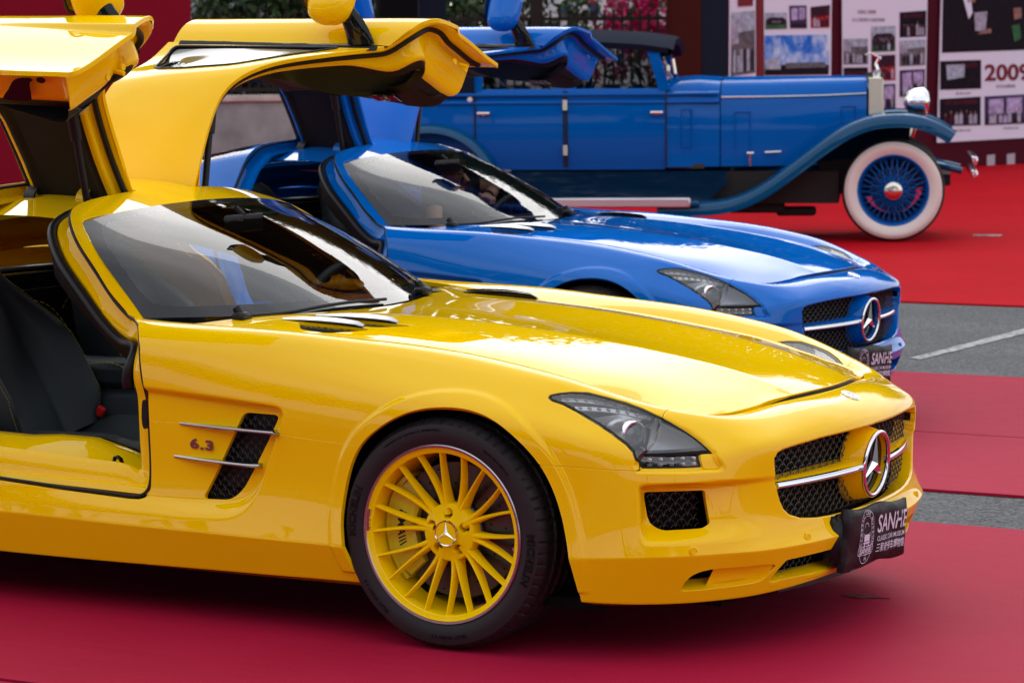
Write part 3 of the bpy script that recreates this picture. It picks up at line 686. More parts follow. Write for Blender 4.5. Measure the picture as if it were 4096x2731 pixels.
def print_photo(corners, kind, lift=.036, fig=None, seed=1):
    """one printed snapshot: ground tone, a lighter band, and a row of standing figures or a building, all flat print"""
    r = random.Random(seed); q = [np.array(bd.ab(*c)) for c in corners]        # tl, tr, br, bl
    def at(u, v): return (q[0]*(1-u) + q[1]*u)*(1-v) + (q[3]*(1-u) + q[2]*u)*v
    pal = {'night': ['pr_black', 'pr_wine', 'pr_pale', 'pr_black2'], 'stage': ['pr_purple', 'pr_lilac', 'pr_pale', 'pr_black2'], 'day': ['pr_grey', 'pr_sky', 'pr_black2', 'pr_green'], 'red': ['pr_wine', 'pr_red', 'pr_black2', 'pr_pale'], 'crowd': ['pr_grey', 'pr_sky', 'pr_black2', 'pr_pale']}[kind]
    polys = [([(0, 0), (1, 0), (1, 1), (0, 1)], 0, 0)]
    if kind == 'day': polys += [([(0, 0), (1, 0), (1, .45), (0, .5)], 1, 1), ([(.05, .4), (.2, .28), (.8, .28), (.95, .42), (.95, .75), (.05, .75)], 2, 2), ([(0, .75), (1, .72), (1, 1), (0, 1)], 3, 1), ([(.3, .5), (.7, .5), (.7, .62), (.3, .62)], 0, 3)]
    elif kind == 'stage': polys += [([(.1, .12), (.46, .1), (.46, .62), (.1, .64)], 1, 1), ([(.54, .1), (.92, .08), (.92, .6), (.54, .62)], 1, 1), ([(0, .78), (1, .78), (1, 1), (0, 1)], 3, 1)]
    elif kind == 'crowd': polys += [([(0, 0), (1, 0), (1, .3), (0, .34)], 1, 1), ([(0, .2), (.3, .12), (.3, .5), (0, .5)], 3, 2)]
    elif kind == 'red': polys += [([(0, .55), (1, .45), (1, 1), (0, 1)], 1, 1), ([(.1, .15), (.9, .1), (.9, .3), (.1, .35)], 2, 1)]
    else: polys += [([(.1, .1), (.9, .1), (.9, .25), (.1, .22)], 1, 1)]
    n = fig if fig is not None else r.randint(5, 8)
    for k in range(n):
        x = .08 + .84*(k + .5)/n + r.uniform(-.03, .03); w = .32/n; h = r.uniform(.32, .45); y0 = .92 - h - r.uniform(0, .08); c = r.choice([2, 2, 3, 1])
        polys += [([(x-w, .95), (x-w, y0+.14), (x-w*.5, y0+.09), (x+w*.5, y0+.09), (x+w, y0+.14), (x+w, .95)], c, 4), ([(x+w*.38*math.cos(a), y0+.04+.05*math.sin(a)) for a in np.linspace(0, 6.28, 9)[:-1]], 4, 5)]
    mats = pal + ['pr_skin']; V = []; Fc = []; M_ = []
    for P, c, lay in polys:
        b = len(V)
        for u, v in P: a_, b_ = at(u, v); V.append(tuple(bd.Mi @ Vector(bd.o + bd.x*a_ + bd.n*(lift + lay*.0012) + np.array([0, 0, b_]))))
        Fc.append(tuple(range(b, b+len(P)))); M_.append(c)
    me = bpy.data.meshes.new('photo_print'); me.from_pydata(V, [], Fc); [me.materials.append(MT[m]) for m in mats]; me.polygons.foreach_set('material_index', M_); return link_mesh('photo_print', me, bd.obj)
for nm_, c_ in (('pr_black', (.012, .006, .012)), ('pr_black2', (.03, .015, .03)), ('pr_wine', (.06, .008, .02)), ('pr_pale', (.34, .30, .40)), ('pr_purple', (.05, .03, .09)), ('pr_lilac', (.40, .30, .52)), ('pr_grey', (.12, .11, .13)), ('pr_sky', (.34, .36, .46)), ('pr_green', (.04, .12, .05)), ('pr_red', (.32, .01, .02)), ('pr_skin', (.26, .13, .11))):
    MT[nm_] = mat(nm_, c_, .5, spec=.04, noise=(16, .35, 3))
P1 = bd.sheet('poster', [(1672, -70), (1731, -72), (1733, 240), (1670, 240)], 'poster', .03)
print_photo([(1676, 30), (1729, 25), (1730, 168), (1674, 176)], 'crowd', seed=3, fig=6); bd.sheet('photo_print', [(1690, -20), (1724, -22), (1724, 14), (1690, 16)], 'ink_red', .044)
bd.sheet('red_strip', [(1733, -70), (1748, -72), (1750, 240), (1735, 240)], 'ink_red', .03)
bd.sheet('poster', [(1750, -72), (1907, -80), (1904, 240), (1752, 244)], 'poster', .03)
for c, m in (([(1752, 82), (1902, 80), (1900, 150), (1752, 150)], 'ph_sky'), ([(1752, 150), (1900, 148), (1899, 172), (1752, 174)], 'ph_dark'), ([(1753, 136), (1788, 134), (1788, 160), (1753, 160)], 'pr_sky'), ([(1800, 145), (1890, 143), (1893, 155), (1800, 158)], 'pr_grey')):
    bd.sheet('photo_print', c, m, .036 if m[:2] == 'ph' else .041)
print_photo([(1753, 30), (1803, 30), (1803, 67), (1753, 68)], 'day', seed=2, fig=0); print_photo([(1808, 14), (1848, 13), (1849, 66), (1810, 66)], 'stage', seed=5, fig=0); print_photo([(1857, 17), (1902, 12), (1901, 64), (1858, 65)], 'red', seed=6, fig=4)
bd.sheet('poster', [(1930, -80), (2128, -95), (2122, 250), (1931, 250)], 'poster', .03)
for k_, (c, m) in enumerate((([(1933, 90), (1989, 89), (1989, 148), (1933, 149)], 'crowd'), ([(1933, 156), (1989, 155), (1989, 250), (1933, 250)], 'night'), ([(1997, 62), (2052, 60), (2052, 118), (1997, 120)], 'day'), ([(1997, 128), (2052, 126), (2052, 185), (1997, 186)], 'red'), ([(1997, 195), (2052, 193), (2052, 250), (1997, 250)], 'stage'), ([(2062, 29), (2123, 25), (2122, 84), (2062, 87)], 'night'), ([(2062, 94), (2121, 91), (2120, 150), (2062, 153)], 'crowd'), ([(2062, 162), (2120, 159), (2119, 220), (2062, 223)], 'stage'))):
    print_photo(c, m, seed=20+k_)
bd.text('print', '2002-2008', 1965, 32, 8, 'ink_red', .036, width=42); bd.text('print', '以父之爱的眼光,以美好的赛事', 1952, 51, 9, 'ink_dark', .036, width=76)
bd.sheet('poster', [(2160, -95), (2440, -110), (2436, 312), (2148, 328)], 'poster', .03)
bd.sheet('photo_print', [(2162, -60), (2440, -72), (2440, 112), (2159, 122)], 'pr_black', .036)
for k_, (c, m, f_) in enumerate((([(2155, 141), (2249, 138), (2249, 204), (2155, 207)], 'night', 0), ([(2154, 228), (2248, 222), (2248, 288), (2154, 290)], 'night', 7), ([(2257, 222), (2350, 217), (2350, 284), (2257, 288)], 'stage', 7), ([(2352, 217), (2440, 212), (2440, 282), (2360, 285)], 'crowd', 6))): print_photo(c, m, seed=40+k_, fig=f_)
for c, m in (([(2168, 150), (2210, 148), (2209, 178), (2170, 184)], 'pr_sky'), ([(2206, -5), (2224, -5), (2228, 30), (2220, 45)], 'poster'), ([(2232, 30), (2262, 27), (2258, 72), (2235, 72)], 'pr_pale'), ([(2215, -12), (2236, -14), (2234, 6), (2218, 8)], 'pr_skin'), ([(2250, 70), (2270, 66), (2272, 76), (2240, 80)], 'pr_skin'), ([(2322, 20), (2340, 18), (2341, 42), (2324, 46)], 'pr_skin'), ([(2318, 60), (2336, 56), (2340, 90), (2324, 96)], 'pr_green')):
    bd.sheet('figure_print', c, m, .0435)
bd.text('print', '2009', 2257, 188, 40, 'ink_red', .036, bold=.03, width=104)
bd.text('print', '老爷车博物馆', 2283, 203, 8, 'ink_dark', .036, width=44)
for (x, y) in ((2190, 218), (2190, 303), (2300, 298)): bd.text('print', '赛事合影', x, y, 5, 'ink_dark', .036, width=36)
for x in (2266, 2312): bd.sheet('cutout', [(x, 357 - (x-2266)*.06), (x+18, 355 - (x-2266)*.06), (x+18, 384 - (x-2266)*.06), (x, 386 - (x-2266)*.06)], 'cut', .008)
rb_ = Board(-420, 19.0, 442, 21.5, top=3.2, m='crimson', name='backdrop'); tag(rb_.obj, 'plain crimson backdrop board standing behind the yellow car', 'backdrop')
bp1 = Board(874, 31.0, 962, 31.2, top=4, m='blackpost', name='pillar'); tag(bp1.obj, 'black pillar between hedge and fence, the left and darker one', 'pillar')
bp2 = Board(966, 31.4, 1027, 31.5, top=4, m='navy', name='pillar'); tag(bp2.obj, 'dark slate pillar just right of the black pillar', 'pillar')
# ---- low wall and fence
MT['wallstone'] = mat('wall_render', (.27, .285, .29), .85, noise=(3, .25), bump=(30, .4, .01)); MT['capstone'] = mat('wall_cap', (.48, .42, .40), .8, noise=(4, .2)); MT['fence'] = mat('fence_iron', (.018, .012, .012), .6)
wl = Board(380, 38, 1560, 39, top=1.02, m='wallstone', name='garden_wall', thick=.35); tag(wl.obj, 'low grey rendered garden wall with a pale coping behind the cars', 'wall')
def wl_local(a, b, h): return wl.Mi @ Vector(wl.o + wl.x*a + wl.n*h + np.array([0, 0, b]))
mb = MB(); mb.bbox((0, 0, 0), (wl.w, .45, .09), .015); o = mb.obj('coping', 'capstone', wl.obj); o.location = (0, 0, .51 + .046)
k = 0; seglen = 1.6; n = int(wl.w/seglen)
fe = empty('fence', tuple(wl.o - wl.n*.17 + np.array([0, 0, 1.1]))); tag(fe, 'dark iron railing on the garden wall in front of the flowers', 'fence')
fo = Vector(fe.location); ang = math.atan2(wl.x[1], wl.x[0]); fe.rotation_euler = (0, 0, ang)
mb = MB(); mb.box((0, 0, 0), (.030, .030, 1.12)); bar_me = mb.mesh('bar', 'fence')
mb = MB(); mb.box((0, 0, 0), (wl.w, .05, .05)); rail_me = mb.mesh('rail', 'fence')
for z in (.08, 1.0): o = link_mesh('rail', rail_me, fe); o.location = (wl.w/2, 0, z)
nb = int(wl.w/.125)
for i in range(nb): o = link_mesh('bar', bar_me, fe); o.location = (i*.125, 0, .56)
mb = MB(); mb.bbox((0, 0, 0), (.16, .16, 1.5), .01); pm = mb.mesh('post', 'fence')
for i in range(0, nb, 20): o = link_mesh('post', pm, fe); o.location = (i*.125 + .06, 0, .70)
# ---- greenery: leaf clumps as real little faces
def leafmat(name, c0, c1):
    m = bpy.data.materials.new(name); m.use_nodes = True; t = m.node_tree; b = t.nodes['Principled BSDF']; g = t.nodes.new('ShaderNodeNewGeometry'); r = t.nodes.new('ShaderNodeValToRGB')
    r.color_ramp.elements[0].color = (*c0, 1); r.color_ramp.elements[1].color = (*c1, 1); t.links.new(g.outputs['Random Per Island'], r.inputs[0]); t.links.new(r.outputs[0], b.inputs['Base Color'])
    b.inputs['Roughness'].default_value = .5; b.inputs['Subsurface Weight'].default_value = 0; MT[name] = m
leafmat('leaf', (.012, .035, .008), (.055, .12, .025)); leafmat('leaf2', (.01, .028, .01), (.04, .075, .02)); leafmat('flower', (.45, .005, .09), (.75, .02, .20))
MT['bark'] = mat('bark', (.07, .05, .04), .9, noise=(8, .4), bump=(14, .8, .03))
rng = np.random.default_rng(7)
def leaves(cen, rad, n, size, name, m, parent=None, clump=40):
    """n leaves gathered in clumps inside an ellipsoid"""
    nc = max(3, n//clump); u = rng.normal(size=(nc, 3)); u /= np.linalg.norm(u, axis=1, keepdims=True); cc = np.array(cen) + u*np.array(rad)*rng.uniform(.35, 1, (nc, 1))**.6
    k = rng.integers(0, nc, n); p = cc[k] + rng.normal(size=(n, 3))*np.array(rad)*.13
    a = rng.normal(size=(n, 3)); a /= np.linalg.norm(a, axis=1, keepdims=True); b = np.cross(a, rng.normal(size=(n, 3))); b /= np.linalg.norm(b, axis=1, keepdims=True); s = size*rng.uniform(.6, 1.3, (n, 1))
    V = np.stack([p - a*s, p + b*s*.45, p + a*s, p - b*s*.45], 1).reshape(-1, 3); me = bpy.data.meshes.new(name); me.from_pydata(V.tolist(), [], np.arange(4*n).reshape(n, 4).tolist()); me.materials.append(MT[m]); return link_mesh(name, me, parent)
def gather(parent, name):
    """one mesh out of all leaf meshes below a plant: nobody could count them"""
    V, F_, M_, mats, n = [], [], [], [], 0
    for o in [c for c in bpy.data.objects if c.parent == parent and c.name.split('.')[0] == name]:
        me = o.data; m = me.materials[0]
        if m not in mats: mats.append(m)
        co = np.empty(len(me.vertices)*3); me.vertices.foreach_get('co', co); V.append(co.reshape(-1, 3)); k = len(me.vertices); F_.append(np.arange(k).reshape(-1, 4) + n); M_ += [mats.index(m)]*(k//4); n += k; bpy.data.objects.remove(o); bpy.data.meshes.remove(me)
    me = bpy.data.meshes.new(name); me.from_pydata(np.vstack(V).tolist(), [], np.vstack(F_).tolist()); [me.materials.append(m) for m in mats]; me.polygons.foreach_set('material_index', M_); o = link_mesh(name, me, parent); o['kind'] = 'stuff'; return o
def tree(x, y, h, r, label, n=9000, m='leaf'):
    t = empty('tree', (x, y, 0)); tag(t, label, 'tree', 'trees beyond the fence')
    mb = MB(); tp = smooth_open([(0, 0, 0), (rng.normal()*.1, rng.normal()*.1, h*.25), (rng.normal()*.2, rng.normal()*.2, h*.5), (0, 0, h*.82)], 5); mb.tube(tp, np.linspace(.26, .06, len(tp)), 9)
    for k in range(7):
        a = rng.uniform(0, 6.28); z = h*rng.uniform(.3, .6); e = np.array([math.cos(a)*r*.6, math.sin(a)*r*.6, z + h*.2]); mb.tube([(0, 0, z), e*.5 + np.array([0, 0, z*.5 + .2]), e], [.10, .07, .02], 6)
    mb.obj('trunk', 'bark', t); o = leaves((0, 0, h*.64), (r, r, h*.38), n, .24, 'crown', m, t); o['kind'] = 'stuff'; return t
tl = ['tall dense green tree at the far left beyond the wall', 'broad dark tree behind the left end of the crimson backdrop', 'tall leafy tree behind the crimson backdrop', 'leafy tree rising left of the black pillar', 'tree rising right behind the two dark pillars', 'tall dark tree behind the railing', 'bushy bright tree right of the railing', 'tree behind the navy post', 'tall tree behind the poster with the blue sky', 'dark tree behind the 2009 poster', 'tree beyond the right end of the picture boards']
for i, (px_, dd, h, r) in enumerate(((-900, 44, 15, 5.6), (-520, 47, 16.5, 5.8), (-130, 46, 15.5, 5.6), (280, 48, 17, 5.8), (680, 47, 16, 5.6), (1060, 49, 17.5, 5.8), (1440, 48, 16, 5.6), (1800, 52, 17, 5.8), (2180, 51, 15.5, 5.6), (2560, 53, 16.5, 5.8), (2950, 52, 15, 5.6))):
    p = cam_pt(px_, 112, dd); tree(p.x, p.y, h, r, tl[i], n=11000, m='leaf' if i % 2 else 'leaf2')
# hedge on the wall, flowering climber
hd = empty('hedge', tuple(wl.o - wl.n*1.2)); tag(hd, 'loose green hedge behind the iron railing', 'hedge')
for i in range(17):
    t = i/16; c = wl.x*(wl.w*t); o = leaves(tuple(np.array([c[0], c[1], 2.05 + .25*math.sin(i*2.1)])), (1.5, .7, 1.35), 1500, .075, 'foliage', 'leaf' if i % 2 else 'leaf2', hd) if i not in (10, 11, 12, 13, 15, 16) else leaves(tuple(np.array([c[0], c[1], 2.5])), (1.2, .6, .8), 260, .075, 'foliage', 'leaf', hd)
gather(hd, 'foliage')
bg_ = empty('bougainvillea', tuple(wl.o - wl.n*.5)); tag(bg_, 'climbing plant with magenta flowers hanging over the iron railing', 'plant')
for (dx, dy, n, rr) in ((1462, 10, 420, .42), (1488, 60, 320, .30), (1400, 20, 90, .3), (1540, 35, 200, .3), (800, 18, 60, .2), (1445, 110, 150, .25), (1510, 95, 200, .3), (1385, 130, 80, .3), (1530, 150, 90, .25)):
    a, b = wl.ab(dx, dy); c = wl.x*a; leaves((c[0], c[1], b), (rr, rr*.5, rr*1.5), n, .055, 'flowers', 'flower', bg_, clump=14)
gather(bg_, 'flowers')
MT['pale'] = mat('pale_render', (.66, .66, .70), .8, noise=(2, .12))
pb = Board(1120, 44.5, 1560, 44.5, top=3.6, m='pale', name='building', thick=2.5); tag(pb.obj, 'pale rendered building glimpsed through the railing', 'building')
for i in range(6): a = 1150 + i*68; pb.sheet('window', [(a, 8), (a+22, 8), (a+22, 44), (a, 44)], 'ph_blue', .02)
pb2 = Board(430, 66, 900, 66, top=4.6, m='pale', name='building', thick=6); tag(pb2.obj, 'pale building glimpsed through the hedge left of the black pillar', 'building')
# unseen trees added behind the camera to darken the flanks, reflected in the paint
tz = ['far left', 'left', 'left of the middle', 'middle', 'right of the middle', 'right', 'far right']
for i, (x, y, h, r) in enumerate(((-32, -17, 11, 5.5), (-21, -21, 12, 5.6), (-11, -24, 11.5, 5.6), (-1, -26, 12.5, 5.8), (9, -25, 11.5, 5.6), (19, -22, 12, 5.6), (29, -17, 11, 5.4))): tree(x, y, h, r, 'added unseen tree behind the photographer, at the ' + tz[i] + ' of its row', n=8000, m='leaf2')
# ------------------------------------------------------------------ the coupe: panels cut out of the surfaces
def vdist(G):
    d = np.linalg.norm(np.diff(G, axis=1), axis=2); return np.concatenate([np.zeros((len(G), 1)), np.cumsum(d, axis=1)], axis=1)
def udist_end(G):
    d = np.linalg.norm(np.diff(G, axis=0), axis=2); c = np.concatenate([np.zeros((1, G.shape[1])), np.cumsum(d, axis=0)], axis=0); return c[-1:] - c
GAP = .0019
xz = lambda p: p.V[:, [0, 2]]
xy = lambda p: p.V[:, [0, 1]]
yz = lambda p: p.V[:, [1, 2]]
def xs_(p):
    y, z = p.V[:, 1], p.V[:, 2]; return np.stack([p.V[:, 0], z + .9*np.maximum(0, .93-y)*sstep(z, .78, .84)], -1)
DOOR_S = np.array([(-1.26,1.10),(-1.205,1.04),(-1.185,1.022),(-1.145,.989),(-1.117,.960),(-1.096,.938),(-1.070,.8825),(-1.046,.817),(-1.033,.751),(-1.023,.70),(-1.022,.60),(-1.022,.45),(-1.023,.40),(-1.028,.382),(-1.040,.368),(-1.06,.362),(-1.10,.3615),(-1.356,.372),(-1.582,.386),(-1.80,.395),(-1.89,.42),(-1.96,.53),(-2.02,.75),(-2.045,.95),(-2.05,1.10)])
DOOR_G = np.vstack([[(-1.05,.90)], smooth_open([(-1.12,.84),(-1.185,.800),(-1.269,.767),(-1.373,.718),(-1.482,.661),(-1.56,.592),(-1.600,.53),(-1.618,.44),(-1.622,.3),(-1.622,.165)],4), [(-1.62,.15),(-2.07,.15),(-2.10,.45),(-2.08,.75),(-2.045,.98)]])
SEAM_S = [(-1.1,.602),(-.898,.5985),(-.711,.600),(-.383,.579),(-.263,.5765),(-.2,.576)]
BUMP = [(.20,.5575),(.323,.556),(.447,.551),(.583,.544),(.575,.60),(.600,.655),(.592,.70),(.62,.86)]
GRILLE = np.array([(-.2,.602),(0,.602),(.109,.601),(.217,.600),(.341,.597),(.454,.589),(.515,.582),(.541,.573),(.552,.557),(.550,.52),(.543,.478),(.535,.463),(.522,.428),(.507,.401),(.481,.38),(.429,.364),(.352,.355),(.288,.352),(.195,.350),(0,.348),(-.2,.348)])
INTAKE = round_poly([(.818,.478),(.703,.4775),(.703,.385),(.730,.3725),(.806,.371)], [.012,.006,.010,.01,.01])
FOG = smooth_closed([(.785,.213),(.784,.228),(.774,.250),(.740,.262),(.674,.262),(.626,.261),(.565,.257),(.545,.246),(.573,.210),(.611,.203),(.713,.200),(.765,.199),(.782,.203)], 3)
LOWIN = np.array([(-.1,.263),(0,.263),(.426,.263),(.510,.262),(.528,.240),(.548,.204),(.54,.199),(.335,.198),(.189,.199),(0,.20),(-.1,.20)])
def panels():
    P = {}
    S = Pan.grid(SG, FLIP_S)
    vd = vdist(SG).ravel(); u = _U.ravel()
    S = S.clip(np.where(u > -1.04, vd - GAP, 1.0))
    S = S.clip(poly_dist(xz(S), ARCH))
    X = S.V[:, 0]; rear = np.hypot(X + 2.68, S.V[:, 2] - .34) - .362
    S = S.clip(rear)
    S = S.clip(np.where(S.V[:, 0] > .2, poly_dist(xz(S), LAMP), .1))
    fx = lambda p: p.V[:, 0]
    S = S.clip(np.where(fx(S) > .80, poly_dist(yz(S), GRILLE), .1))
    S = S.clip(np.where(fx(S) > .52, poly_dist(yz(S), INTAKE), .1))
    S = S.clip(np.where(fx(S) > .60, poly_dist(yz(S), FOG), .1))
    S = S.clip(np.where(fx(S) > .75, poly_dist(yz(S), LOWIN), .1))
    S = S.clip(np.where(fx(S) < -.4, poly_dist(xz(S), VENT), .1))
    sym = lambda v: abs(v[1]) < 2e-4
    # door skin and body side
    d = poly_dist(xs_(S), DOOR_S)
    doorS = S.clip(d + GAP, -1); S = S.clip(poly_dist(xs_(S), DOOR_S) - GAP)
    rearq = S.clip(fx(S) + 1.5, -1); S = S.clip(fx(S) + 1.5)
    sillr = rearq
    # sill strip below the crease
    f = S.V[:, 2] - np.interp(S.V[:, 0], [-1.5, -1.05, -.4, 0], [.2905, .2855, .2805, .282]) 
    mask = S.V[:, 0] < -.1
    low = S.clip(np.where(mask, f + .0012, 1.0), -1); S = S.clip(np.where(mask, f - .0012, 1.0))
    b = line_dist(xz(S), BUMP)
    bum = S.clip(np.where(fx(S) > .1, b + GAP, 1.0), -1); S = S.clip(np.where(fx(S) > .1, line_dist(xz(S), BUMP) - GAP, 1.0))
    # notch the fender seam
    s = line_dist(xz(S), SEAM_S)
    lowf = S.clip(np.where(fx(S) < -.1, s + .0013, 1.0), -1); fen = S.clip(np.where(fx(S) < -.1, line_dist(xz(S), SEAM_S) - .0013, 1.0))
    P['fender'] = fen.flange(.014, skip=sym)
    P['lower_fender'] = lowf.flange(.014, skip=sym)
    P['side_sill'] = low.flange(.012, skip=lambda v: v[2] < .16 or abs(v[0]+1.5) < 1e-3)
    gl = lambda v: v[0] > .78 and abs(poly_dist(np.array([[v[1], v[2]]]), GRILLE)[0]) < .002
    bum = bum.flange(.060, bev=.007, where=gl, flare=-.012)
    n0 = None
    P['bumper'] = bum.flange(.022, skip=lambda v: sym(v) or (v[0] > .70 and .33 < v[2] < .61 and abs(v[1]) < .56))
    P['quarter_panel'] = rearq.flange(.014, skip=lambda v: abs(v[0]+1.5) < 1e-3 or v[2] < .17)
    # hood
    Hh = Pan.grid(HG, FLIP_H); hv = vdist(HG).ravel(); hu = udist_end(HG).ravel()
    Hh = Hh.clip(np.minimum(hv - GAP, hu - .0085))
    cow = np.array([(-1.4,1.0),(-1.12,.90),(-1.03,.87),(-.975,.80),(-.945,.74),(-.92,.66),(-.875,.55),(-.787,.33),(-.737,.12),(-.727,0),(-.727,-.1),(-1.4,-.1)])
    Hh = Hh.clip(poly_dist(xy(Hh), cow))
    ventp = round_poly([(-.775,.640),(-.60,.672),(-.395,.478),(-.40,.445),(-.56,.452),(-.73,.50)], .02)
    P['_ventp'] = ventp
    for q in HVENT: Hh = Hh.clip(poly_dist(xy(Hh), q))
    P['hood'] = Hh.flange(.014, skip=sym)
    # greenhouse
    G = Pan.grid(GG, FLIP_G)
    dg = poly_dist(xy(G), DOOR_G)
    G2 = G.clip(dg + GAP, -1); roof = G.clip(poly_dist(xy(G), DOOR_G) - GAP)
    rw = round_poly([(-2.14,-.2),(-2.14,.52),(-2.5,.58),(-2.86,.44),(-2.92,-.2)], .06)
    P['rear_window'] = roof.clip(poly_dist(xy(roof), rw), -1)
    roof = roof.clip(poly_dist(xy(roof), rw))
    P['roof'] = roof.flange(.022, skip=sym)
    win = round_poly([(-1.34,.948),(-1.50,1.065),(-1.64,1.138),(-1.84,1.160),(-1.98,1.142),(-2.035,.975)], [.02,.06,.05,.05,.05,.03])
    P['_win'] = win
    P['door_window'] = G2.clip(poly_dist(xz(G2), win) + .001, -1)
    dG = G2.clip(poly_dist(xz(G2), win) - .001)
    P['_dS'], P['_dG'] = doorS, dG
    dS = doorS.flange(.012, bev=.0025, skip=lambda v: v[2] > .87 and v[1] < .803)
    dG = dG.flange(.012, bev=.0025, skip=lambda v: False)
    P['door_skin'] = dS.join(dG)
    # windscreen
    W0 = Pan.grid(WG, FLIP_W)
    # distance to the screen's edges, from the grid itself
    a = np.linalg.norm(WG - WG[:1], axis=2); b = np.linalg.norm(WG - WG[-1:], axis=2); c = vdist(WG)
    wid = np.minimum(np.minimum(a - .052 - .02*np.linspace(0,1,WG.shape[1])[None], b - .045), c - .048)
    # rounded corners through a soft minimum
    k = .03; terms = [a - .052 - .02*np.linspace(0,1,WG.shape[1])[None], b - .045, c - .048]
    wid = -k*np.log(sum(np.exp(-np.clip(t, -.2, .3)/k) for t in terms))
    f = wid.ravel() + .004
    P['windscreen'] = W0.clip(f).offset(.002); P['frit'] = W0.clip(f, -1).offset(.002)
    return P
# louvre slots in the hood: one elongated slot behind each blade
def blade_slot(r, f, w0, w1):
    r = np.array(r); f = np.array(f); t = f - r; t /= np.linalg.norm(t); n = np.array([-t[1], t[0]])
    return np.array([r + t*.01, f + t*.035, f + t*.035 - n*w1, r + t*.10 - n*w0])
HB = [((-.775,.566), (-.497,.545)), ((-.725,.458), (-.438,.446))]     # blade tips: rear, front (x, y)
HVENT = [round_poly([(-.715,.574),(-.655,.655),(-.565,.652),(-.470,.565),(-.480,.545)], [.008,.02,.03,.012,.008]), round_poly([(-.640,.462),(-.545,.532),(-.470,.527),(-.385,.462),(-.395,.446)], [.008,.02,.03,.012,.008])]
P0 = panels()
def height(G, x, y):
    q = G.reshape(-1, 3); d = (q[:, 0]-x)**2 + (q[:, 1]-y)**2; i = np.argsort(d)[:4]; w = 1/(d[i]+1e-9); return float((q[i, 2]*w).sum()/w.sum())
def sidey(x, z):
    q = SG[:, :].reshape(-1, 3); m = q[:, 0] < .45; q = q[m]; d = (q[:, 0]-x)**2 + (q[:, 2]-z)**2; i = np.argsort(d)[:4]; w = 1/(d[i]+1e-9); return float((q[i, 1]*w).sum()/w.sum())
def both(p): return p.join(p.mirror())
HINGE_Y, HINGE_Z, DOOR_ANG = .17, 1.25, 69.0
def hinge_mat(side):
    """closed -> open transform of the door on that side (+1 left, -1 right)"""
    R = np.eye(4); R[:3, :3] = rotm('x', DOOR_ANG * side); c = np.array([0, HINGE_Y * side, HINGE_Z]); R[:3, 3] = c - R[:3, :3] @ c; return R
def aperture(n=220):
    """the door opening's outline on the y > 0 side: points, outward normals, in-surface inward directions"""
    pts = []
    a = smooth_open([(-1.60,.15),(-1.622,.3),(-1.618,.44),(-1.600,.53),(-1.56,.592),(-1.482,.661),(-1.373,.718),(-1.269,.767),(-1.185,.800)], 8)
    q = GG.reshape(-1, 3)
    for x, y in a:
        d = (q[:, 0]-x)**2 + (q[:, 1]-y)**2; i = np.argsort(d)[:6]; w = 1/(d[i]+1e-8); pts.append((q[i]*w[:, None]).sum(0)/w.sum())
    qs = SG.reshape(-1, 3); qs = qs[qs[:, 0] < .2]
    for x, y, z in ((-1.145,.83,.899), (-1.117,.854,.892), (-1.096,.872,.886), (-1.070,.905,.86)): pts.append(np.array([x, y, z]))
    b = DOOR_S[7:-2]
    bb = []
    for p0, p1 in zip(b[:-1], b[1:]):
        for t in np.linspace(0, 1, max(2, int(np.hypot(*(p1-p0))/.03)), endpoint=False): bb.append(p0*(1-t)+p1*t)
    bb.append(b[-1])
    for x, z in bb:
        d = (qs[:, 0]-x)**2 + (qs[:, 2]-z)**2; i = np.argsort(d)[:6]; w = 1/(d[i]+1e-8); pts.append((qs[i]*w[:, None]).sum(0)/w.sum())
    pts.append(np.array([-2.035, .88, .90]))
    for x, y in [(-2.05,.80),(-2.075,.74),(-2.09,.6),(-2.10,.45),(-2.085,.3),(-2.07,.15)]:
        d = (q[:, 0]-x)**2 + (q[:, 1]-y)**2; i = np.argsort(d)[:6]; w = 1/(d[i]+1e-8); pts.append((q[i]*w[:, None]).sum(0)/w.sum())
    P = np.array(pts); L_ = np.concatenate([[0], np.cumsum(np.linalg.norm(np.diff(P, axis=0), axis=1))])
    t = np.linspace(0, L_[-1], n); Q = np.stack([np.interp(t, L_, P[:, k]) for k in range(3)], -1)
    for _ in range(3): Q[1:-1] = Q[1:-1]*.5 + .25*(Q[2:]+Q[:-2])
    cen = np.array([-1.78, .50, .80])
    T = np.gradient(Q, axis=0); T /= np.linalg.norm(T, axis=1, keepdims=True)
    N = []
    for p in Q:                                   # outward = away from the cabin axis, perpendicular to the outline
        n_ = np.array([0, max(p[1]-.0, .05), (p[2]-.62)*1.15 if p[2] > .9 else (p[2]-.7)*.15]); N.append(n_/np.linalg.norm(n_))
    N = np.array(N); N -= T * (N*T).sum(1, keepdims=True); N /= np.linalg.norm(N, axis=1, keepdims=True)
    for _ in range(12): N[1:-1] = N[1:-1]*.5 + .25*(N[2:]+N[:-2])
    O = np.cross(N, T); s = np.sign(((cen - Q)*O).sum(1)); O *= np.where(s == 0, 1, s)[:, None]
    for _ in range(60): O[1:-1] = O[1:-1]*.5 + .25*(O[2:]+O[:-2])
    O /= np.linalg.norm(O, axis=1, keepdims=True); N /= np.linalg.norm(N, axis=1, keepdims=True)
    return Q, N, O
AQ, AN, AO = aperture()
def strip(mb, prof, sc=None, m=0, Q=AQ, N=AN, O=AO, sl=slice(None)):
    """loft along the door outline: prof = [(inward, depth)...], sc scales the depth per point"""
    k = np.ones(len(Q)) if sc is None else sc
    return mb.sheet([(Q + O*a - N*(d*k[:, None]))[sl] for a, d in prof], m)
CONV_YELLOW = 'yellow'
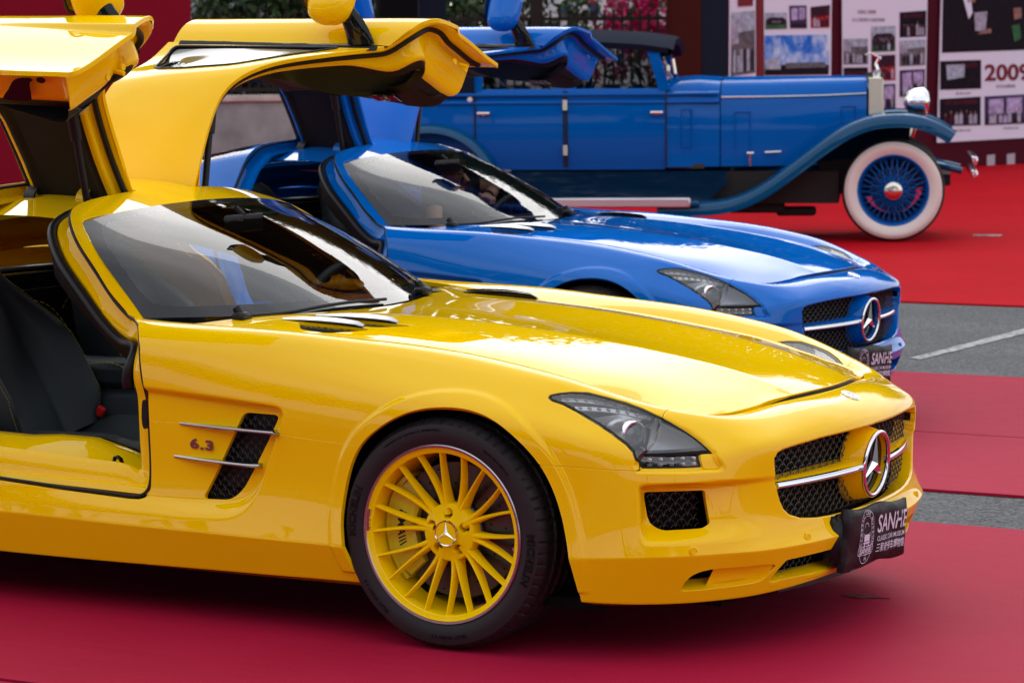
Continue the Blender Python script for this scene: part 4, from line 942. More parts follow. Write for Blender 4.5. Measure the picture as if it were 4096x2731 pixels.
def coupe(root):
    """all parts of the yellow coupe as children of root"""
    P = P0
    for nm in ('fender', 'lower_fender', 'side_sill', 'quarter_panel'):
        pan_obj(nm, P[nm], 'yellow', root); pan_obj(nm, P[nm].mirror(), 'yellow', root)
    hood = pan_obj('hood', both(P['hood']), 'yellow', root)
    bumper = pan_obj('bumper', both(P['bumper']), 'yellow', root)
    pan_obj('roof', both(P['roof']), 'yellow', root)
    ws = pan_obj('windscreen', both(P['windscreen']), 'glass', root); pan_obj('frit_band', both(P['frit']), 'frit', ws)
    pan_obj('rear_window', both(P['rear_window']), 'rearglass', root)
    # ---- dark inner body: wheel wells, floor, bulkheads, engine bay lid
    mb = MB()
    mb.box((-1.55, 0, .15), (4.0, 1.66, .03)); mb.box((.55, 0, .15), (.35, 1.25, .03)); mb.box((-.70, 0, .48), (.03, 1.6, .62))
    mb.box((-.60, 0, .58), (.3, 1.1, .3)); mb.box((.05, 0, .42), (.9, 1.1, .46)); mb.box((.6, 0, .36), (.34, 1.0, .36)); mb.box((-2.34, 0, .55), (.04, 1.66, .75))
    mb.box((-3.2, 0, .5), (.5, 1.3, .6)); mb.box((-2.68, 0, .62), (.7, 1.2, .5))
    for s in (1, -1):
        for cx in (0.03, -2.68):
            mb.lathe([(.395, .60), (.395, .90)], 'y', (cx, 0, .335), 32, a0=-.25, a1=math.pi + .25) if s > 0 else mb.lathe([(.395, -.90), (.395, -.60)], 'y', (cx, 0, .335), 32, a0=-.25, a1=math.pi + .25)
        mb.box((.03, .60*s, .40), (.80, .01, .50)); mb.box((-.42, .77*s, .42), (.02, .3, .5)); mb.box((.46, .74*s, .34), (.02, .30, .34))
        mb.box((-.75, .80*s, .30), (.55, .2, .22)); mb.box((-.72, .855*s, .48), (.34, .01, .34))
    inner = mb.obj('inner_body', 'void', root)
    # ---- cowl tray and wipers
    mb = MB()
    rows = []
    for dx, dz in ((-.02, -.012), (.06, -.034), (.22, -.045)):
        e = WG[0][:, :]; rows.append(np.stack([e[:, 0] + dx, e[:, 1], e[:, 2] + dz], -1))
    mb.sheet([r[::2] for r in rows]).mirror()
    mb.obj('cowl', 'black', root)
    for (bx, by, tip) in ((-.900, -.62, (-.765, .02)), (-.800, .30, (-.97, .66))):
        mb = MB(); z0 = height(WG, bx-.03, abs(by)) + .002
        mb.bbox((bx+.01, by, z0+.002), (.045, .06, .026), .008); mb.tube([(bx+.01, by, z0), (bx-.01, by, z0+.028)], .014, 10)
        if by > 0: mb.obj('wiper', 'black', root); continue
        n = 10; pts = [(bx + (tip[0]-bx)*t + .028*math.sin(math.pi*t), by + (tip[1]-by)*t) for t in np.linspace(0, 1, n)]
        pts3 = [(x, y, height(WG, x-.02, abs(y)) + .004) for x, y in pts]; mb.tube(pts3, .0055, 6)
        mb.tube([(x-.02, y, z-.006) for x, y, z in pts3], .004, 6)
        mb.obj('wiper', 'black', root)
    # ---- bonnet louvres
    for s in (1, -1):
        mb = MB()
        for q in HVENT:
            c = q.mean(0)
            scale_mesh(mb, q*1.0, .022, .010, lambda a, b: np.array([a, b*s, height(HG, a, b) - .010]), .0009)
        mb.obj('louvre_mesh', 'meshmetal', root)
        mb = MB(); q = HVENT[0]; 
        for q in HVENT: mb.add([(x, y*s, height(HG, x, y) - .024) for x, y in q], [tuple(range(len(q)))])
        mb.obj('louvre_tray', 'void', root, fix=False)
        for r, f in HB:
            mb = MB(); n = 14; rows = []
            for i in range(n):
                t = i/(n-1); x = r[0] + (f[0]-r[0])*t; y = r[1] + (f[1]-r[1])*t; z = height(HG, x, y) + .004 + .010*math.sin(min(1, t*1.15)*math.pi*.5)
                z0 = height(HG, x, y); h = .0015 + .0185*math.sin(math.pi*min(1, .08 + t*.62))**1.2; wd = .003 + .019*math.sin(math.pi*min(1, .05 + t*.75)); k = .6 if i == n-1 else 1
                o = [(x, (y-wd*.35)*s, z0-.005), (x, (y-wd*.32)*s, z0+h*k-.001), (x, (y-wd*.20)*s, z0+h*k), (x, (y+wd*.85*k)*s, z0+h*.55*k), (x, (y+wd*.88*k)*s, z0+h*.5*k-.002), (x, (y+wd*.80*k)*s, z0+h*.5*k-.0035), (x, (y+wd*.05)*s, z0-.004)]
                rows.append(np.array(o))
            mb.sheet(rows); mb.add(rows[-1], [tuple(range(7))]); mb.M = [(1 if (k_ % 6) in (0, 5) and k_ < 6*(n-1) else 0) for k_ in range(len(mb.F))]; mb.obj('louvre_blade', ['satin', 'gloss_black'], root)
    # ---- windscreen-side seals along the door opening, jambs
    for s in (1, -1):
        K = np.array([1, s, 1]); Q, N, O = AQ*K, AN*K, AO*K
        low = sstep(AQ[:, 2], 1.0, .55)
        mb = MB(); mb.sheet([Q + O*.002 - N*.004, Q + O*.004 - N*.030, Q + O*.016 - N*.040])
        mb.sheet([Q + O*a[:, None] - N*d[:, None] for a, d in ((.016+0*low, .040+0*low), (.040+0*low, .044+.0*low), (.062+.01*low, .040+.01*low), (.070+.02*low, .050+.02*low))])
        mb.obj('door_jamb', 'yellow', root, 60)
        mb = MB(); mb.tube(Q + O*.006 - N*.008, .0055, 8); mb.obj('outer_seal', 'rubber', root)
        sh = (.086 + .03*low)[:, None]; up_ = [i for i in range(len(AQ)) if AQ[i, 2] > .70 and (AQ[i, 0] > -1.9)]; sl = slice(up_[0], up_[-1]+1)
        mb = MB(); mb.tube((Q + O*sh - N*(.046 + .02*low)[:, None])[sl], .0165, 10); 
        mb.obj('door_seal', 'rubber', root)
        mb = MB(); mb.sheet([r[sl] for r in (Q + O*sh - N*.055, Q + O*(sh+.03) - N*.10, Q + O*(sh + .05) - N*.2)]); mb.obj('pillar_trim', 'trim', root, 60)
        # sill step
        xs = np.linspace(-2.0, -1.03, 40); rows = []
        hump = np.interp(xs, [-2, -1.62, -1.50, -1.36, -1.24, -1.15, -1.03], [.0, .0, .012, .014, -.01, -.036, -.040])
        for (y, z, hk) in ((.925, .375, 0), (.918, .392, 0), (.895, .398, 0), (.875, .402, 0), (.850, .425, .3), (.815, .455, .8), (.775, .480, 1), (.74, .486, 1), (.71, .470, 1), (.70, .30, 0)):
            zz = z + hump*hk - .012*np.sstep if False else z + hump*hk + (xs+1.03)*-.026*(1 if z > .3 else 0)
            front = sstep(xs, -1.16, -1.03); yy = y - 0*xs; rows.append(np.stack([xs, yy*s, zz], -1))
        mb = MB(); mb.sheet(rows); mb.obj('sill_step', 'yellow', root, 50)
        mb = MB(); mb.sheet([np.stack([xs, 0*xs+.705*s, .478 + hump + (xs+1.03)*-.026], -1), np.stack([xs, 0*xs+.66*s, .492 + hump], -1), np.stack([xs, 0*xs+.60*s, .42 + 0*xs], -1)]); mb.obj('sill_trim', 'leather', root, 60)
        # door catch loop on the sill
        mb = MB(); c = np.array([-1.20, .845*s, .435])
        mb.tube([c + d for d in np.array([(-.018,0,-.03),(-.022,0,.012),(-.016,0,.03),(-.004,0,.034),(.006,0,.028),(.018,0,0),(.02,0,-.03)])], .0065, 8); mb.bbox(c + np.array([.006,0,-.03]), (.05,.03,.03), .006); mb.obj('door_catch', 'gloss_black', root)
        mb = MB(); q = smooth_closed([(-1.040,.655),(-1.030,.66),(-1.024,.64),(-1.024,.60),(-1.030,.575),(-1.040,.58),(-1.044,.61)], 4); mb.prism([(a-.012, b) for a, b in q], .905*s, .921*s); mb.obj('jamb_plug', 'rubber', root)
    # ---- side vents with blades, grille mesh and the badge
    for s in (1, -1):
        mb = MB(); scale_mesh(mb, VENT, .032, .0145, lambda a, b: np.array([a, (sidey(a, b) - .020 if False else .902)*s, b]), .0011); mb.obj('vent_mesh', 'meshmetal', root)
        mb = MB(); v = [(a, .872*s, b) for a, b in VENT]; mb.add(v, [tuple(range(len(v)))])
        e = [(a, .905*s, b) for a, b in VENT]; mb.sheet([np.array(e), np.array(v)], closed=True); mb.obj('vent_box', 'black', root)
        for (x0, x1, zr, zf) in ((-.910, -.540, .5985, .5915), (-.936, -.627, .498, .489)):
            rows = []; n = 16
            for i in range(n):
                t = i/(n-1); x = x0 + (x1-x0)*t; z = zr + (zf-zr)*t; y0 = .905 if t > .45 else sidey(x, z) - .004
                w = .004 + .034*math.sin(min(1, t*1.25)*math.pi/2); yo = sidey(x, z if t < .5 else z) + w * (1 if t < .9 else 1 - (t-.9)*4)
                rows.append(np.array([(x, y0*s, z+.006*t+.001), (x, (yo-.003)*s, z+.0045), (x, yo*s, z+.001), (x, yo*s, z-.002), (x, (yo-.004)*s, z-.0055), (x, y0*s, z-.010*t-.002)]))
            mb = MB(); mb.sheet(rows); mb.add(rows[-1], [tuple(range(6))]); mb.add(rows[0], [tuple(range(6))]); mb.obj('vent_blade', 'satin', root)
        V, F = text_mesh('6.3', .062, .0020, .003, spacing=1.15); 
        mb = MB(); mb.add([((-.877 + v[0]) if s < 0 else (-.877 + .09 - v[0]), (sidey(-.84, .54) + .002 + v[2])*s, .528 + v[1]*.66 - .06*v[0]) for v in V], F); mb.obj('capacity_badge', 'badgemetal', root)
    # ---- grille
    gx = lambda y: .884 - .22*y*y
    gp = np.array([(y, z) for y, z in GRILLE if y > -.01]); gp = np.vstack([gp, (gp*np.array([-1, 1]))[::-1]])
    gp2 = gp * np.array([.975, 1]) 
    mb = MB(); scale_mesh(mb, gp2, .040, .0150, lambda a, b: np.array([gx(a) , a, b]), .0013); grille = mb.obj('grille_mesh', 'meshmetal', root)
    ys = np.linspace(-.535, .535, 24); mb = MB(); mb.sheet([np.stack([gx(ys) - .035, ys, 0*ys + z], -1) for z in (.33, .598)]); mb.obj('grille_back', 'void', root)
    # pod
    mb = MB(); n = 48; rows = []
    for (x, r, k) in ((.868, .116, 0), (.885, .1135, .2), (.905, .108, .6), (.932, .1005, 1), (.9385, .098, 1), (.9385, .090, 1), (.918, .089, 1)):
        a = np.linspace(0, 2*math.pi, n, endpoint=False); rows.append(np.stack([x + .10*(r*np.sin(a))*1.0, r*np.cos(a), .472 + r*np.sin(a)], -1))
    mb.sheet(rows, closed=True); pod = mb.obj('star_pod', 'yellow', root, 30)
    mb = MB(); a = np.linspace(0, 2*math.pi, 64, endpoint=False); mb.tube(np.stack([.9395 + .10*.094*np.sin(a), .094*np.cos(a), .472 + .094*np.sin(a)], -1), .0072, 10, closed=True); mb.obj('star_ring', 'chrome', pod)
    mb = MB(); mb.add([(.921 + .10*.09*math.sin(t), .09*math.cos(t), .472+.09*math.sin(t)) for t in a], [tuple(range(64))]); mb.obj('star_disc', 'gloss_black', pod, fix=False)
    mb = MB(); star3(mb, (.9335, 0, .472), .088, .0185, .013, tilt=.10); mb.obj('star', 'chrome', pod, 20)
    # wings
    for s in (1, -1):
        ys = np.linspace(.088, .506, 18); fx_ = .9435 - .315*ys**2 - .04*ys; rows = []
        for (dx, dz) in ((-.080, .017), (-.030, .0135), (-.010, .0075), (-.004, .003), (-.0045, -.012), (-.012, -.015), (-.075, -.012)):
            rows.append(np.stack([fx_ + dx, ys*s, .477 + dz - .010*(ys-.1)], -1))
        mb = MB(); mb.sheet(rows); wing = mb.obj('grille_wing', 'yellow', root)
        rows = []
        for (dx, dz) in ((-.008, .0065), (.001, .0045), (.0055, -.002), (.005, -.010), (-.001, -.0150), (-.008, -.016)):
            rows.append(np.stack([fx_ + dx, ys*s, .477 + dz - .010*(ys-.1)], -1))
        mb = MB(); mb.sheet(rows); mb.add([r[0] for r in rows], [tuple(range(6))]); mb.add([r[-1] for r in rows], [tuple(range(6))]); mb.obj('chrome_strip', 'chrome', wing)
    # black sheet standing in for the shade in the bonnet's front shut line
    e = HG[-1][:]; tt = np.gradient(e, axis=0); tt /= np.linalg.norm(tt, axis=1, keepdims=True); nn_ = np.stack([np.abs(tt[:, 1]), np.abs(tt[:, 0]), 0*tt[:, 0]], -1); nn_ /= np.linalg.norm(nn_, axis=1, keepdims=True)
    up = np.array([0, 0, 1.0]); mb = MB(); mb.sheet([e - nn_*.0066 - up*.0022, e - nn_*.0064 - up*.016, e + nn_*.012 - up*.0165]).mirror(); mb.obj('bonnet_gap_shade', 'rubber', root, 60)
    # hood badge
    mb = MB(); c = np.array([.858, 0, .6705]); nx = np.array([.40, 0, .917]); nx /= np.linalg.norm(nx); tx = np.array([nx[2], 0, -nx[0]])
    def disc(r, h, n=40): return [tuple(c + tx*r*math.cos(t) + np.array([0,1,0])*r*math.sin(t) + nx*h) for t in np.linspace(0, 2*math.pi, n, endpoint=False)]
    mb.sheet([disc(.0295, -.003), disc(.0295, .002), disc(.027, .0035), disc(.0255, .0028)], 0, closed=True)
    mb.sheet([disc(.0255, .0028), disc(.0185, .003)], 1, closed=True); mb.sheet([disc(.0185, .003), disc(.0172, .0042), disc(.0160, .0030)], 0, closed=True)
    mb.add(disc(.0160, .0030), [tuple(range(40))], 2)
    for k in range(3):
        t = math.pi + k*2*math.pi/3; d = tx*math.cos(t) + np.array([0,1,0])*math.sin(t); p = np.cross(nx, d)
        mb.add([c + nx*.0055, c + d*.0165 + nx*.0035, c + p*.003 + nx*.0035, c - p*.003 + nx*.0035], [(0, 1, 2), (0, 3, 1)], 0)
    mb.obj('bonnet_badge', ['chrome', 'badgeblue', 'satin'], root)
    # ---- intake, fog and lower meshes behind their openings, splitter
    for s in (1, -1):
        def pint(a, b): return np.array([.615 + (.803-a)*.93, a*s, b])
        big = np.array([(.815,.478),(.698,.480),(.698,.372),(.806,.370)])
        mb = MB(); scale_mesh(mb, big, .026, .0150, lambda a, b: pint(a, b) - np.array([.022, 0, 0]), .0011); mb.obj('intake_mesh', 'meshmetal', root)
        mb = MB(); mb.add([tuple(pint(a, b) - np.array([.05, .02*s, 0])) for a, b in big], [(0, 1, 2, 3)]); mb.obj('intake_back', 'void', root, fix=False)
        fogp = np.array([(.80,.27),(.55,.27),(.55,.19),(.80,.19)])
        def pf(a, b): return np.array([.845 - .9*max(a-.53, 0) - .055, a*s, b])
        mb = MB(); scale_mesh(mb, fogp, .026, .013, pf, .001); mb.obj('lower_mesh', 'meshmetal', root)
        mb = MB(); mb.sheet([[pf(a, .28) - np.array([.03,0,0]) for a in (.82, .54)], [pf(a, .18) - np.array([.03,0,0]) for a in (.82, .54)]]); mb.obj('lower_back', 'void', root)
        # inward ramp beside the slot
        rr = [np.array([(.795-.03*t, .705*s, .262-.060*t) for t in np.linspace(0, 1, 5)]), np.array([(.832-.03*t, .60*s, .261-.055*t) for t in np.linspace(0, 1, 5)]), np.array([(.858-.028*t, .553*s, .256-.048*t) for t in np.linspace(0, 1, 5)])]
        mb = MB(); mb.sheet([r - np.array([k, 0, 0]) for r, k in zip(rr, (.055, .022, .004))]); mb.obj('slot_ramp', 'yellow', root, 60)
        # slot floor
        mb = MB(); ff = np.linspace(.545, .782, 12); fxx = np.interp(ff, [.54, .573, .611, .713, .769, .785], [.835, .823, .802, .732, .682, .668])
        mb.sheet([np.stack([fxx + .001, ff*s, np.interp(ff, [.545, .58, .78], [.205, .203, .200])], -1), np.stack([fxx - .07, ff*s, 0*ff + .222], -1)]); mb.obj('slot_floor', 'yellow', root, 60)
        # parking sensors
        for (x, y, z, nn) in ((.716, .794, .319, (.8, .6, .05)), (.905, .431, .315, (.97, .2, .1))):
            nn = np.array(nn)*np.array([1, s, 1]); nn = nn/np.linalg.norm(nn); t1 = np.cross(nn, (0, 0, 1)); t1 /= np.linalg.norm(t1); t2 = np.cross(nn, t1); cc = np.array([x, y*s, z])
            def rg(r, h): return [tuple(cc + nn*h + t1*r*math.cos(t) + t2*r*math.sin(t)) for t in np.linspace(0, 2*math.pi, 20, endpoint=False)]
            mb = MB(); mb.sheet([rg(.0125, -.004), rg(.0125, .0022), rg(.0105, .003), rg(.0098, .0012), rg(.009, .0026)], closed=True); mb.add(rg(.009, .0026), [tuple(range(20))]); mb.obj('parking_sensor', 'yellow', bumper)
    ys = np.linspace(-.56, .56, 30); mb = MB()
    scale_mesh(mb, np.array([(-.55,.275),(.55,.275),(.55,.19),(-.55,.19)]), .03, .013, lambda a, b: np.array([.875 - .12*a*a*2, a, b]), .001); mb.obj('lower_mesh', 'meshmetal', root)
    mb = MB(); mb.sheet([np.stack([.84 - .2*ys**2, ys, 0*ys + z], -1) for z in (.15, .30)]); mb.obj('lower_back', 'void', root)
    ys = np.linspace(-.555, .555, 40); ex = np.interp(abs(ys), [0, .19, .335, .54, .56], [.925, .915, .896, .838, .82])
    mb = MB(); mb.sheet([np.stack([ex - .05, ys, 0*ys + .214], -1), np.stack([ex - .006, ys, 0*ys + .201], -1), np.stack([ex, ys, 0*ys + .196], -1), np.stack([ex - .004, ys, 0*ys + .186], -1), np.stack([ex - .03, ys, 0*ys + .172], -1)]); mb.obj('lower_lip', 'yellow', root)
    ys = np.linspace(-.47, .47, 40); ex = np.interp(abs(ys), [0, .19, .335, .54, .56], [.925, .915, .896, .838, .82])
    mb = MB(); mb.sheet([np.stack([ex - .030, ys, 0*ys + .180], -1), np.stack([ex - .028, ys, 0*ys + .158], -1), np.stack([ex - .20, ys, 0*ys + .135], -1), np.stack([ex - .5, ys, 0*ys + .14], -1)]); mb.obj('splitter', 'black', root)
    # ---- headlamps
    for s in (1, -1): headlamp(root, s)
    # ---- doors
    for s in (1, -1): door(root, s)
    # ---- wheels
    for (x, s) in ((0, -1), (0, 1), (-2.68, -1), (-2.68, 1)): wheel(root, x, s)
    interior(root)
    return root
def star3(mb, c, R, w, h, tilt=0.0, axis='x', m=0):
    """raised three-pointed star facing +x (or outwards along y)"""
    c = np.array(c, float)
    P = []
    for k in range(3):
        t = math.pi/2 + k*2*math.pi/3; P.append((math.cos(t)*R, math.sin(t)*R)); t2 = t + math.pi/3; P.append((math.cos(t2)*w, math.sin(t2)*w))
    def f(a, b, d):
        if axis == 'x': return c + np.array([d + tilt*b, a, b])
        return c + np.array([a, d*axis, b])
    V = [f(0, 0, h)] + [f(a, b, 0) for a, b in P] + [f(a, b, -.006) for a, b in P]
    F = [(0, 1+i, 1+(i+1) % 6) for i in range(6)] + [(1+i, 7+i, 7+(i+1) % 6, 1+(i+1) % 6) for i in range(6)]
    mb.add(V, F, m)
LAMPD = Pan.grid(SG, FLIP_S); LAMPD = LAMPD.clip(np.where(LAMPD.V[:, 0] > .2, poly_dist(xz(LAMPD), LAMP), 1.) + .0025, -1)
def headlamp(root, s):
    lens = LAMPD
    # the lens: body surface inside the outline; the lower row behind a clear strip too
    g = (lens if s > 0 else lens.mirror())
    hl = pan_obj('headlamp', g.flange(.02, .001), 'lampglass', root)
    bowl = Pan(lens.V - lens.N*(.045 + .040*sstep(lens.V[:, 0], .64, .50))[:, None], lens.N.copy(), list(lens.F))
    # dark bezel line round the lens
    rim = lens.clip(poly_dist(xz(lens), LAMP) + .0065); rim = rim.offset(.0008)
    pan_obj('lamp_bezel', rim if s > 0 else rim.mirror(), 'rubber', hl)
    upper = bowl.clip(bowl.V[:, 2] - .578); lower = lens.offset(-.03).clip(lens.offset(-.03).V[:, 2] - .583, -1)
    pan_obj('lamp_bowl', upper if s > 0 else upper.mirror(), 'lampbowl', hl); pan_obj('lamp_lower', lower if s > 0 else lower.mirror(), 'gloss_black', hl)
    K = np.array([1, s, 1])
    side = lens.flange(.06, .001); 
    mb = MB()       # side wall of the housing
    nv = np.array([.62, .70, .35]); nv /= np.linalg.norm(nv)
    mb2 = MB()
    # divider shelf between main lens and the lower strip
    sh = [(.560,.858),(.60,.845),(.66,.80),(.71,.745),(.732,.705)]
    mb2.sheet([[(x-.008, (y-.008)*s, .5885) for x, y in sh], [(x-.05, (y-.04)*s, .590) for x, y in sh]]); mb2.sheet([[(x-.008, (y-.008)*s, .5885) for x, y in sh], [(x-.008, (y-.008)*s, .5800) for x, y in sh]])
    mb2.obj('lamp_shelf', 'black', hl)
    # projector: a bright barrel with a glass lens, pointing ahead and a little outwards
    c = np.array([.540, .800, .628]); ax = np.array([.93, .36, -.02]); ax /= np.linalg.norm(ax); t1 = np.cross(ax, (0, 0, 1)); t1 /= np.linalg.norm(t1); t2 = np.cross(t1, ax)
    def ring(r, h, n=32): return [tuple((c + ax*h + t1*r*math.cos(t) + t2*r*math.sin(t))*K) for t in np.linspace(0, 2*math.pi, n, endpoint=False)]
    mb = MB(); mb.sheet([ring(.043, -.09), ring(.044, -.035), ring(.045, .0), ring(.043, .004), ring(.039, .004), ring(.036, -.002), ring(.036, -.02)], closed=True)
    mb.obj('projector', 'lampsilver', hl)
    mb = MB(); mb.sheet([ring(.036, -.012), ring(.033, -.003), ring(.026, .005), ring(.014, .010), ring(.003, .012)], closed=True); mb.add(ring(.003, .012), [tuple(range(32))]); mb.obj('projector_lens', 'lensglass', hl)
    # side reflector wedge
    mb = MB(); a = [(.425,.838,.672),(.49,.80,.683),(.52,.775,.668),(.455,.82,.655),(.44,.83,.655)]
    mb.add([tuple(np.array(p)*K) for p in [(.418,.832,.675),(.485,.782,.686),(.545,.755,.672),(.530,.762,.660),(.475,.79,.664),(.438,.820,.650)]], [(0, 1, 2, 3, 4, 5)]); mb.obj('reflector', 'lampsilver', hl, fix=False)
    # stepped light blades with their LEDs
    for (z0, x0, x1, y0, y1, k) in ((.722, .325, .50, .822, .745, 7), (.700, .37, .56, .825, .735, 8)):
        mb = MB(); n = 12
        pts = [(x0 + (x1-x0)*t, y0 + (y1-y0)*t, z0 - .028*t*t) for t in np.linspace(0, 1, n)]
        mb.sheet([[tuple(np.array((x, y+.006, z+.007))*K) for x, y, z in pts], [tuple(np.array((x+.006, y+.012, z-.003))*K) for x, y, z in pts], [tuple(np.array((x-.01, y-.01, z-.010))*K) for x, y, z in pts]])
        blade = mb.obj('light_blade', 'lampblade', hl)
        for i in range(k):
            t = (i+.5)/k; p = np.array([x0 + (x1-x0)*t + .004, y0 + (y1-y0)*t + .009, z0 - .028*t*t + .003]); mb = MB(); mb.bbox(p*K, (.013, .006, .008), .002); 
            if i < k: mb.obj('led', 'ledclear', hl)
    for r in range(2):
        for i in range(5):
            t = (i+.7)/5.2; p = np.array([.585 + .125*t, .845 - .105*t, .571 - .015*r]); mb = MB(); mb.bbox(p*K, (.014, .008, .010), .003); mb.obj('indicator_led', 'ledclear', hl)
    # body coloured tab in the lower corner
    tab = Pan.grid(SG, FLIP_S); tp = round_poly([(.7065,.5765),(.736,.575),(.7475,.5475),(.7445,.5375),(.718,.5395)], .004)
    tab = tab.clip(np.where((tab.V[:, 0] > .5), poly_dist(xz(tab), tp), 1.), -1).offset(.004).flange(.012)
    pan_obj('lamp_tab', tab if s > 0 else tab.mirror(), 'yellow', root)
def door(root, s):
    M = hinge_mat(s); K = np.array([1, s, 1])
    mv = lambda p: (p if s > 0 else p.mirror()).moved(M)
    T = lambda v: tuple(M[:3, :3] @ (np.array(v)*K) + M[:3, 3])
    dr = pan_obj('door', mv(P0['door_skin']), 'yellow', root)
    pan_obj('door_window', mv(P0['door_window'].offset(-.003)), 'darkglass', dr)
    # belt strip and window surround
    win = P0['_win']; mb = MB()
    xs = np.linspace(-2.02, -1.20, 40); q = GG.reshape(-1, 3)
    def gs(x, z):
        d = (q[:, 0]-x)**2 + (q[:, 2]-z)**2; i = np.argsort(d)[:4]; w = 1/(d[i]+1e-9); return float((q[i, 1]*w).sum()/w.sum())
    rows = []
    for (dz, o) in ((-.016, .000), (-.014, .007), (.006, .009), (.012, .004), (.014, -.006)):
        rows.append([(x, gs(x, .928-.04*(x+1.3)*.9+dz) + o*min(1, (abs(x+1.20))*14), .928-.04*(x+1.3)*.9 + dz*min(1, .15 + abs(x+1.20)*6)) for x in xs])
    mb.sheet(rows).map(T); mb.obj('belt_strip', 'rubber', dr)
    mb = MB(); w3 = [(a, gs(a, b)+.001, b) for a, b in win]; mb.tube(w3, .005, 6, closed=True).map(T); mb.obj('window_seal', 'rubber', dr)
    # inner shell
    Q, N, O = AQ, AN, AO; low = sstep(AQ[:, 2], .98, .78); bot = sstep(AQ[:, 2], .62, .42)
    sc = .28 + .72*low
    mb = MB(); g = .004
    a = lambda v: (v*(.35+.65*low))[:, None]
    rows = [Q + O*(g+.002) - N*.010, Q + O*(g+.014) - N*.016, Q + O*(g+.030+.045*low)[:, None] - N*.020, Q + O*(g+.045+.05*low)[:, None] - N*(.03+.02*low)[:, None], Q + O*(g+.052+.055*low)[:, None] - N*(.05+.085*low)[:, None], Q + O*(g+.070+.07*low)[:, None] - N*(.056+.105*low)[:, None]]
    R3 = np.array(rows); R3 = spline1([0, 1, 2, 3, 4, 5], R3.reshape(6, -1), np.linspace(0, 5, 21)).reshape(21, -1, 3)
    mb.sheet(list(R3)).map(T); mb.obj('door_frame', 'yellow', dr, 60)
    mb = MB(); mb.tube(Q + O*(g+.026+.035*low)[:, None] - N*(.024)*1.0, .0105, 8).map(T); mb.obj('door_seal', 'rubber', dr)
    # black trim: side wall then inner panel
    r0 = Q + O*(g+.066+.066*low)[:, None] - N*(.052+.10*low)[:, None]; r1 = Q + O*(g+.085+.10*low)[:, None] - N*(.058+.150*low)[:, None]; r2 = Q + O*(g+.11+.16*low)[:, None] - N*(.050+.165*low)[:, None]
    R3 = np.array([r0, r1, r2, r2 + (r2 - r1)*.3]); R3 = spline1([0, 1, 2, 2.4], R3.reshape(4, -1), np.linspace(0, 2, 9)).reshape(9, -1, 3); mb = MB(); mb.sheet(list(R3)).map(T); mb.obj('door_trim', 'trim', dr, 50)
    # inner panel of the lower door and headliner of the roof part
    def fill(sl, name, m, depth, k=.0):
        pass
    i0 = int(np.argmin(abs(AQ[:, 2] - .93) + (AQ[:, 0] < -1.5)*9)); i1 = int(len(AQ) - 1 - np.argmin((abs(AQ[:, 2] - .95) + (AQ[:, 0] > -1.6)*9)[::-1]))
    fr, rr_ = r2[:i0+1][::-1], r2[i1:]
    n = 24
    def res(A, n=24):
        L_ = np.concatenate([[0], np.cumsum(np.linalg.norm(np.diff(A, axis=0), axis=1))]); t = np.linspace(0, L_[-1], n); return np.stack([np.interp(t, L_, A[:, k]) for k in range(3)], -1)
    A = res(r2[:i0+1][::-1]); Bq = res(r2[i1:]); mb = MB(); mb.sheet([A*(1-t) + Bq*t + np.array([0, .05, .02])*math.sin(math.pi*t)*0 for t in np.linspace(0, 1, 12)])
    # window gap is covered by the pane: leave the band between belt and roof open
    zc = np.array(mb.V)
    keep = [f for f in mb.F if not (np.mean([zc[i][2] for i in f]) > .97 and np.mean([zc[i][2] for i in f]) < 1.10 and -2.0 < np.mean([zc[i][0] for i in f]) < -1.45)]
    mb.F = keep; mb.M = [0]*len(keep); mb.map(T); mb.obj('door_headliner', 'trim', dr, 50)
    low_loop = r2[i0:i1+1]
    # armrest-like inner panel: loft front edge to rear edge of the lower door
    ib = int(np.argmin(AQ[:, 2] + (AQ[:, 0] < -1.3)*9)); 
    bot_i = [i for i in range(len(AQ)) if AQ[i, 2] < .41]
    A = res(r2[i0:bot_i[0]+6]); Bq = res(r2[bot_i[-1]-6:i1+1][::-1]); mb = MB()
    tt = np.linspace(0, 1, 16); zt = np.linspace(0, 1, 24)
    rows = []
    for t in tt:
        r = A*(1-t) + Bq*t; bulge = .055*np.exp(-((zt-.42)/.16)**2)*math.sin(math.pi*min(1, t*1.25+.02))**.5; r = r + np.array([0, -1, 0])*bulge[:, None]; rows.append(r)
    mb.sheet(rows).map(T); mb.obj('door_panel', 'leather', dr, 60)
    # opener panel, handle, grommets
    c = np.array([-1.30, .70, .66])
    mb = MB(); mb.bbox(c, (.10, .012, .060), .004).map(T); mb.obj('speaker_panel', 'gloss_black', dr)
    mb = MB(); tts = np.linspace(0, 2*math.pi, 24, endpoint=False); mb.tube([c + np.array([.017*math.cos(t), -.008, .017*math.sin(t)]) for t in tts], .0016, 6, closed=True)
    mb.tube([c + np.array(p) for p in ((-.05,-.007,-.03),(-.05,-.007,.03))], .0012, 6); mb.tube([c + np.array(p) for p in ((.05,-.007,-.03),(.05,-.007,.03))], .0012, 6); mb.map(T); mb.obj('opener_ring', 'chrome', dr)
    # latch and plug on the lower edge
    mb = MB(); q2 = smooth_closed([(-1.36,.055),(-1.27,.06),(-1.255,.04),(-1.25,0),(-1.235,-.012),(-1.25,-.02),(-1.30,-.015),(-1.335,.02)], 4)
    for (poly) in (q2, np.array([(-1.205+.017*math.cos(t), -.012+.011*math.sin(t)) for t in np.linspace(0, 2*math.pi, 20, endpoint=False)])):
        mb.add([T((x, .866 + .0*z - z*.9, .447 - .0*z)) for x, z in poly], [tuple(range(len(poly)))])
    mb.obj('door_latch', 'gloss_black', dr, fix=False)
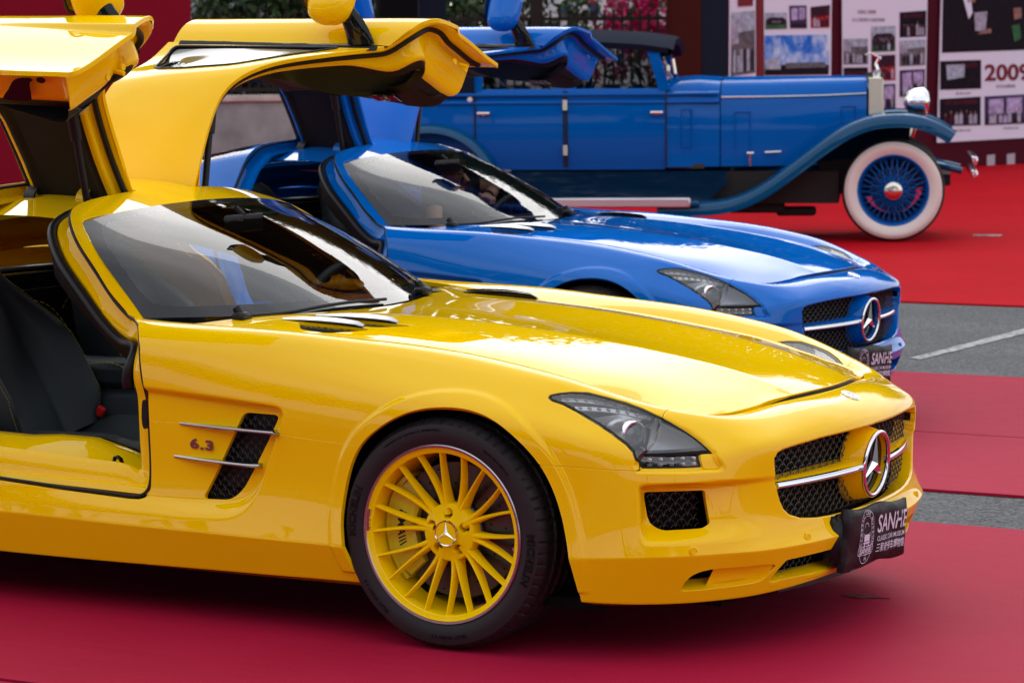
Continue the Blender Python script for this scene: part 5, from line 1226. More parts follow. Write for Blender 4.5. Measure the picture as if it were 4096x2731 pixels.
    # pin and screws on the front face
    mb = MB(); p0 = np.array([-1.055, .845, .60]); mb.tube([p0, p0 + np.array([.034, -.010, 0])], .0075, 12).map(T); mb.obj('guide_pin', 'yellow', dr)
    mb = MB()
    for dz in (.04, -.04):
        mb = MB(); c2 = p0 + np.array([-.0, -.005, dz]); mb.lathe([(.001, .006), (.010, .006), (.012, .001)], 'x', tuple(c2), 14); mb.map(T); mb.obj('guide_screw', 'yellow', dr)
    # mirror
    mirror(dr, T)
    # gas strut and hinges (belong to the body side)
    mb = MB(); a0 = np.array([-1.69, .33*s, 1.20]); a1 = np.array(T((-1.70, .62, 1.155)))
    d = (a1 - a0); mb.tube([a0, a0 + d*.52], .0125, 12); mb.tube([a0 + d*.50, a0 + d*.93], .0195, 12); mb.tube([a0 + d*.93, a1], .008, 8); st = mb.obj('gas_strut', 'black', root)
    for x, mm in ((-1.78, 'yellow'), (-2.00, 'black')):
        mb = MB(); pts = [np.array([x, (.24)*s, 1.195]), np.array([x, .235*s, 1.235]), np.array([x, .20*s, 1.265]), np.array([x, .175*s, 1.29]), np.array([x, .19*s, 1.325])]
        pr = smooth_open(pts, 4); mb.sheet([pr + np.array([-.022, 0, 0]), pr + np.array([.022, 0, 0]), pr + np.array([.022, .014*s, -.008]), pr + np.array([-.022, .014*s, -.008])], closed=False); mb.obj('door_hinge', mm, root)
    mb = MB(); zr = lambda x: 1.233
    xs = np.linspace(-2.06, -1.63, 20); hz = [height(GG, x, .16) for x in xs]
    mb.sheet([[(x, .152*s, z-.004) for x, z in zip(xs, hz)], [(x, .158*s, z-.035) for x, z in zip(xs, hz)], [(x, .30*s, z-.062) for x, z in zip(xs, hz)], [(x, .42*s, z-.10) for x, z in zip(xs, hz)]]); mb.obj('hinge_well', 'yellow', root, 60)
    mb = MB(); mb.tube([(x, .178*s, z-.022) for x, z in zip(xs, hz)], .007, 8); mb.obj('hinge_rail', 'yellow', root)
    mb = MB(); mb.tube([(x, (.152+.012)*s, z-.012) for x, z in zip(xs, hz)], .008, 8); mb.obj('well_seal', 'rubber', root)
    mb = MB(); mb.tube(smooth_open([(-1.93,.25*s,1.19),(-1.86,.27*s,1.18),(-1.80,.26*s,1.175),(-1.74,.28*s,1.172),(-1.70,.27*s,1.17)], 4), .011, 8); mb.obj('wire_loom', 'black', root)
def mirror(dr, T):
    """door mirror: a stalk and a rounded housing (closed-door coordinates, y > 0 side)"""
    mb = MB(); ps = smooth_open([(-1.275, .805, .915), (-1.285, .84, .935), (-1.31, .885, .955), (-1.345, .93, .975), (-1.37, .98, .99)], 4); n = len(ps)
    rows = []
    for i, p in enumerate(ps):
        t = i/(n-1); hx = .055 - .022*t; hz = .018 - .004*t; w = np.linspace(0, 2*math.pi, 16, endpoint=False); rows.append(np.stack([p[0] + hx*np.cos(w), p[1] + 0*w - .010*np.sin(w), p[2] + hz*np.sin(w)], -1))
    mb.sheet(rows, closed=True).map(T); mb.obj('mirror_stalk', 'gloss_black', dr)
    mb = MB(); rows = []; n = 20
    for i in range(n + 1):
        t = i/n; y = .842 + .25*t; k = (1 - abs(2*t-1)**4.2)**.5 if 0 < t < 1 else .02; w = np.linspace(0, 2*math.pi, 28, endpoint=False)
        c, sn = np.cos(w), np.sin(w); sup = lambda v, e: np.sign(v)*abs(v)**e
        xx = -1.385 + sup(c, .75)*np.where(c > 0, .100, .072)*k*(.92+.08*t); zz = 1.005 + sup(sn, .75)*.066*k - .006*t
        rows.append(np.stack([xx, y + 0*w, zz], -1))
    mb.sheet(rows, closed=True).map(T); mb.obj('mirror_housing', 'yellow', dr, 60)
    mb = MB(); q = round_poly([(.90, .95), (1.085, .95), (1.085, 1.06), (.90, 1.06)], .035); mb.add([T((-1.4565, a, b)) for a, b in q], [tuple(range(len(q)))]); mb.obj('mirror_glass', 'chrome', dr, fix=False)
    mb = MB(); q = round_poly([(.893, .943), (1.092, .943), (1.092, 1.067), (.893, 1.067)], .04); mb.tube([T((-1.452, a, b)) for a, b in q], .006, 6, closed=True); mb.obj('mirror_rim', 'black', dr)
# ------------------------------------------------------------------ wheel, brake, tyre
def tyre_mesh(name, R=.334, rim=.247, w=.268, tread=True):
    """y from 0 (outer face) to -w; outer face towards +y"""
    h = R - rim; k = w
    side = [(rim, -.012), (rim+.004, -.006), (rim+.012, -.001), (rim+.03, .004), (rim+h*.55, .006), (rim+h*.78, .001), (R-.012, -.010), (R-.004, -.022)]
    tr = [(R - .0035*((abs(y+w/2)/(w/2-.022))**4), y) for y in np.linspace(-.022-.006, -w+.028, 44)]
    prof = side + tr + [(r, -w - y) for r, y in reversed(side)]
    n = 420; P = np.array(prof); A = np.linspace(0, 2*math.pi, n, endpoint=False)
    Rr = np.repeat(P[None, :, 0], n, 0).copy(); Y = np.repeat(P[None, :, 1], n, 0)
    if tread:
        yy = -Y/w                                   # 0 outer .. 1 inner
        arc = A[:, None]*R
        # circumferential channels
        for c, hw in ((.24, .020), (.42, .022), (.60, .022), (.77, .018)):
            Rr -= .007*(abs(yy - c) < hw)*(Rr > R-.02)
        pitch = 2*math.pi*R/64
        sh = (arc + (yy-.1)*.055 + .006*np.sin(yy*30))/pitch; fr = (sh % 1)
        Rr -= .0055*((fr < .13) & (yy < .215) & (Rr > R-.016) & (yy > .02))
        sh2 = (arc + (yy-.3)*.10)/pitch; Rr -= .004*(((sh2 % 1) < .10) & (yy > .26) & (yy < .98) & (Rr > R-.012))
    V = np.stack([Rr*np.cos(A)[:, None], Y, Rr*np.sin(A)[:, None]], -1).reshape(-1, 3); m = P.shape[0]
    I = np.arange(n*m).reshape(n, m); J = np.roll(I, -1, 0)
    F = np.stack([I[:, :-1], J[:, :-1], J[:, 1:], I[:, 1:]], -1).reshape(-1, 4)
    me = bpy.data.meshes.new(name); me.from_pydata(V.tolist(), [], F.tolist()); me.materials.append(MT['tyre'])
    me.polygons.foreach_set('use_smooth', [True]*len(me.polygons)); me.set_sharp_from_angle(angle=math.radians(40)); me.update(); return me
_W = {}
def wheel_meshes():
    if _W: return _W
    _W['tyre'] = tyre_mesh('tyre')
    # rim lip and barrel (outer face towards +y, lip at y = 0)
    mb = MB(); mb.lathe([(.2465, -.018), (.2515, -.010), (.2575, -.006), (.2580, 0.0), (.2555, .0025), (.2495, .002), (.2478, -.001)], 'y', n=128); _W['lip'] = mb.mesh('rim_lip', 'satin', 30)
    mb = MB(); mb.lathe([(.2478, -.001), (.2455, -.0045), (.2345, -.0085), (.2325, -.011), (.2315, -.030), (.2290, -.075), (.2265, -.13), (.2280, -.22), (.244, -.235)], 'y', n=128); _W['barrel'] = mb.mesh('barrel', 'wheelpaint', 30)
    mb = MB()
    # 20 spokes joined in pairs
    def yface(r): return np.interp(r, [.06, .085, .12, .17, .22, .247], [-.042, -.045, -.040, -.029, -.015, -.005])
    for k in range(10):
        a0 = 2*math.pi*k/10 + math.radians(7)
        for sgn in (-1, 1):
            rows = []
            for r in np.linspace(.052, .2445, 16):
                t = (r-.052)/(.2445-.052)
                off = sgn*(math.radians(2.2) + math.radians(7.0)*min(1, (t/.92))**.9)
                a = a0 + off; er = np.array([math.cos(a), 0, math.sin(a)]); et = np.array([-math.sin(a), 0, math.cos(a)])
                w = np.interp(r, [.05, .09, .13, .20, .232, .2445], [.0125, .0090, .0063, .0048, .0049, .0090]); y = yface(r); d = np.interp(r, [.05, .12, .24], [.045, .034, .024])
                rows.append([er*r + et*(-w) + np.array([0, y-d, 0]), er*r + et*(-w*.92) + np.array([0, y-.008, 0]), er*r + et*(-w*.40) + np.array([0, y-.0005, 0]), er*r + et*(w*.1) + np.array([0, y, 0]), er*r + et*(w*.40) + np.array([0, y-.0005, 0]), er*r + et*(w*.92) + np.array([0, y-.008, 0]), er*r + et*w + np.array([0, y-d, 0])])
            mb.sheet(rows)
    # hub disc with five bolt wells
    n = 120; rows = []
    A = np.linspace(0, 2*math.pi, n, endpoint=False)
    rr = np.concatenate([[.034], np.linspace(.040, .080, 26), [.084, .084]])
    G = np.zeros((len(rr), n, 3))
    for i, r in enumerate(rr):
        y = np.full(n, np.interp(r, [.034, .042, .06, .080, .084], [-.036, -.036, -.041, -.046, -.052]))
        if i == len(rr)-1: y = y - .05
        for b in range(5):
            ab = math.pi/2 + b*2*math.pi/5; d = np.hypot(r*np.cos(A) - .056*math.cos(ab), r*np.sin(A) - .056*math.sin(ab)); y -= .050*(1 - sstep(d, .0125, .0150))
        G[i] = np.stack([r*np.cos(A), y, r*np.sin(A)], -1)
    mb.sheet(list(G), closed=True); _W['spokes'] = mb.mesh('spokes', 'wheelpaint', 42)
    mb = MB(); mb.lathe([(.0005, -.027), (.0325, -.027), (.0335, -.031)], 'y', n=40, m=0); mb.lathe([(.0375, -.041), (.0375, -.029), (.0355, -.0255), (.0330, -.0265), (.0325, -.031)], 'y', n=48, m=1)
    star3(mb, (0, -.027, 0), .0335, .0065, .006, axis=1, m=1); _W['cap'] = mb.mesh('hub_cap', ['wheelpaint', 'chrome'], 25)
    mb = MB()
    for b in range(5):
        ab = math.pi/2 + b*2*math.pi/5; mb.lathe([(.0005, -.092), (.0075, -.092), (.0085, -.095), (.009, -.105)], 'y', (.056*math.cos(ab), 0, .056*math.sin(ab)), 12)
    _W['bolts'] = mb.mesh('wheel_bolt', 'steel', 30)
    mb = MB(); mb.lathe([(.075, -.105), (.080, -.098), (.195, -.098), (.197, -.101), (.197, -.128), (.195, -.131), (.08, -.131)], 'y', n=80)
    mb.lathe([(.02, -.07), (.07, -.072), (.088, -.085), (.092, -.098)], 'y', n=48); _W['disc'] = mb.mesh('brake_disc', 'disc', 30)
    mb = MB()
    for k in range(30):
        for j, r in enumerate((.112, .135, .158, .181)):
            a = 2*math.pi*(k + j*.27)/30*1.0; mb.lathe([(.0005, -.0972), (.0032, -.0972)], 'y', (r*math.cos(a), 0, r*math.sin(a)), 8) if k % 2 == j % 2 else None
    _W['holes'] = mb.mesh('disc_holes', 'void', 30)
    mb = MB()       # caliper on the trailing side
    n = 18
    for (r0, r1, y0, y1) in ((.128, .214, -.066, -.098), (.205, .222, -.066, -.165)):
        rows = []
        for i in range(n + 1):
            a = math.radians(-44) + math.radians(88)*i/n; e = min(i, n-i)/n; q = .75 + .25*sstep(e, 0, .12); rm = (r0+r1)/2; h = (r1-r0)/2*q; c, s_ = math.cos(a), math.sin(a)
            yy = y0 - .006*(1-q)*4
            rows.append([np.array([c*(rm-h), y1, s_*(rm-h)]), np.array([c*(rm-h), yy-.008, s_*(rm-h)]), np.array([c*(rm-h*.8), yy, s_*(rm-h*.8)]), np.array([c*(rm+h*.8), yy, s_*(rm+h*.8)]), np.array([c*(rm+h), yy-.008, s_*(rm+h)]), np.array([c*(rm+h), y1, s_*(rm+h)])])
        mb.sheet(rows); mb.add(rows[0], [tuple(range(6))]); mb.add(rows[-1], [tuple(range(6))])
    _W['caliper'] = mb.mesh('caliper', 'caliper', 35)
    V, F = text_mesh('///AMG', .034, .0008, .0008, align='CENTER'); mb = MB(); vv = []
    for v in V:
        a = math.radians(0) + v[0]/.172*1.0; r = .182 - v[1]; vv.append((r*math.cos(a), -.0655 + v[2], r*math.sin(a)))
    mb.add(vv, F); _W['cal_text'] = mb.mesh('caliper_lettering', 'black', 30, fix=False)
    # raised sidewall lettering, reading clockwise seen from outside
    mb = MB()
    def around(txt, size, r, deg, bold=0, ys=.0068):
        V, F = text_mesh(txt, size, bold, .0007, align='CENTER', spacing=1.1); vv = []
        for v in V:
            a = math.radians(deg) + v[0]/(r)*1.0; q = r + v[1]*1.0 - size*.3; vv.append((-q*math.cos(a) if False else q*math.cos(a), np.interp(q, [.25, .26, .275, .295, .31, .32, .33], [-.001, .001, .0045, .0062, .003, -.004, -.012]) + .0012 + v[2], q*math.sin(a)))
        mb.add(vv, F)
    _W['around'] = around
    around('MICHELIN', .031, .292, 10, .0016); around('PILOT SPORT 4 S', .014, .292, -42, .0); around('MICHELIN', .031, .292, 190, .0016)
    around('TREADWEAR 300  TRACTION AA  TEMPERATURE A', .008, .300, 72); around('265/35 ZR19 (98Y) XL', .010, .289, 130); around('PILOT SPORT 4 S', .014, .292, 265)
    _W['letters'] = mb.mesh('sidewall_lettering', 'tyre_text', 30, fix=False)
    mb = MB(); V, F = text_mesh('///AMG', .020, .0004, .0005, align='CENTER'); vv = []
    for v in V:
        a = math.radians(6) - v[0]/.24; r = .2405 - v[1]*.55; vv.append((r*math.cos(a), .0015 + v[2] - (.25-r)*.8, r*math.sin(a)))
    mb.add(vv, F, 1)
    q = [((.2500 if k < 8 else .2400), math.radians(6) + (-.13 + .26*(k % 8)/7)*(1 if k < 8 else -1)) for k in range(16)]
    mb.add([(r*math.cos(a), .0012 - (.25-r)*.9, r*math.sin(a)) for r, a in q], [tuple(range(16))], 0); _W['plaque'] = mb.mesh('rim_plaque', ['satin', 'black'], 30, fix=False)
    mb = MB(); mb.lathe([(.0005, .010), (.005, .010), (.0065, .006), (.0068, 0), (.004, -.02)], 'y', (-.222, -.035, -.028), 12); _W['valve'] = mb.mesh('valve', 'steel', 30)
    return _W
def wheel(root, x, s):
    W_ = wheel_meshes(); yo = .947 if x == 0 else .955
    w = bpy.data.objects.new('wheel', W_['spokes']); C.objects.link(w); w.parent = root
    w.location = (x, yo*s, .334); w.rotation_euler = (0, 0, 0 if s > 0 else math.pi)
    names = [('tyre', 'tyre'), ('rim_lip', 'lip'), ('barrel', 'barrel'), ('hub_cap', 'cap'), ('wheel_bolt', 'bolts'), ('brake_disc', 'disc')]
    if x == 0: names += [('disc_holes', 'holes'), ('caliper', 'caliper'), ('caliper_lettering', 'cal_text'), ('sidewall_lettering', 'letters'), ('rim_plaque', 'plaque'), ('valve', 'valve')]
    for nm, k in names:
        o = bpy.data.objects.new(nm, W_[k]); C.objects.link(o); o.parent = w
        if nm in ('caliper', 'caliper_lettering', 'valve') and s > 0: pass
# ------------------------------------------------------------------ interior
def seat(root, yc):
    st = MB()
    # backrest: lofted cross-sections leaning back
    def back(t, half):      # half-width and bolster profile at height t
        pass
    rows = []; n = 20; m = 17
    base = np.array([-1.88, yc, .41]); lean = np.array([-.50, 0, .86]); lean /= np.linalg.norm(lean); fwd = np.array([lean[2], 0, -lean[0]])
    for i in range(n):
        t = i/(n-1); h = .72*t; w = np.interp(t, [0, .12, .35, .55, .72, .85, 1], [.235, .265, .275, .262, .205, .15, .125]); bol = np.interp(t, [0, .15, .45, .65, .8, 1], [.06, .11, .105, .05, .015, .02]); th = np.interp(t, [0, .5, .8, 1], [.10, .085, .09, .07])
        if i == n-1: w *= .8; th *= .6
        r = []
        for k in range(m):
            u = -1 + 2*k/(m-1); f = th*.5 + bol*sstep(abs(u), .45, .85)*(1 - .5*sstep(abs(u), .88, 1.0)) - .012*math.exp(-((abs(u)-.48)/.06)**2)
            r.append(base + lean*h + np.array([0, 1, 0])*u*w + fwd*f)
        for k in range(m):
            u = 1 - 2*k/(m-1); r.append(base + lean*h + np.array([0, 1, 0])*u*w*.97 - fwd*(th*.8*(1 - abs(u)**4*.5)))
        rows.append(r)
    st.sheet(rows, closed=True); st.add(rows[-1], [tuple(range(2*m))]); so_ = st.obj('seat', 'leather', root, 70)
    cu = MB(); rows = []
    for i in range(14):
        t = i/13; x = -1.90 + .60*t; w = np.interp(t, [0, .3, .8, 1], [.24, .265, .265, .24]); bol = np.interp(t, [0, .3, .8, 1], [.05, .075, .06, .02]); r = []
        for k in range(15):
            u = -1 + 2*k/14; r.append(np.array([x, yc + u*w, .40 + .055*t - .03*sstep(t, .9, 1) + bol*sstep(abs(u), .5, .85)*(1-.5*sstep(abs(u), .88, 1))]))
        for k in range(15):
            u = 1 - 2*k/14; r.append(np.array([x, yc + u*w, .20]))
        rows.append(r)
    cu.sheet(rows, closed=True); cu.add(rows[-1], [tuple(range(30))]); cu.obj('seat_cushion', 'leather', so_, 70)
    # stitching: dashed thread along the bolster edges
    for s in (-1, 1):
        mb = MB(); pts = []
        for i in range(60):
            t = i/59*.86 + .02; h = .72*t; w = np.interp(t, [0, .12, .35, .55, .72, .85, 1], [.235, .265, .275, .262, .205, .15, .125]); bol = np.interp(t, [0, .15, .45, .65, .8, 1], [.06, .11, .105, .05, .015, .02]); th = np.interp(t, [0, .5, .8, 1], [.10, .085, .09, .07])
            u = .90; f = th*.5 + bol*.93 + .004; pts.append(base + lean*h + np.array([0, 1, 0])*s*u*w + fwd*f)
        P = smooth_open(pts, 3)
        for i in range(0, len(P)-2, 3): mb.tube(P[i:i+3], .0009, 4)
        # arc across the side of the bolster
        Q = smooth_open([base + lean*a + np.array([0, s*b, 0]) + fwd*c for a, b, c in ((.48, .277, -.03), (.50, .276, .02), (.46, .279, .075), (.36, .286, .105), (.24, .288, .115), (.12, .272, .10), (.03, .25, .07))], 12)
        for i in range(0, len(Q)-2, 3): mb.tube(Q[i:i+3], .0009, 4)
        mb.obj('stitching', 'thread', so_)
    return so_
def interior(root):
    for yc in (-.385, .385): seat(root, yc)
    # tunnel and console with armrest
    mb = MB(); rows = []
    for x, h in ((-2.1, .56), (-1.75, .57), (-1.4, .585), (-1.1, .62), (-.85, .70)): rows.append([(x, -.16, .2), (x, -.135, h-.03), (x, -.10, h), (x, .10, h), (x, .135, h-.03), (x, .16, .2)])
    mb.sheet(rows); mb.obj('console', 'leather', root, 60)
    mb = MB(); mb.bbox((-1.86, -.02, .615), (.40, .20, .085), .022); mb.obj('armrest', 'leather', root)
    mb = MB()
    for yy in (-.118, -.124):
        P = smooth_open([(-2.02, yy, .648), (-1.90, yy, .648), (-1.71, yy, .645), (-1.672, yy, .61), (-1.668, yy, .58)], 14)
        for i in range(0, len(P)-2, 3): mb.tube(P[i:i+3] + np.array([0, -.004, 0]), .0010, 4)
    mb.obj('stitching', 'thread', root)
    mb = MB(); mb.bbox((-1.52, 0, .600), (.26, .13, .02), .006); mb.lathe([(.02, .60), (.024, .64), (.018, .68), (.001, .685)], 'z', (-1.45, 0, 0), 16); mb.obj('shift_panel', 'satin', root)
    # dashboard
    mb = MB(); rows = []
    for x, z in ((-.80, .872), (-.95, .880), (-1.06, .868), (-1.12, .83), (-1.11, .76), (-1.05, .70), (-1.0, .5)):
        ys = np.linspace(-.76, .76, 21); rows.append([(x - .02*math.cos(y*2), y, z + (.022*math.exp(-((y-.38)/.17)**2) if z > .8 else 0) + .004*math.cos(y*4)) for y in ys])
    mb.sheet(rows); mb.obj('dashboard', 'dash', root, 60)
    for y in (-.62, -.13, .13, .62):
        mb = MB(); mb.lathe([(.030, -.008), (.034, 0), (.030, .004), (.024, 0)], 'x', (-1.125, y, .80), 24); mb.obj('air_vent', 'chrome', root)
    # steering wheel
    mb = MB(); c = np.array([-1.22, .38, .80]); ax = np.array([-.93, 0, .36]); t1 = np.array([0, 1, 0]); t2 = np.cross(ax, t1); A = np.linspace(0, 2*math.pi, 48, endpoint=False)
    mb.tube([c + t1*.185*math.cos(a) + t2*.185*math.sin(a) for a in A], .0155, 10, closed=True)
    for a in (math.radians(-5), math.radians(185), math.radians(270)): mb.tube([c - ax*.02, c + (t1*math.cos(a) + t2*math.sin(a))*.18], .014, 6)
    mb.bbox(c - ax*.012, (.05, .14, .12), .02, rotm('y', 20)); mb.tube([c, c + np.array([.2, 0, -.06])], .03, 10); mb.obj('steering_wheel', 'leather', root)
    mb = MB(); mb.tube([c + t1*.186*math.cos(a) + t2*.186*math.sin(a) for a in np.linspace(math.pi/2-.12, math.pi/2+.12, 8)], .0162, 10); mb.obj('wheel_mark', 'yellow', root)
    # rear parcel shelf and bulkhead, belt buckle
    mb = MB(); mb.box((-2.48, 0, .86), (.3, 1.5, .03)); mb.box((-2.32, 0, .62), (.04, 1.5, .5)); mb.obj('rear_bulkhead', 'trim', root)
    mb = MB(); mb.tube(smooth_open([(-2.34, -.60, .93), (-2.35, -.2, .94), (-2.35, .2, .94), (-2.34, .60, .93)], 6), .012, 8); mb.obj('strut_bar', 'black', root)
    mb = MB(); mb.bbox((-1.78, -.17, .50), (.03, .02, .035), .004, rotm('y', 30)); mb.obj('belt_buckle', 'red', root)
    mb = MB(); mb.bbox((-1.30, 0, 1.135), (.012, .22, .06), .01); mb.tube([(-1.30, 0, 1.16), (-1.33, 0, 1.185)], .01, 8); mb.obj('rear_view_mirror', 'black', root)
    for s in (1, -1):
        mb = MB(); mb.bbox((-1.56, .33*s, 1.150), (.14, .36, .012), .006, rotm('y', 12)); mb.obj('sun_visor', 'trim', root)
    # floor, inner side skins so that nothing shows through
    mb = MB(); mb.box((-1.55, 0, .205), (1.2, 1.5, .03))
    for s in (1, -1): mb.box((-.92, .78*s, .55), (.3, .02, .6))
    mb.obj('floor_tub', 'void', root)
# ------------------------------------------------------------------ the old blue limousine (local: x forward from the front axle, y left, z up)
MT['vblue'] = mat('old_blue', (.0, .105, .44), .5, coat=.5, coatr=.04, spec=0)
MT['vfender'] = mat('old_blue_fender', (.0, .065, .17), .5, coat=1, coatr=.03, spec=0)
MT['vdark'] = mat('old_navy_valance', (.002, .018, .05), .4, coat=.5, spec=0)
MT['vtop'] = mat('navy_leather', (.010, .014, .030), .7, spec=.04, bump=(60, .2, .004))
MT['nickel'] = mat('nickel', (.78, .72, .62), .16, 1)
MT['alu'] = mat('running_board_alu', (.75, .74, .76), .32, .9)
MT['whitewall'] = mat('whitewall', (.78, .74, .70), .6)
MT['vtyre'] = mat('old_tyre', (.018, .017, .018), .75)
MT['chassis'] = mat('chassis', (.02, .018, .018), .7)
MT['vglass'] = glass('old_glass', (.62, .66, .66), 0, .02)
MT['upholstery'] = mat('upholstery', (.05, .04, .035), .8)
def vint_wheel(root, x, s):
    R, ri = .447, .310
    mb = MB(); mb.lathe([(ri, -.02), (ri+.01, .012), (ri+.05, .030), (ri+.09, .034), (.413, .024), (.432, .0), (.442, -.03), (R, -.07), (.442, -.11), (.42, -.14), (ri+.05, -.165), (ri, -.13)], 'y', n=96)
    w = mb.obj('wheel', 'vtyre', root, 40); w.location = (x, .74*s, .447); w.rotation_euler = (0, 0, 0 if s > 0 else math.pi)
    mb = MB(); mb.lathe([(ri+.002, .008), (ri+.012, .016), (ri+.05, .0345), (ri+.08, .0385), (.410, .029), (.422, .014)], 'y', n=96); mb.obj('whitewall', 'whitewall', w)
    mb = MB(); mb.lathe([(.275, -.10), (.285, -.02), (.293, .004), (.306, .012), (.313, .008), (.312, -.02)], 'y', n=96); mb.obj('rim', 'vblue', w)
    mb = MB()
    for k in range(64):
        a = 2*math.pi*k/64; lay = k % 4; sg = 1 if k % 2 else -1; y0 = (.045 if lay < 2 else -.06); r0 = .055 if lay < 2 else .07; da = sg*math.radians(62 if lay < 2 else 40); y1 = -.02 if lay < 2 else -.06
        mb.tube([(r0*math.cos(a+da), y0, r0*math.sin(a+da)), (.286*math.cos(a), y1, .286*math.sin(a))], .0042, 5, cap=False)
    mb.obj('wire_spokes', 'vblue', w)
    mb = MB(); mb.lathe([(.0, .09), (.04, .089), (.070, .083), (.077, .075), (.077, .05)], 'y', n=40, m=0); mb.lathe([(.062, .06), (.072, .04), (.075, -.08)], 'y', n=32, m=1); mb.lathe([(.2, -.10), (.20, -.075), (.03, -.075)], 'y', n=40, m=2); mb.obj('hub_cap', ['nickel', 'vblue', 'chassis'], w)
def vintage(root):
    # main tub: side profile sections along x -> loft with rounded top edge
    xs = [-4.55, -4.2, -3.68, -2.87, -2.0, -1.97, -1.50]
    def tub(x, z0, z1, hw, name=None): pass
    mb = MB()
    def sect(x, hw, zt, r=.05, zb=.635, bulge=.02):
        o = [(x, hw - .03, zb), (x, hw, zb + .10), (x, hw + bulge, zb + .35), (x, hw + bulge*.8, zt - .12), (x, hw + .004, zt - r*.5), (x, hw - .02, zt), (x, hw - .12, zt + .004)]; return o
    S1 = [sect(-4.62, .50, 1.22), sect(-4.45, .62, 1.26), sect(-4.1, .70, 1.27), sect(-3.6, .74, 1.27), sect(-2.9, .755, 1.27), sect(-2.3, .75, 1.27), sect(-1.99, .735, 1.27)]
    mb.sheet(S1); mb.mirror(); body = mb.obj('body', 'vblue', root, 30)
    # doors as separate raised skins
    for s in (1, -1):
        for x0, x1 in ((-3.655, -2.885), (-2.835, -1.985)):
            mb = MB(); rows = []
            for x in np.linspace(x0, x1, 8):
                hw = np.interp(x, [-4.1, -3.6, -2.9, -2.3, -1.99], [.70, .74, .755, .75, .735]); rows.append([(x, (hw - .026)*s, .655), (x, (hw + .006)*s, .74), (x, (hw + .026)*s, .985), (x, (hw + .022)*s, 1.15), (x, (hw + .012)*s, 1.225)])
            mb.sheet(rows); d = mb.obj('door', 'vblue', root, 30)
            hx = x0 + .07 if x0 < -3 else x1 - .07
            hy = np.interp(hx, [-3.6, -2.9, -1.99], [.74, .755, .735]) + .03
            m2 = MB(); m2.tube([(hx - .055, (hy+.025)*s, 1.135), (hx + .055, (hy+.025)*s, 1.135)], .016, 8); m2.tube([(hx, hy*s, 1.125), (hx, (hy+.025)*s, 1.125)], .012, 8); m2.obj('door_handle', 'nickel', d)
            hx = x1 + .018 if x0 < -3 else x0 - .018
            for hz in (1.205, .81):
                m2 = MB(); m2.tube([(hx, .80*s, hz-.045), (hx, .80*s, hz+.045)], .018, 8); m2.bbox((hx, .785*s, hz), (.03, .03, .06), .005); m2.obj('hinge', 'nickel', d)
        for x in (-3.665, -2.872, -2.848, -1.975):
            hw = np.interp(x, [-4.1, -3.6, -2.9, -2.3, -1.99], [.70, .74, .755, .75, .735]); mb = MB(); mb.tube([(x, (hw-.004)*s, .66), (x, (hw+.020)*s, .78), (x, (hw+.027)*s, .985), (x, (hw+.024)*s, 1.18), (x, (hw+.016)*s, 1.33)], .008, 6); mb.obj('door_seam', 'chassis', root)
        # belt mouldings
        for z, r in ((1.225, .018), (1.295, .018)):
            mb = MB(); pts = [(x, (np.interp(x, [-4.62, -4.45, -4.1, -3.6, -2.9, -2.3, -1.99, -1.5], [.50, .62, .70, .74, .755, .75, .735, .60]) + .010 - (.012 if z > 1.3 else 0))*s, z) for x in np.linspace(-4.6, -1.52, 40)]
            mb.tube(pts, r, 8); mb.obj('belt_moulding', 'vblue', root)
        # waist panel between mouldings and posts above
        mb = MB(); mb.sheet([[(x, (np.interp(x, [-4.1, -3.6, -2.9, -2.3, -1.99], [.70, .74, .755, .75, .735]) + o)*s, z) for x in np.linspace(-3.68, -1.98, 24)] for o, z in ((.0, 1.25), (-.004, 1.325), (-.02, 1.345))]); mb.obj('waist_panel', 'vblue', root)
        for (xa, xb, za, zb, la) in ((-3.68, -3.60, 1.33, 1.74, 0), (-2.95, -2.77, 1.33, 1.74, 0), (-2.04, -1.94, 1.33, 1.72, -.12)):
            mb = MB(); mb.add([(xa, .735*s, za), (xb, .735*s, za), (xb+la, .70*s, zb), (xa+la, .70*s, zb), (xa, .68*s, za), (xb, .68*s, za), (xb+la, .65*s, zb), (xa+la, .65*s, zb)], [(0,1,2,3), (4,5,6,7), (0,1,5,4), (1,2,6,5), (2,3,7,6), (3,0,4,7)]); mb.obj('window_post', 'vblue', root)
        mb = MB(); mb.sheet([[(x, .72*s, 1.335) for x in (-3.6, -2.95)], [(x, .70*s, 1.70) for x in (-3.6, -2.97)]]); mb.obj('side_glass', 'vglass', root, fix=False)
        mb = MB(); mb.sheet([[(x, .72*s, 1.335) for x in (-2.77, -2.04)], [(x, .70*s, 1.70) for x in (-2.76, -2.12)]]); mb.obj('side_glass', 'vglass', root, fix=False)
        # landau quarter
        mb = MB(); mb.sheet([[(x, (hw+.012)*s, 1.27), (x, (hw+.016)*s, 1.45), (x, (hw-.03)*s, 1.72), (x, (hw-.12)*s, 1.80)] for x, hw in ((-4.58, .50), (-4.42, .62), (-4.1, .70), (-3.67, .735))]); mb.obj('landau_quarter', 'vtop', root)
        mb = MB(); mb.lathe([(.001, .77), (.018, .768), (.024, .755), (.024, .745)], 'y', (-3.71, 0, 1.255), 16) if s > 0 else mb.lathe([(.001, -.77), (.018, -.768), (.024, -.755), (.024, -.745)], 'y', (-3.71, 0, 1.255), 16); mb.obj('landau_stud', 'whitewall', root)
    # roof
    mb = MB(); rows = []
    for x, zc, hw in ((-4.6, 1.64, .45), (-4.45, 1.78, .60), (-4.1, 1.86, .70), (-3.4, 1.88, .74), (-2.6, 1.865, .74), (-2.2, 1.84, .74), (-1.96, 1.805, .73)):
        rows.append([(x, hw*u, zc - .11*abs(u)**3) for u in np.linspace(-1, 1, 17)])
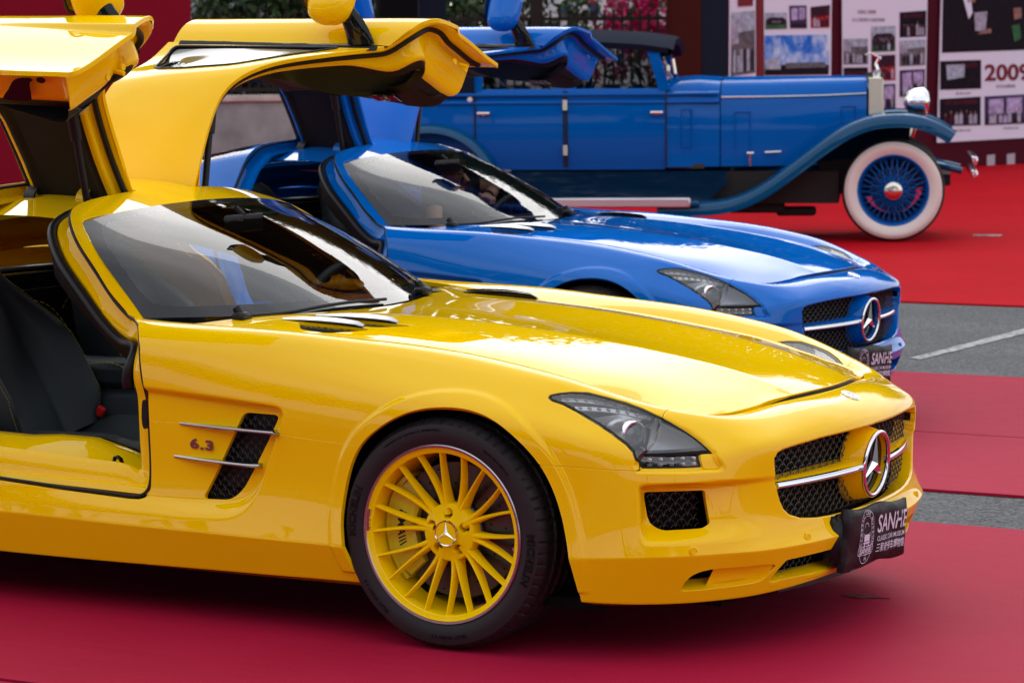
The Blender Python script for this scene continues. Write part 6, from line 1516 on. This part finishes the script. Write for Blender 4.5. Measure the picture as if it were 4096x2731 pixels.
    mb.sheet(rows); mb.sheet([rows[-1], [(p[0]+.05, p[1], p[2]-.02) for p in rows[-1]], [(p[0]+.02, p[1], p[2]-.075) for p in rows[-1]], [(p[0]-.06, p[1], p[2]-.08) for p in rows[-1]]]); mb.sheet([[(p[0], p[1]*1.0, p[2]) for p in (r[0] for r in rows)], [(p[0], p[1]*.98, p[2]-.05) for p in (r[0] for r in rows)]]); mb.sheet([[p for p in (r[-1] for r in rows)], [(p[0], p[1]*.98, p[2]-.05) for p in (r[-1] for r in rows)]]); mb.obj('roof', 'vtop', root, 50)
    mb = MB(); mb.sheet([[(-1.97, -.68, 1.36), (-1.97, .68, 1.36)], [(-2.10, -.66, 1.72), (-2.10, .66, 1.72)]]); mb.obj('windscreen', 'vglass', root, fix=False)
    # cowl and bonnet
    def hs(x, hw, zt, sh): return [(x, u*hw if abs(u) < 1 else u*hw, z) for u, z in ()]
    def bon(x, hw, zt, zs, zb=.655):
        top = [(x, hw*.97, zs + .0), (x, hw*.90, zs + (zt-zs)*.45), (x, hw*.62, zs + (zt-zs)*.82), (x, hw*.25, zt-.004), (x, 0, zt)]
        return [(x, hw, zb), (x, hw*1.01, (zb+zs)/2), (x, hw*1.0, zs-.03)] + top
    mb = MB(); mb.sheet([bon(-1.99, .735, 1.425, 1.31), bon(-1.85, .70, 1.445, 1.31), bon(-1.70, .655, 1.45, 1.30), bon(-1.515, .60, 1.435, 1.275)]); mb.mirror(); mb.obj('cowl', 'vblue', root, 50)
    mb = MB(); mb.sheet([bon(-1.505, .60, 1.437, 1.270), bon(-1.1, .53, 1.437, 1.268), bon(-.6, .42, 1.437, 1.272), bon(-.235, .325, 1.437, 1.285)]); mb.mirror(); bn = mb.obj('bonnet', 'vblue', root, 50)
    for s in (1, -1):
        mb = MB(); mb.tube([(-1.50, .602*s, 1.262), (-1.1, .532*s, 1.262), (-.6, .424*s, 1.268), (-.24, .330*s, 1.282)], .007, 6); mb.obj('bonnet_hinge', 'nickel', bn)
        for (xa, xb, za, zb) in ((-1.38, -1.25, .80, 1.13), (-.45, -.33, 1.02, 1.17)):
            mb = MB(); hw = lambda x: np.interp(x, [-1.5, -1.1, -.6, -.235], [.60, .53, .42, .325]) + .006
            mb.tube([(xa, hw(xa)*s, za), (xa, hw(xa)*s, zb), (xb, hw(xb)*s, zb), (xb, hw(xb)*s, za)], .008, 6); mb.obj('bonnet_rib', 'vblue', bn)
        mb = MB(); mb.tube([(-1.245, .60*s, .66), (-1.245, .62*s, .77)], .012, 6); mb.tube([(-1.275, .62*s, .77), (-1.215, .62*s, .77)], .012, 6); mb.obj('bonnet_catch', 'nickel', bn)
        mb = MB(); mb.tube([(-1.12, .575*s, .775), (-.98, .565*s, .78)], .010, 6); mb.obj('bonnet_handle', 'nickel', bn)
        mb = MB(); mb.tube([(-1.84, .71*s, .83), (-1.84, .705*s, 1.16), (-1.75, .70*s, 1.16), (-1.75, .70*s, .83)], .007, 6, closed=True); mb.obj('cowl_vent', 'vblue', root)
    # radiator
    mb = MB(); mb.bbox((-.16, 0, 1.17), (.15, .62, .50), .02); mb.add([(-.24, -.31, 1.41), (-.085, -.31, 1.41), (-.085, .31, 1.41), (-.24, .31, 1.41), (-.235, 0, 1.465), (-.09, 0, 1.465)], [(0,1,5,4), (3,2,5,4), (1,2,5), (0,3,4)]); rad = mb.obj('radiator', 'nickel', root, 25)
    mb = MB(); mb.tube([(-.15, 0, 1.46), (-.15, 0, 1.485)], .035, 16)
    mb.tube(smooth_open([(-.15, 0, 1.485), (-.155, 0, 1.53), (-.135, 0, 1.575), (-.11, 0, 1.60)], 4), [.026, .024, .022, .020, .018, .017, .016, .016, .016, .014, .012, .010, .012][:13], 8)
    mb.tube([(-.125, -.01, 1.59), (-.21, -.07, 1.635), (-.25, -.09, 1.62)], [.012, .010, .004], 6); mb.tube([(-.125, .01, 1.59), (-.21, .07, 1.635), (-.25, .09, 1.62)], [.012, .010, .004], 6); mb.obj('mascot', 'chrome', rad)
    # head lamps
    for s in (1, -1):
        mb = MB(); mb.lathe([(.001, -.17), (.045, -.165), (.085, -.13), (.108, -.07), (.115, -.01), (.118, .015), (.110, .03), (.085, .042), (.001, .055)], 'x', (.26, .46*s, 1.205), 40); hl = mb.obj('head_lamp', 'chrome', root); 
        mb = MB(); mb.tube([(.16, .40*s, .90), (.22, .45*s, 1.10)], .02, 8); mb.obj('lamp_post', 'nickel', hl)
    # front wings: swept sheet with a crown
    for s in (1, -1):
        tp = smooth_open([(-2.05, .345), (-1.72, .350), (-1.45, .375), (-1.18, .48), (-.92, .655), (-.66, .85), (-.45, .99), (-.22, 1.085), (0, 1.112), (.22, 1.095), (.40, 1.03), (.535, .945)], 5)
        t = np.linspace(0, 1, len(tp)); wid = np.interp(t, [0, .25, .6, .9, 1], [.11, .13, .15, .15, .10]); rows = []
        T2 = np.gradient(tp, axis=0); T2 /= np.linalg.norm(T2, axis=1, keepdims=True); N2 = np.stack([-T2[:, 1], T2[:, 0]], -1)
        yc = np.interp(t, [0, .5, 1], [.79, .755, .74])
        for u, d in ((-1.0, -.105), (-.99, -.06), (-.87, -.014), (-.5, 0), (0, .014), (.5, 0), (.87, -.014), (.99, -.06), (1.0, -.115)):
            rows.append(np.stack([tp[:, 0] + N2[:, 0]*d, (yc + u*wid*1.05)*s, tp[:, 1] + N2[:, 1]*d], -1))
        mb = MB(); mb.sheet(rows); mb.obj('front_wing', 'vfender', root, 60)
        # valance between wing and chassis
        mb = MB(); mb.sheet([np.stack([tp[8:48, 0], 0*tp[8:48, 0] + (.63-.0)*s, tp[8:48, 1] - .02], -1), np.stack([tp[8:48, 0]-.05, 0*tp[8:48, 0] + .42*s, tp[8:48, 1]*.0 + .66], -1)]); mb.obj('wing_valance', 'vdark', root)
        # running board with bright step plate
        mb = MB(); mb.bbox((-2.55, .80*s, .345), (1.75, .30, .05), .015); rb = mb.obj('running_board', 'vfender', root)
        mb = MB(); mb.bbox((-2.42, .94*s, .355), (1.34, .06, .085), .012); mb.obj('step_plate', 'alu', rb)
        mb = MB(); mb.sheet([[(x, .70*s, .62) for x in (-3.5, -1.45)], [(x, .71*s, .50) for x in (-3.5, -1.45)], [(x, .73*s, .37) for x in (-3.5, -1.60)]]); mb.obj('side_valance', 'vdark', root)
        # rear wing
        a = np.linspace(math.radians(-8), math.radians(190), 30); cx, cz, R = -4.07, .44, .60; rows = []
        for u, d in ((-1, -.07), (-.95, -.03), (-.6, 0), (0, .012), (.6, 0), (.95, -.03), (1, -.07)): rows.append(np.stack([cx + (R+d)*np.cos(a) + .03*np.maximum(0, np.cos(a)), (.74 + u*.14)*s + 0*a, np.maximum(cz + (R+d)*np.sin(a)*1.0, .33)], -1))
        mb = MB(); mb.sheet(rows); mb.obj('rear_wing', 'vfender', root, 60)
        for x in (0, -4.07): vint_wheel(root, x, s)
        mb = MB(); mb.tube([(.60, .38*s, .60), (.35, .38*s, .66), (0, .36*s, .56), (-.5, .36*s, .62), (-1.0, .36*s, .60)], .03, 8); mb.tube([(-.9, .40*s, .47), (-.2, .40*s, .40), (.45, .38*s, .52)], .028, 6); mb.obj('dumb_iron', 'vfender', root)
    mb = MB(); mb.bbox((.70, 0, .70), (.05, 1.5, .075), .012); mb.bbox((.70, 0, .58), (.05, 1.5, .075), .012); mb.obj('front_bumper', 'chrome', root)
    mb = MB(); mb.box((-2.0, 0, .52), (5.0, .72, .10)); mb.box((-.9, 0, .62), (1.5, .5, .25)); mb.box((-1.05, 0, .47), (1.15, 1.25, .28)); mb.box((-.2, 0, .62), (.9, .9, .3)); mb.tube([(0, -.7, .43), (0, .7, .43)], .04, 8); mb.tube([(-4.07, -.7, .45), (-4.07, .7, .45)], .05, 8)
    for (x, y, z, a, b) in ((-1.2, -.45, .24, .5, .10), (-.85, -.38, .20, .35, .08), (-1.5, -.3, .27, .4, .1)): mb.bbox((x, y, z + .05), (a, .18, b), .02)
    mb.obj('chassis', 'chassis', root)
    mb = MB(); mb.box((-3.1, 0, .66), (2.9, 1.34, .04)); mb.bbox((-3.95, 0, 1.1), (.3, 1.2, .9), .06); mb.bbox((-2.85, 0, .95), (.5, 1.2, .35), .06); mb.bbox((-3.05, 0, 1.15), (.14, 1.2, .5), .05); mb.obj('seats', 'upholstery', root)
    mb = MB(); c = np.array([-2.25, .30, 1.33]); mb.tube([c + np.array([-.07*math.sin(t), .2*math.cos(t), .19*math.sin(t)]) for t in np.linspace(0, 2*math.pi, 30, endpoint=False)], .013, 6, closed=True); mb.tube([c, c + np.array([.35, 0, -.3])], .018, 6); mb.obj('steering_wheel', 'chassis', root)
    mb = MB(); mb.bbox((-1.95, -.80, 1.50), (.03, .10, .09), .01); mb.tube([(-1.93, -.70, 1.40), (-1.94, -.80, 1.48)], .008, 6); mb.tube([(-1.90, -.70, 1.47), (-1.92, -.70, 1.60)], .015, 8); mb.obj('side_mirror', 'nickel', root)
# ------------------------------------------------------------------ number plate covers, driver, final assembly
MT['cloth'] = mat('black_cloth', (.007, .006, .009), .5, spec=.22, sheen=0, bump=(9, .5, .02)); MT['print'] = mat('lilac_print', (.72, .66, .80), .6)
def plate_cover(root, group_label, lay):
    """cloth cover over the plate: local x right as seen from the front, y up, z out"""
    t = bpy.data.objects.new('plate_cover', None); C.objects.link(t); t.parent = root
    w, h = .500, .172; n, m = 40, 16; rr = np.random.default_rng(11)
    ph = rr.uniform(0, 6, 8)
    def zf(x, y):
        e = min(w/2 - abs(x), h/2 - abs(y)); z = .012*(1 - math.exp(-max(e, 0)/.012))
        return z + .0016*math.sin(x*38 + ph[0] + y*20) + .0012*math.sin(y*70 + ph[1] + x*12) + .0022*math.exp(-((abs(x)-w/2)/.03)**2)*math.sin(y*95 + ph[2])
    V = []; F_ = []
    for j in range(m+1):
        for i in range(n+1):
            x = -w/2 + w*i/n; y = -h/2 + h*j/m; ex = .004*math.sin(y*60 + ph[3])*(abs(x) > w/2*.96); ey = (.005*math.sin(x*22 + ph[4]) - (.012 if (y < 0 and x < -.17) else 0))*(abs(y) > h/2*.9)
            V.append((x + ex, y + ey, zf(x, y)))
    for j in range(m):
        for i in range(n): a = j*(n+1) + i; F_.append((a, a+1, a+n+2, a+n+1))
    back = len(V); V += [(v[0], v[1], -.012) for v in V[:]]
    ring = [i for i in range(n+1)] + [(j+1)*(n+1)-1 for j in range(1, m+1)] + [m*(n+1)+i for i in range(n-1, -1, -1)] + [j*(n+1) for j in range(m-1, 0, -1)]
    for a, b in zip(ring, ring[1:]+ring[:1]): F_.append((b, a, a+back, b+back))
    cv = MB(); cv.add(V, F_); c = cv.obj('cover_cloth', 'cloth', t, 60)
    top = lambda x, y: zf(x, y) + .0012
    pr = MB()
    def tx(body, x, y, size, bold=0, width=None, align='LEFT', shear=0):
        V, Fc = text_mesh(body, size, bold, 0, align, 1.0, shear); V = np.array(V)
        if width: V[:, 0] *= width/(V[:, 0].max() - V[:, 0].min())
        pr.add([(x + v[0], y + v[1], top(x + v[0], y + v[1])) for v in V], Fc)
    tx('SANHE', -.014, .006, .074, .0010, .238); tx('CLASSIC CAR MUSEUM', -.012, -.020, .021, .0002, .225); tx('三和老爷车博物馆', -.010, -.052, .030, .0004, .222)
    def ring_(cx, cy, rx, ry, k, a0=0, a1=2*math.pi, th=.0016):
        A = np.linspace(a0, a1, k); e = 4 if False else 2
        P = [(cx + rx*np.sign(math.cos(a))*abs(math.cos(a))**(.82), cy + ry*np.sign(math.sin(a))*abs(math.sin(a))**(.9)) for a in A]
        for (xa, ya), (xb, yb) in zip(P[:-1], P[1:]):
            dx, dy = xb-xa, yb-ya; L_ = math.hypot(dx, dy) + 1e-9; nx, ny = -dy/L_*th/2, dx/L_*th/2; pr.add([(xa+nx, ya+ny, top(xa, ya)), (xb+nx, yb+ny, top(xb, yb)), (xb-nx, yb-ny, top(xb, yb)), (xa-nx, ya-ny, top(xa, ya))], [(0, 1, 2, 3)])
    cx, cy = -.095, .0
    ring_(cx, cy, .056, .078, 72, th=.0018); ring_(cx, cy + .004, .040, .058, 60, th=.0014)
    # arched words round the oval
    s_ = 'CLASSIC CAR MUSEUM'
    for i, ch in enumerate(s_):
        if ch == ' ': continue
        a = math.radians(205 - 230*(i + .5)/len(s_)); V, Fc = text_mesh(ch, .0165, .0002, align='CENTER'); px_, py_ = cx + .0445*math.cos(a), cy + .002 + .0640*math.sin(a); ta = math.atan2(math.sin(a)/.064*1, math.cos(a)/.0445*1) - math.pi/2
        pr.add([(px_ + v[0]*math.cos(ta) - v[1]*math.sin(ta), py_ + v[0]*math.sin(ta) + v[1]*math.cos(ta), top(px_, py_)) for v in V], Fc)
    # little car emblem
    def poly(P): pr.add([(cx + x, cy + y, top(cx+x, cy+y) + .0002) for x, y in P], [tuple(range(len(P)))])
    ring_(cx, cy + .028, .016, .013, 24, 0, math.pi, .0022); poly([(-.018, .008), (.018, .008), (.024, .002), (.024, -.012), (-.024, -.012), (-.024, .002)]); ring_(cx - .026, cy + .006, .005, .005, 14, th=.0016); ring_(cx + .026, cy + .006, .005, .005, 14, th=.0016); poly([(-.028, -.014), (.028, -.014), (.026, -.020), (-.026, -.020)]); poly([(-.022, -.021), (-.014, -.021), (-.015, -.034), (-.020, -.034)]); poly([(.022, -.021), (.014, -.021), (.015, -.034), (.020, -.034)])
    # name band
    P = round_poly([(-.058, -.052), (.058, -.052), (.058, -.027), (-.058, -.027)], .010, 4)
    for (xa, ya), (xb, yb) in zip(P, np.roll(P, -1, 0)):
        dx, dy = xb-xa, yb-ya; L_ = math.hypot(dx, dy) + 1e-9; nx, ny = -dy/L_*.0011, dx/L_*.0011; pr.add([(cx+xa+nx, cy+ya+ny, top(cx+xa, cy+ya)), (cx+xb+nx, cy+yb+ny, top(cx+xb, cy+yb)), (cx+xb-nx, cy+yb-ny, top(cx+xb, cy+yb)), (cx+xa-nx, cy+ya-ny, top(cx+xa, cy+ya))], [(0, 1, 2, 3)])
    tx('SANHE', cx - .047, -.0475, .023, .0006, .094); tx('1996', cx - .012, -.070, .015, .0001, .024)
    pr.obj('print', 'print', c, fix=False)
    # moulded holder behind it
    hb = MB(); hb.bbox((-.01, 0, -.022), (.50, .15, .035), .012); hb.bbox((-.235, .0, -.035), (.07, .135, .05), .015); hb.bbox((.235, .0, -.035), (.05, .135, .05), .015); hb.obj('plate_holder', 'black', t)
    rx = np.array([[0, 0, 1], [1, 0, 0], [0, 1, 0]], float)          # local x -> +y, y -> +z, z -> +x
    M4 = np.eye(4); M4[:3, :3] = rx @ np.eye(3); M4[:3, 3] = lay
    R_t = np.eye(4); R_t[:3, :3] = rotm('y', 4) @ rotm('x', -3.5)
    t.matrix_local = Matrix((np.vstack([np.hstack([(R_t[:3, :3] @ M4[:3, :3]), np.array(lay)[:, None]]), [0, 0, 0, 1]])).tolist())
    return t
def skin_person(root):
    """the driver of the blue car: one continuous body, T-shirt and watch as clothing"""
    MT['skin'] = mat('skin', (.52, .27, .19), .5, noise=(20, .1)); MT['shirt'] = mat('black_shirt', (.012, .012, .014), .85, bump=(30, .4, .01)); MT['trousers'] = mat('dark_trousers', (.02, .022, .03), .9); MT['hair'] = mat('hair', (.01, .008, .007), .5); MT['watch'] = mat('watch', (.02, .02, .022), .3, coat=.5)
    t = empty('person')
    J = {'pel': (-1.64, .40, .43, .125), 'bel': (-1.61, .40, .60, .115), 'che': (-1.56, .41, .87, .125), 'nek': (-1.545, .405, 1.02, .052), 'hed': (-1.515, .36, 1.075, .072), 'top': (-1.485, .33, 1.125, .076),
         'shL': (-1.545, .585, 1.02, .052), 'elL': (-1.43, .665, .985, .040), 'wrL': (-1.345, .44, .955, .027), 'haL': (-1.325, .375, .952, .030),
         'shR': (-1.545, .245, 1.01, .052), 'elR': (-1.47, .16, .80, .042), 'wrR': (-1.30, .235, .79, .028), 'haR': (-1.245, .255, .80, .031),
         'hiL': (-1.58, .49, .42, .085), 'knL': (-1.18, .54, .56, .060), 'anL': (-.98, .50, .32, .042), 'hiR': (-1.58, .31, .42, .085), 'knR': (-1.18, .28, .56, .060), 'anR': (-.98, .32, .32, .042)}
    E_ = [('pel','bel'),('bel','che'),('che','nek'),('nek','hed'),('hed','top'),('che','shL'),('shL','elL'),('elL','wrL'),('wrL','haL'),('che','shR'),('shR','elR'),('elR','wrR'),('wrR','haR'),('pel','hiL'),('hiL','knL'),('knL','anL'),('pel','hiR'),('hiR','knR'),('knR','anR')]
    # five fingers curled round the wheel rim on each hand
    for s, h in (('L', 'haL'), ('R', 'haR')):
        hx, hy, hz, _ = J[h]; 
        for f in range(5):
            oy = (-.032 + .016*f); l = (.030, .040, .044, .040, .030)[f]; a = f'f{s}{f}a'; b = f'f{s}{f}b'; c = f'f{s}{f}c'
            if f == 0: J[a] = (hx - .01, hy + (.03 if s == 'R' else -.03), hz + .012, .009); J[b] = (hx + .015, hy + (.045 if s == 'R' else -.045), hz + .03, .008); E_ += [(h, a), (a, b)]; continue
            J[a] = (hx + .03, hy + oy, hz + .012, .0088); J[b] = (hx + .03 + l*.7, hy + oy, hz + .002, .008); J[c] = (hx + .022 + l*.7, hy + oy, hz - .025, .007); E_ += [(h, a), (a, b), (b, c)]
    def build(name, keys, edges, grow, m, parent):
        idx = {k: i for i, k in enumerate(keys)}; me = bpy.data.meshes.new(name); me.from_pydata([J[k][:3] for k in keys], [(idx[a], idx[b]) for a, b in edges], []); o = link_mesh(name, me, parent); me.materials.append(MT[m])
        sk = o.modifiers.new('skin', 'SKIN'); ss = o.modifiers.new('sub', 'SUBSURF'); ss.levels = 2; ss.render_levels = 2
        for k in keys: r = J[k][3] + grow; me.skin_vertices[0].data[idx[k]].radius = (r, r)
        me.skin_vertices[0].data[0].use_root = True; sk.use_smooth_shade = True
        dg = bpy.context.evaluated_depsgraph_get(); m2 = bpy.data.meshes.new_from_object(o.evaluated_get(dg)); o.modifiers.clear(); o.data = m2; m2.polygons.foreach_set('use_smooth', [True]*len(m2.polygons)); return o
    body = build('body', list(J), E_, 0, 'skin', t)
    ks = ['che', 'bel', 'pel', 'shL', 'shR']; J['slL'] = tuple(np.array(J['shL'])*.45 + np.array(J['elL'])*.55); J['slR'] = tuple(np.array(J['shR'])*.45 + np.array(J['elR'])*.55); J['col'] = (-1.557, .413, .985, .075)
    build('tshirt', ks + ['slL', 'slR', 'col'], [('che','bel'),('bel','pel'),('che','shL'),('che','shR'),('shL','slL'),('shR','slR'),('che','col')], .014, 'shirt', t)
    build('trousers', ['pel','hiL','knL','anL','hiR','knR','anR'], [('pel','hiL'),('hiL','knL'),('knL','anL'),('pel','hiR'),('hiR','knR'),('knR','anR')], .013, 'trousers', t)
    mb = MB(); c = np.array(J['top'][:3]); rows = []
    for i in range(9):
        th = math.pi*.5*i/8; rows.append([c + np.array([-.012 + .095*math.cos(th)*math.cos(p)*(1 if math.cos(p) < 0 else .93), .084*math.cos(th)*math.sin(p), -.01 + .088*math.sin(th) - (.05 if math.cos(p) < .2 else 0)*(1 - i/8)]) for p in np.linspace(0, 2*math.pi, 24, endpoint=False)])
    mb.sheet(rows, closed=True); mb.obj('hair', 'hair', t)
    mb = MB()
    for y in (-.032, .032): mb.bbox(c + np.array([.072, y, -.045]), (.012, .026, .010), .003)
    mb.obj('eyes', 'hair', t); mb = MB(); mb.tube([c + np.array(p) for p in ((.074, 0, -.045), (.098, 0, -.078), (.078, 0, -.086))], [.008, .013, .009], 8); mb.obj('nose', 'skin', t)
    mb = MB(); mb.bbox(c + np.array([.070, 0, -.112]), (.010, .044, .010), .003); mb.obj('mouth', 'red', t)
    w_ = np.array(J['wrL'][:3]); e_ = np.array(J['elL'][:3]); d = (w_-e_)/np.linalg.norm(w_-e_); u = np.cross(d, (0, 0, 1)); u /= np.linalg.norm(u); v = np.cross(u, d); cc = w_ - d*.03
    mb = MB(); A = np.linspace(0, 2*math.pi, 24, endpoint=False); mb.sheet([[cc + d*k + (u*math.cos(a) + v*math.sin(a))*r for a in A] for k, r in ((-.014, .031), (-.014, .0345), (.014, .0345), (.014, .031))], closed=True); mb.obj('watch', 'watch', t)
    return t
# ---- the yellow coupe
ye = empty('sports_coupe'); coupe(ye); plate_cover(ye, '', (.948, -.03, .268))
tag(ye, 'bright yellow gullwing sports coupe in the foreground with both doors raised', 'car', 'gullwing coupes with raised doors')
# ---- the blue one: copies of every part
def children(o): return [c for c in bpy.data.objects if c.parent == o]
SWAP = {'yellow': 'blue', 'wheelpaint': 'blue', 'thread': 'bluethread', 'caliper': 'blue'}
MT['bluethread'] = mat('blue_thread', (.03, .15, .5), .6)
def copy_tree(o, parent):
    c = o.copy(); C.objects.link(c); c.parent = parent; c.matrix_local = o.matrix_local
    if c.type == 'MESH':
        for i, sl_ in enumerate(c.material_slots):
            for a, b in SWAP.items():
                if sl_.material == MT[a]: sl_.link = 'OBJECT'; sl_.material = MT[b]
    for ch in KIDS.get(o.name, []): copy_tree(ch, c)
    return c
bpy.context.view_layer.update()
KIDS = {}
for o in bpy.data.objects:
    if o.parent: KIDS.setdefault(o.parent.name, []).append(o)
be = empty('sports_coupe', (-1.66649432, 4.16479778, 0), -.02859378)
for ch in KIDS[ye.name]: copy_tree(ch, be)
tag(be, 'bright blue gullwing sports coupe in the middle with both doors raised', 'car', 'gullwing coupes with raised doors')
pe = skin_person(None); pe.parent = None; pe.location = be.location; pe.rotation_euler = be.rotation_euler
tag(pe, 'seated driver in black T-shirt and dark watch inside the blue coupe', 'person')
# ---- the old limousine
vi = empty('vintage_limousine'); vintage(vi); ang = math.atan2(1.49, 3.78) ; p = np.array([-4.998, 15.376]); nrm = np.array([-math.sin(ang), math.cos(ang)])
vi.location = (p[0] + nrm[0]*.77, p[1] + nrm[1]*.77, 0); vi.rotation_euler = (0, 0, ang)
tag(vi, 'vintage blue limousine with whitewall wire wheels and a navy top on the red carpet', 'car')

for o in bpy.data.objects:
    if o.type == 'MESH' and o.parent and o.name.split('.')[0] in ('stitching', 'louvre_mesh', 'vent_mesh', 'grille_mesh', 'intake_mesh', 'lower_mesh', 'disc_holes', 'sidewall_lettering', 'wire_spokes'): o['kind'] = 'stuff'
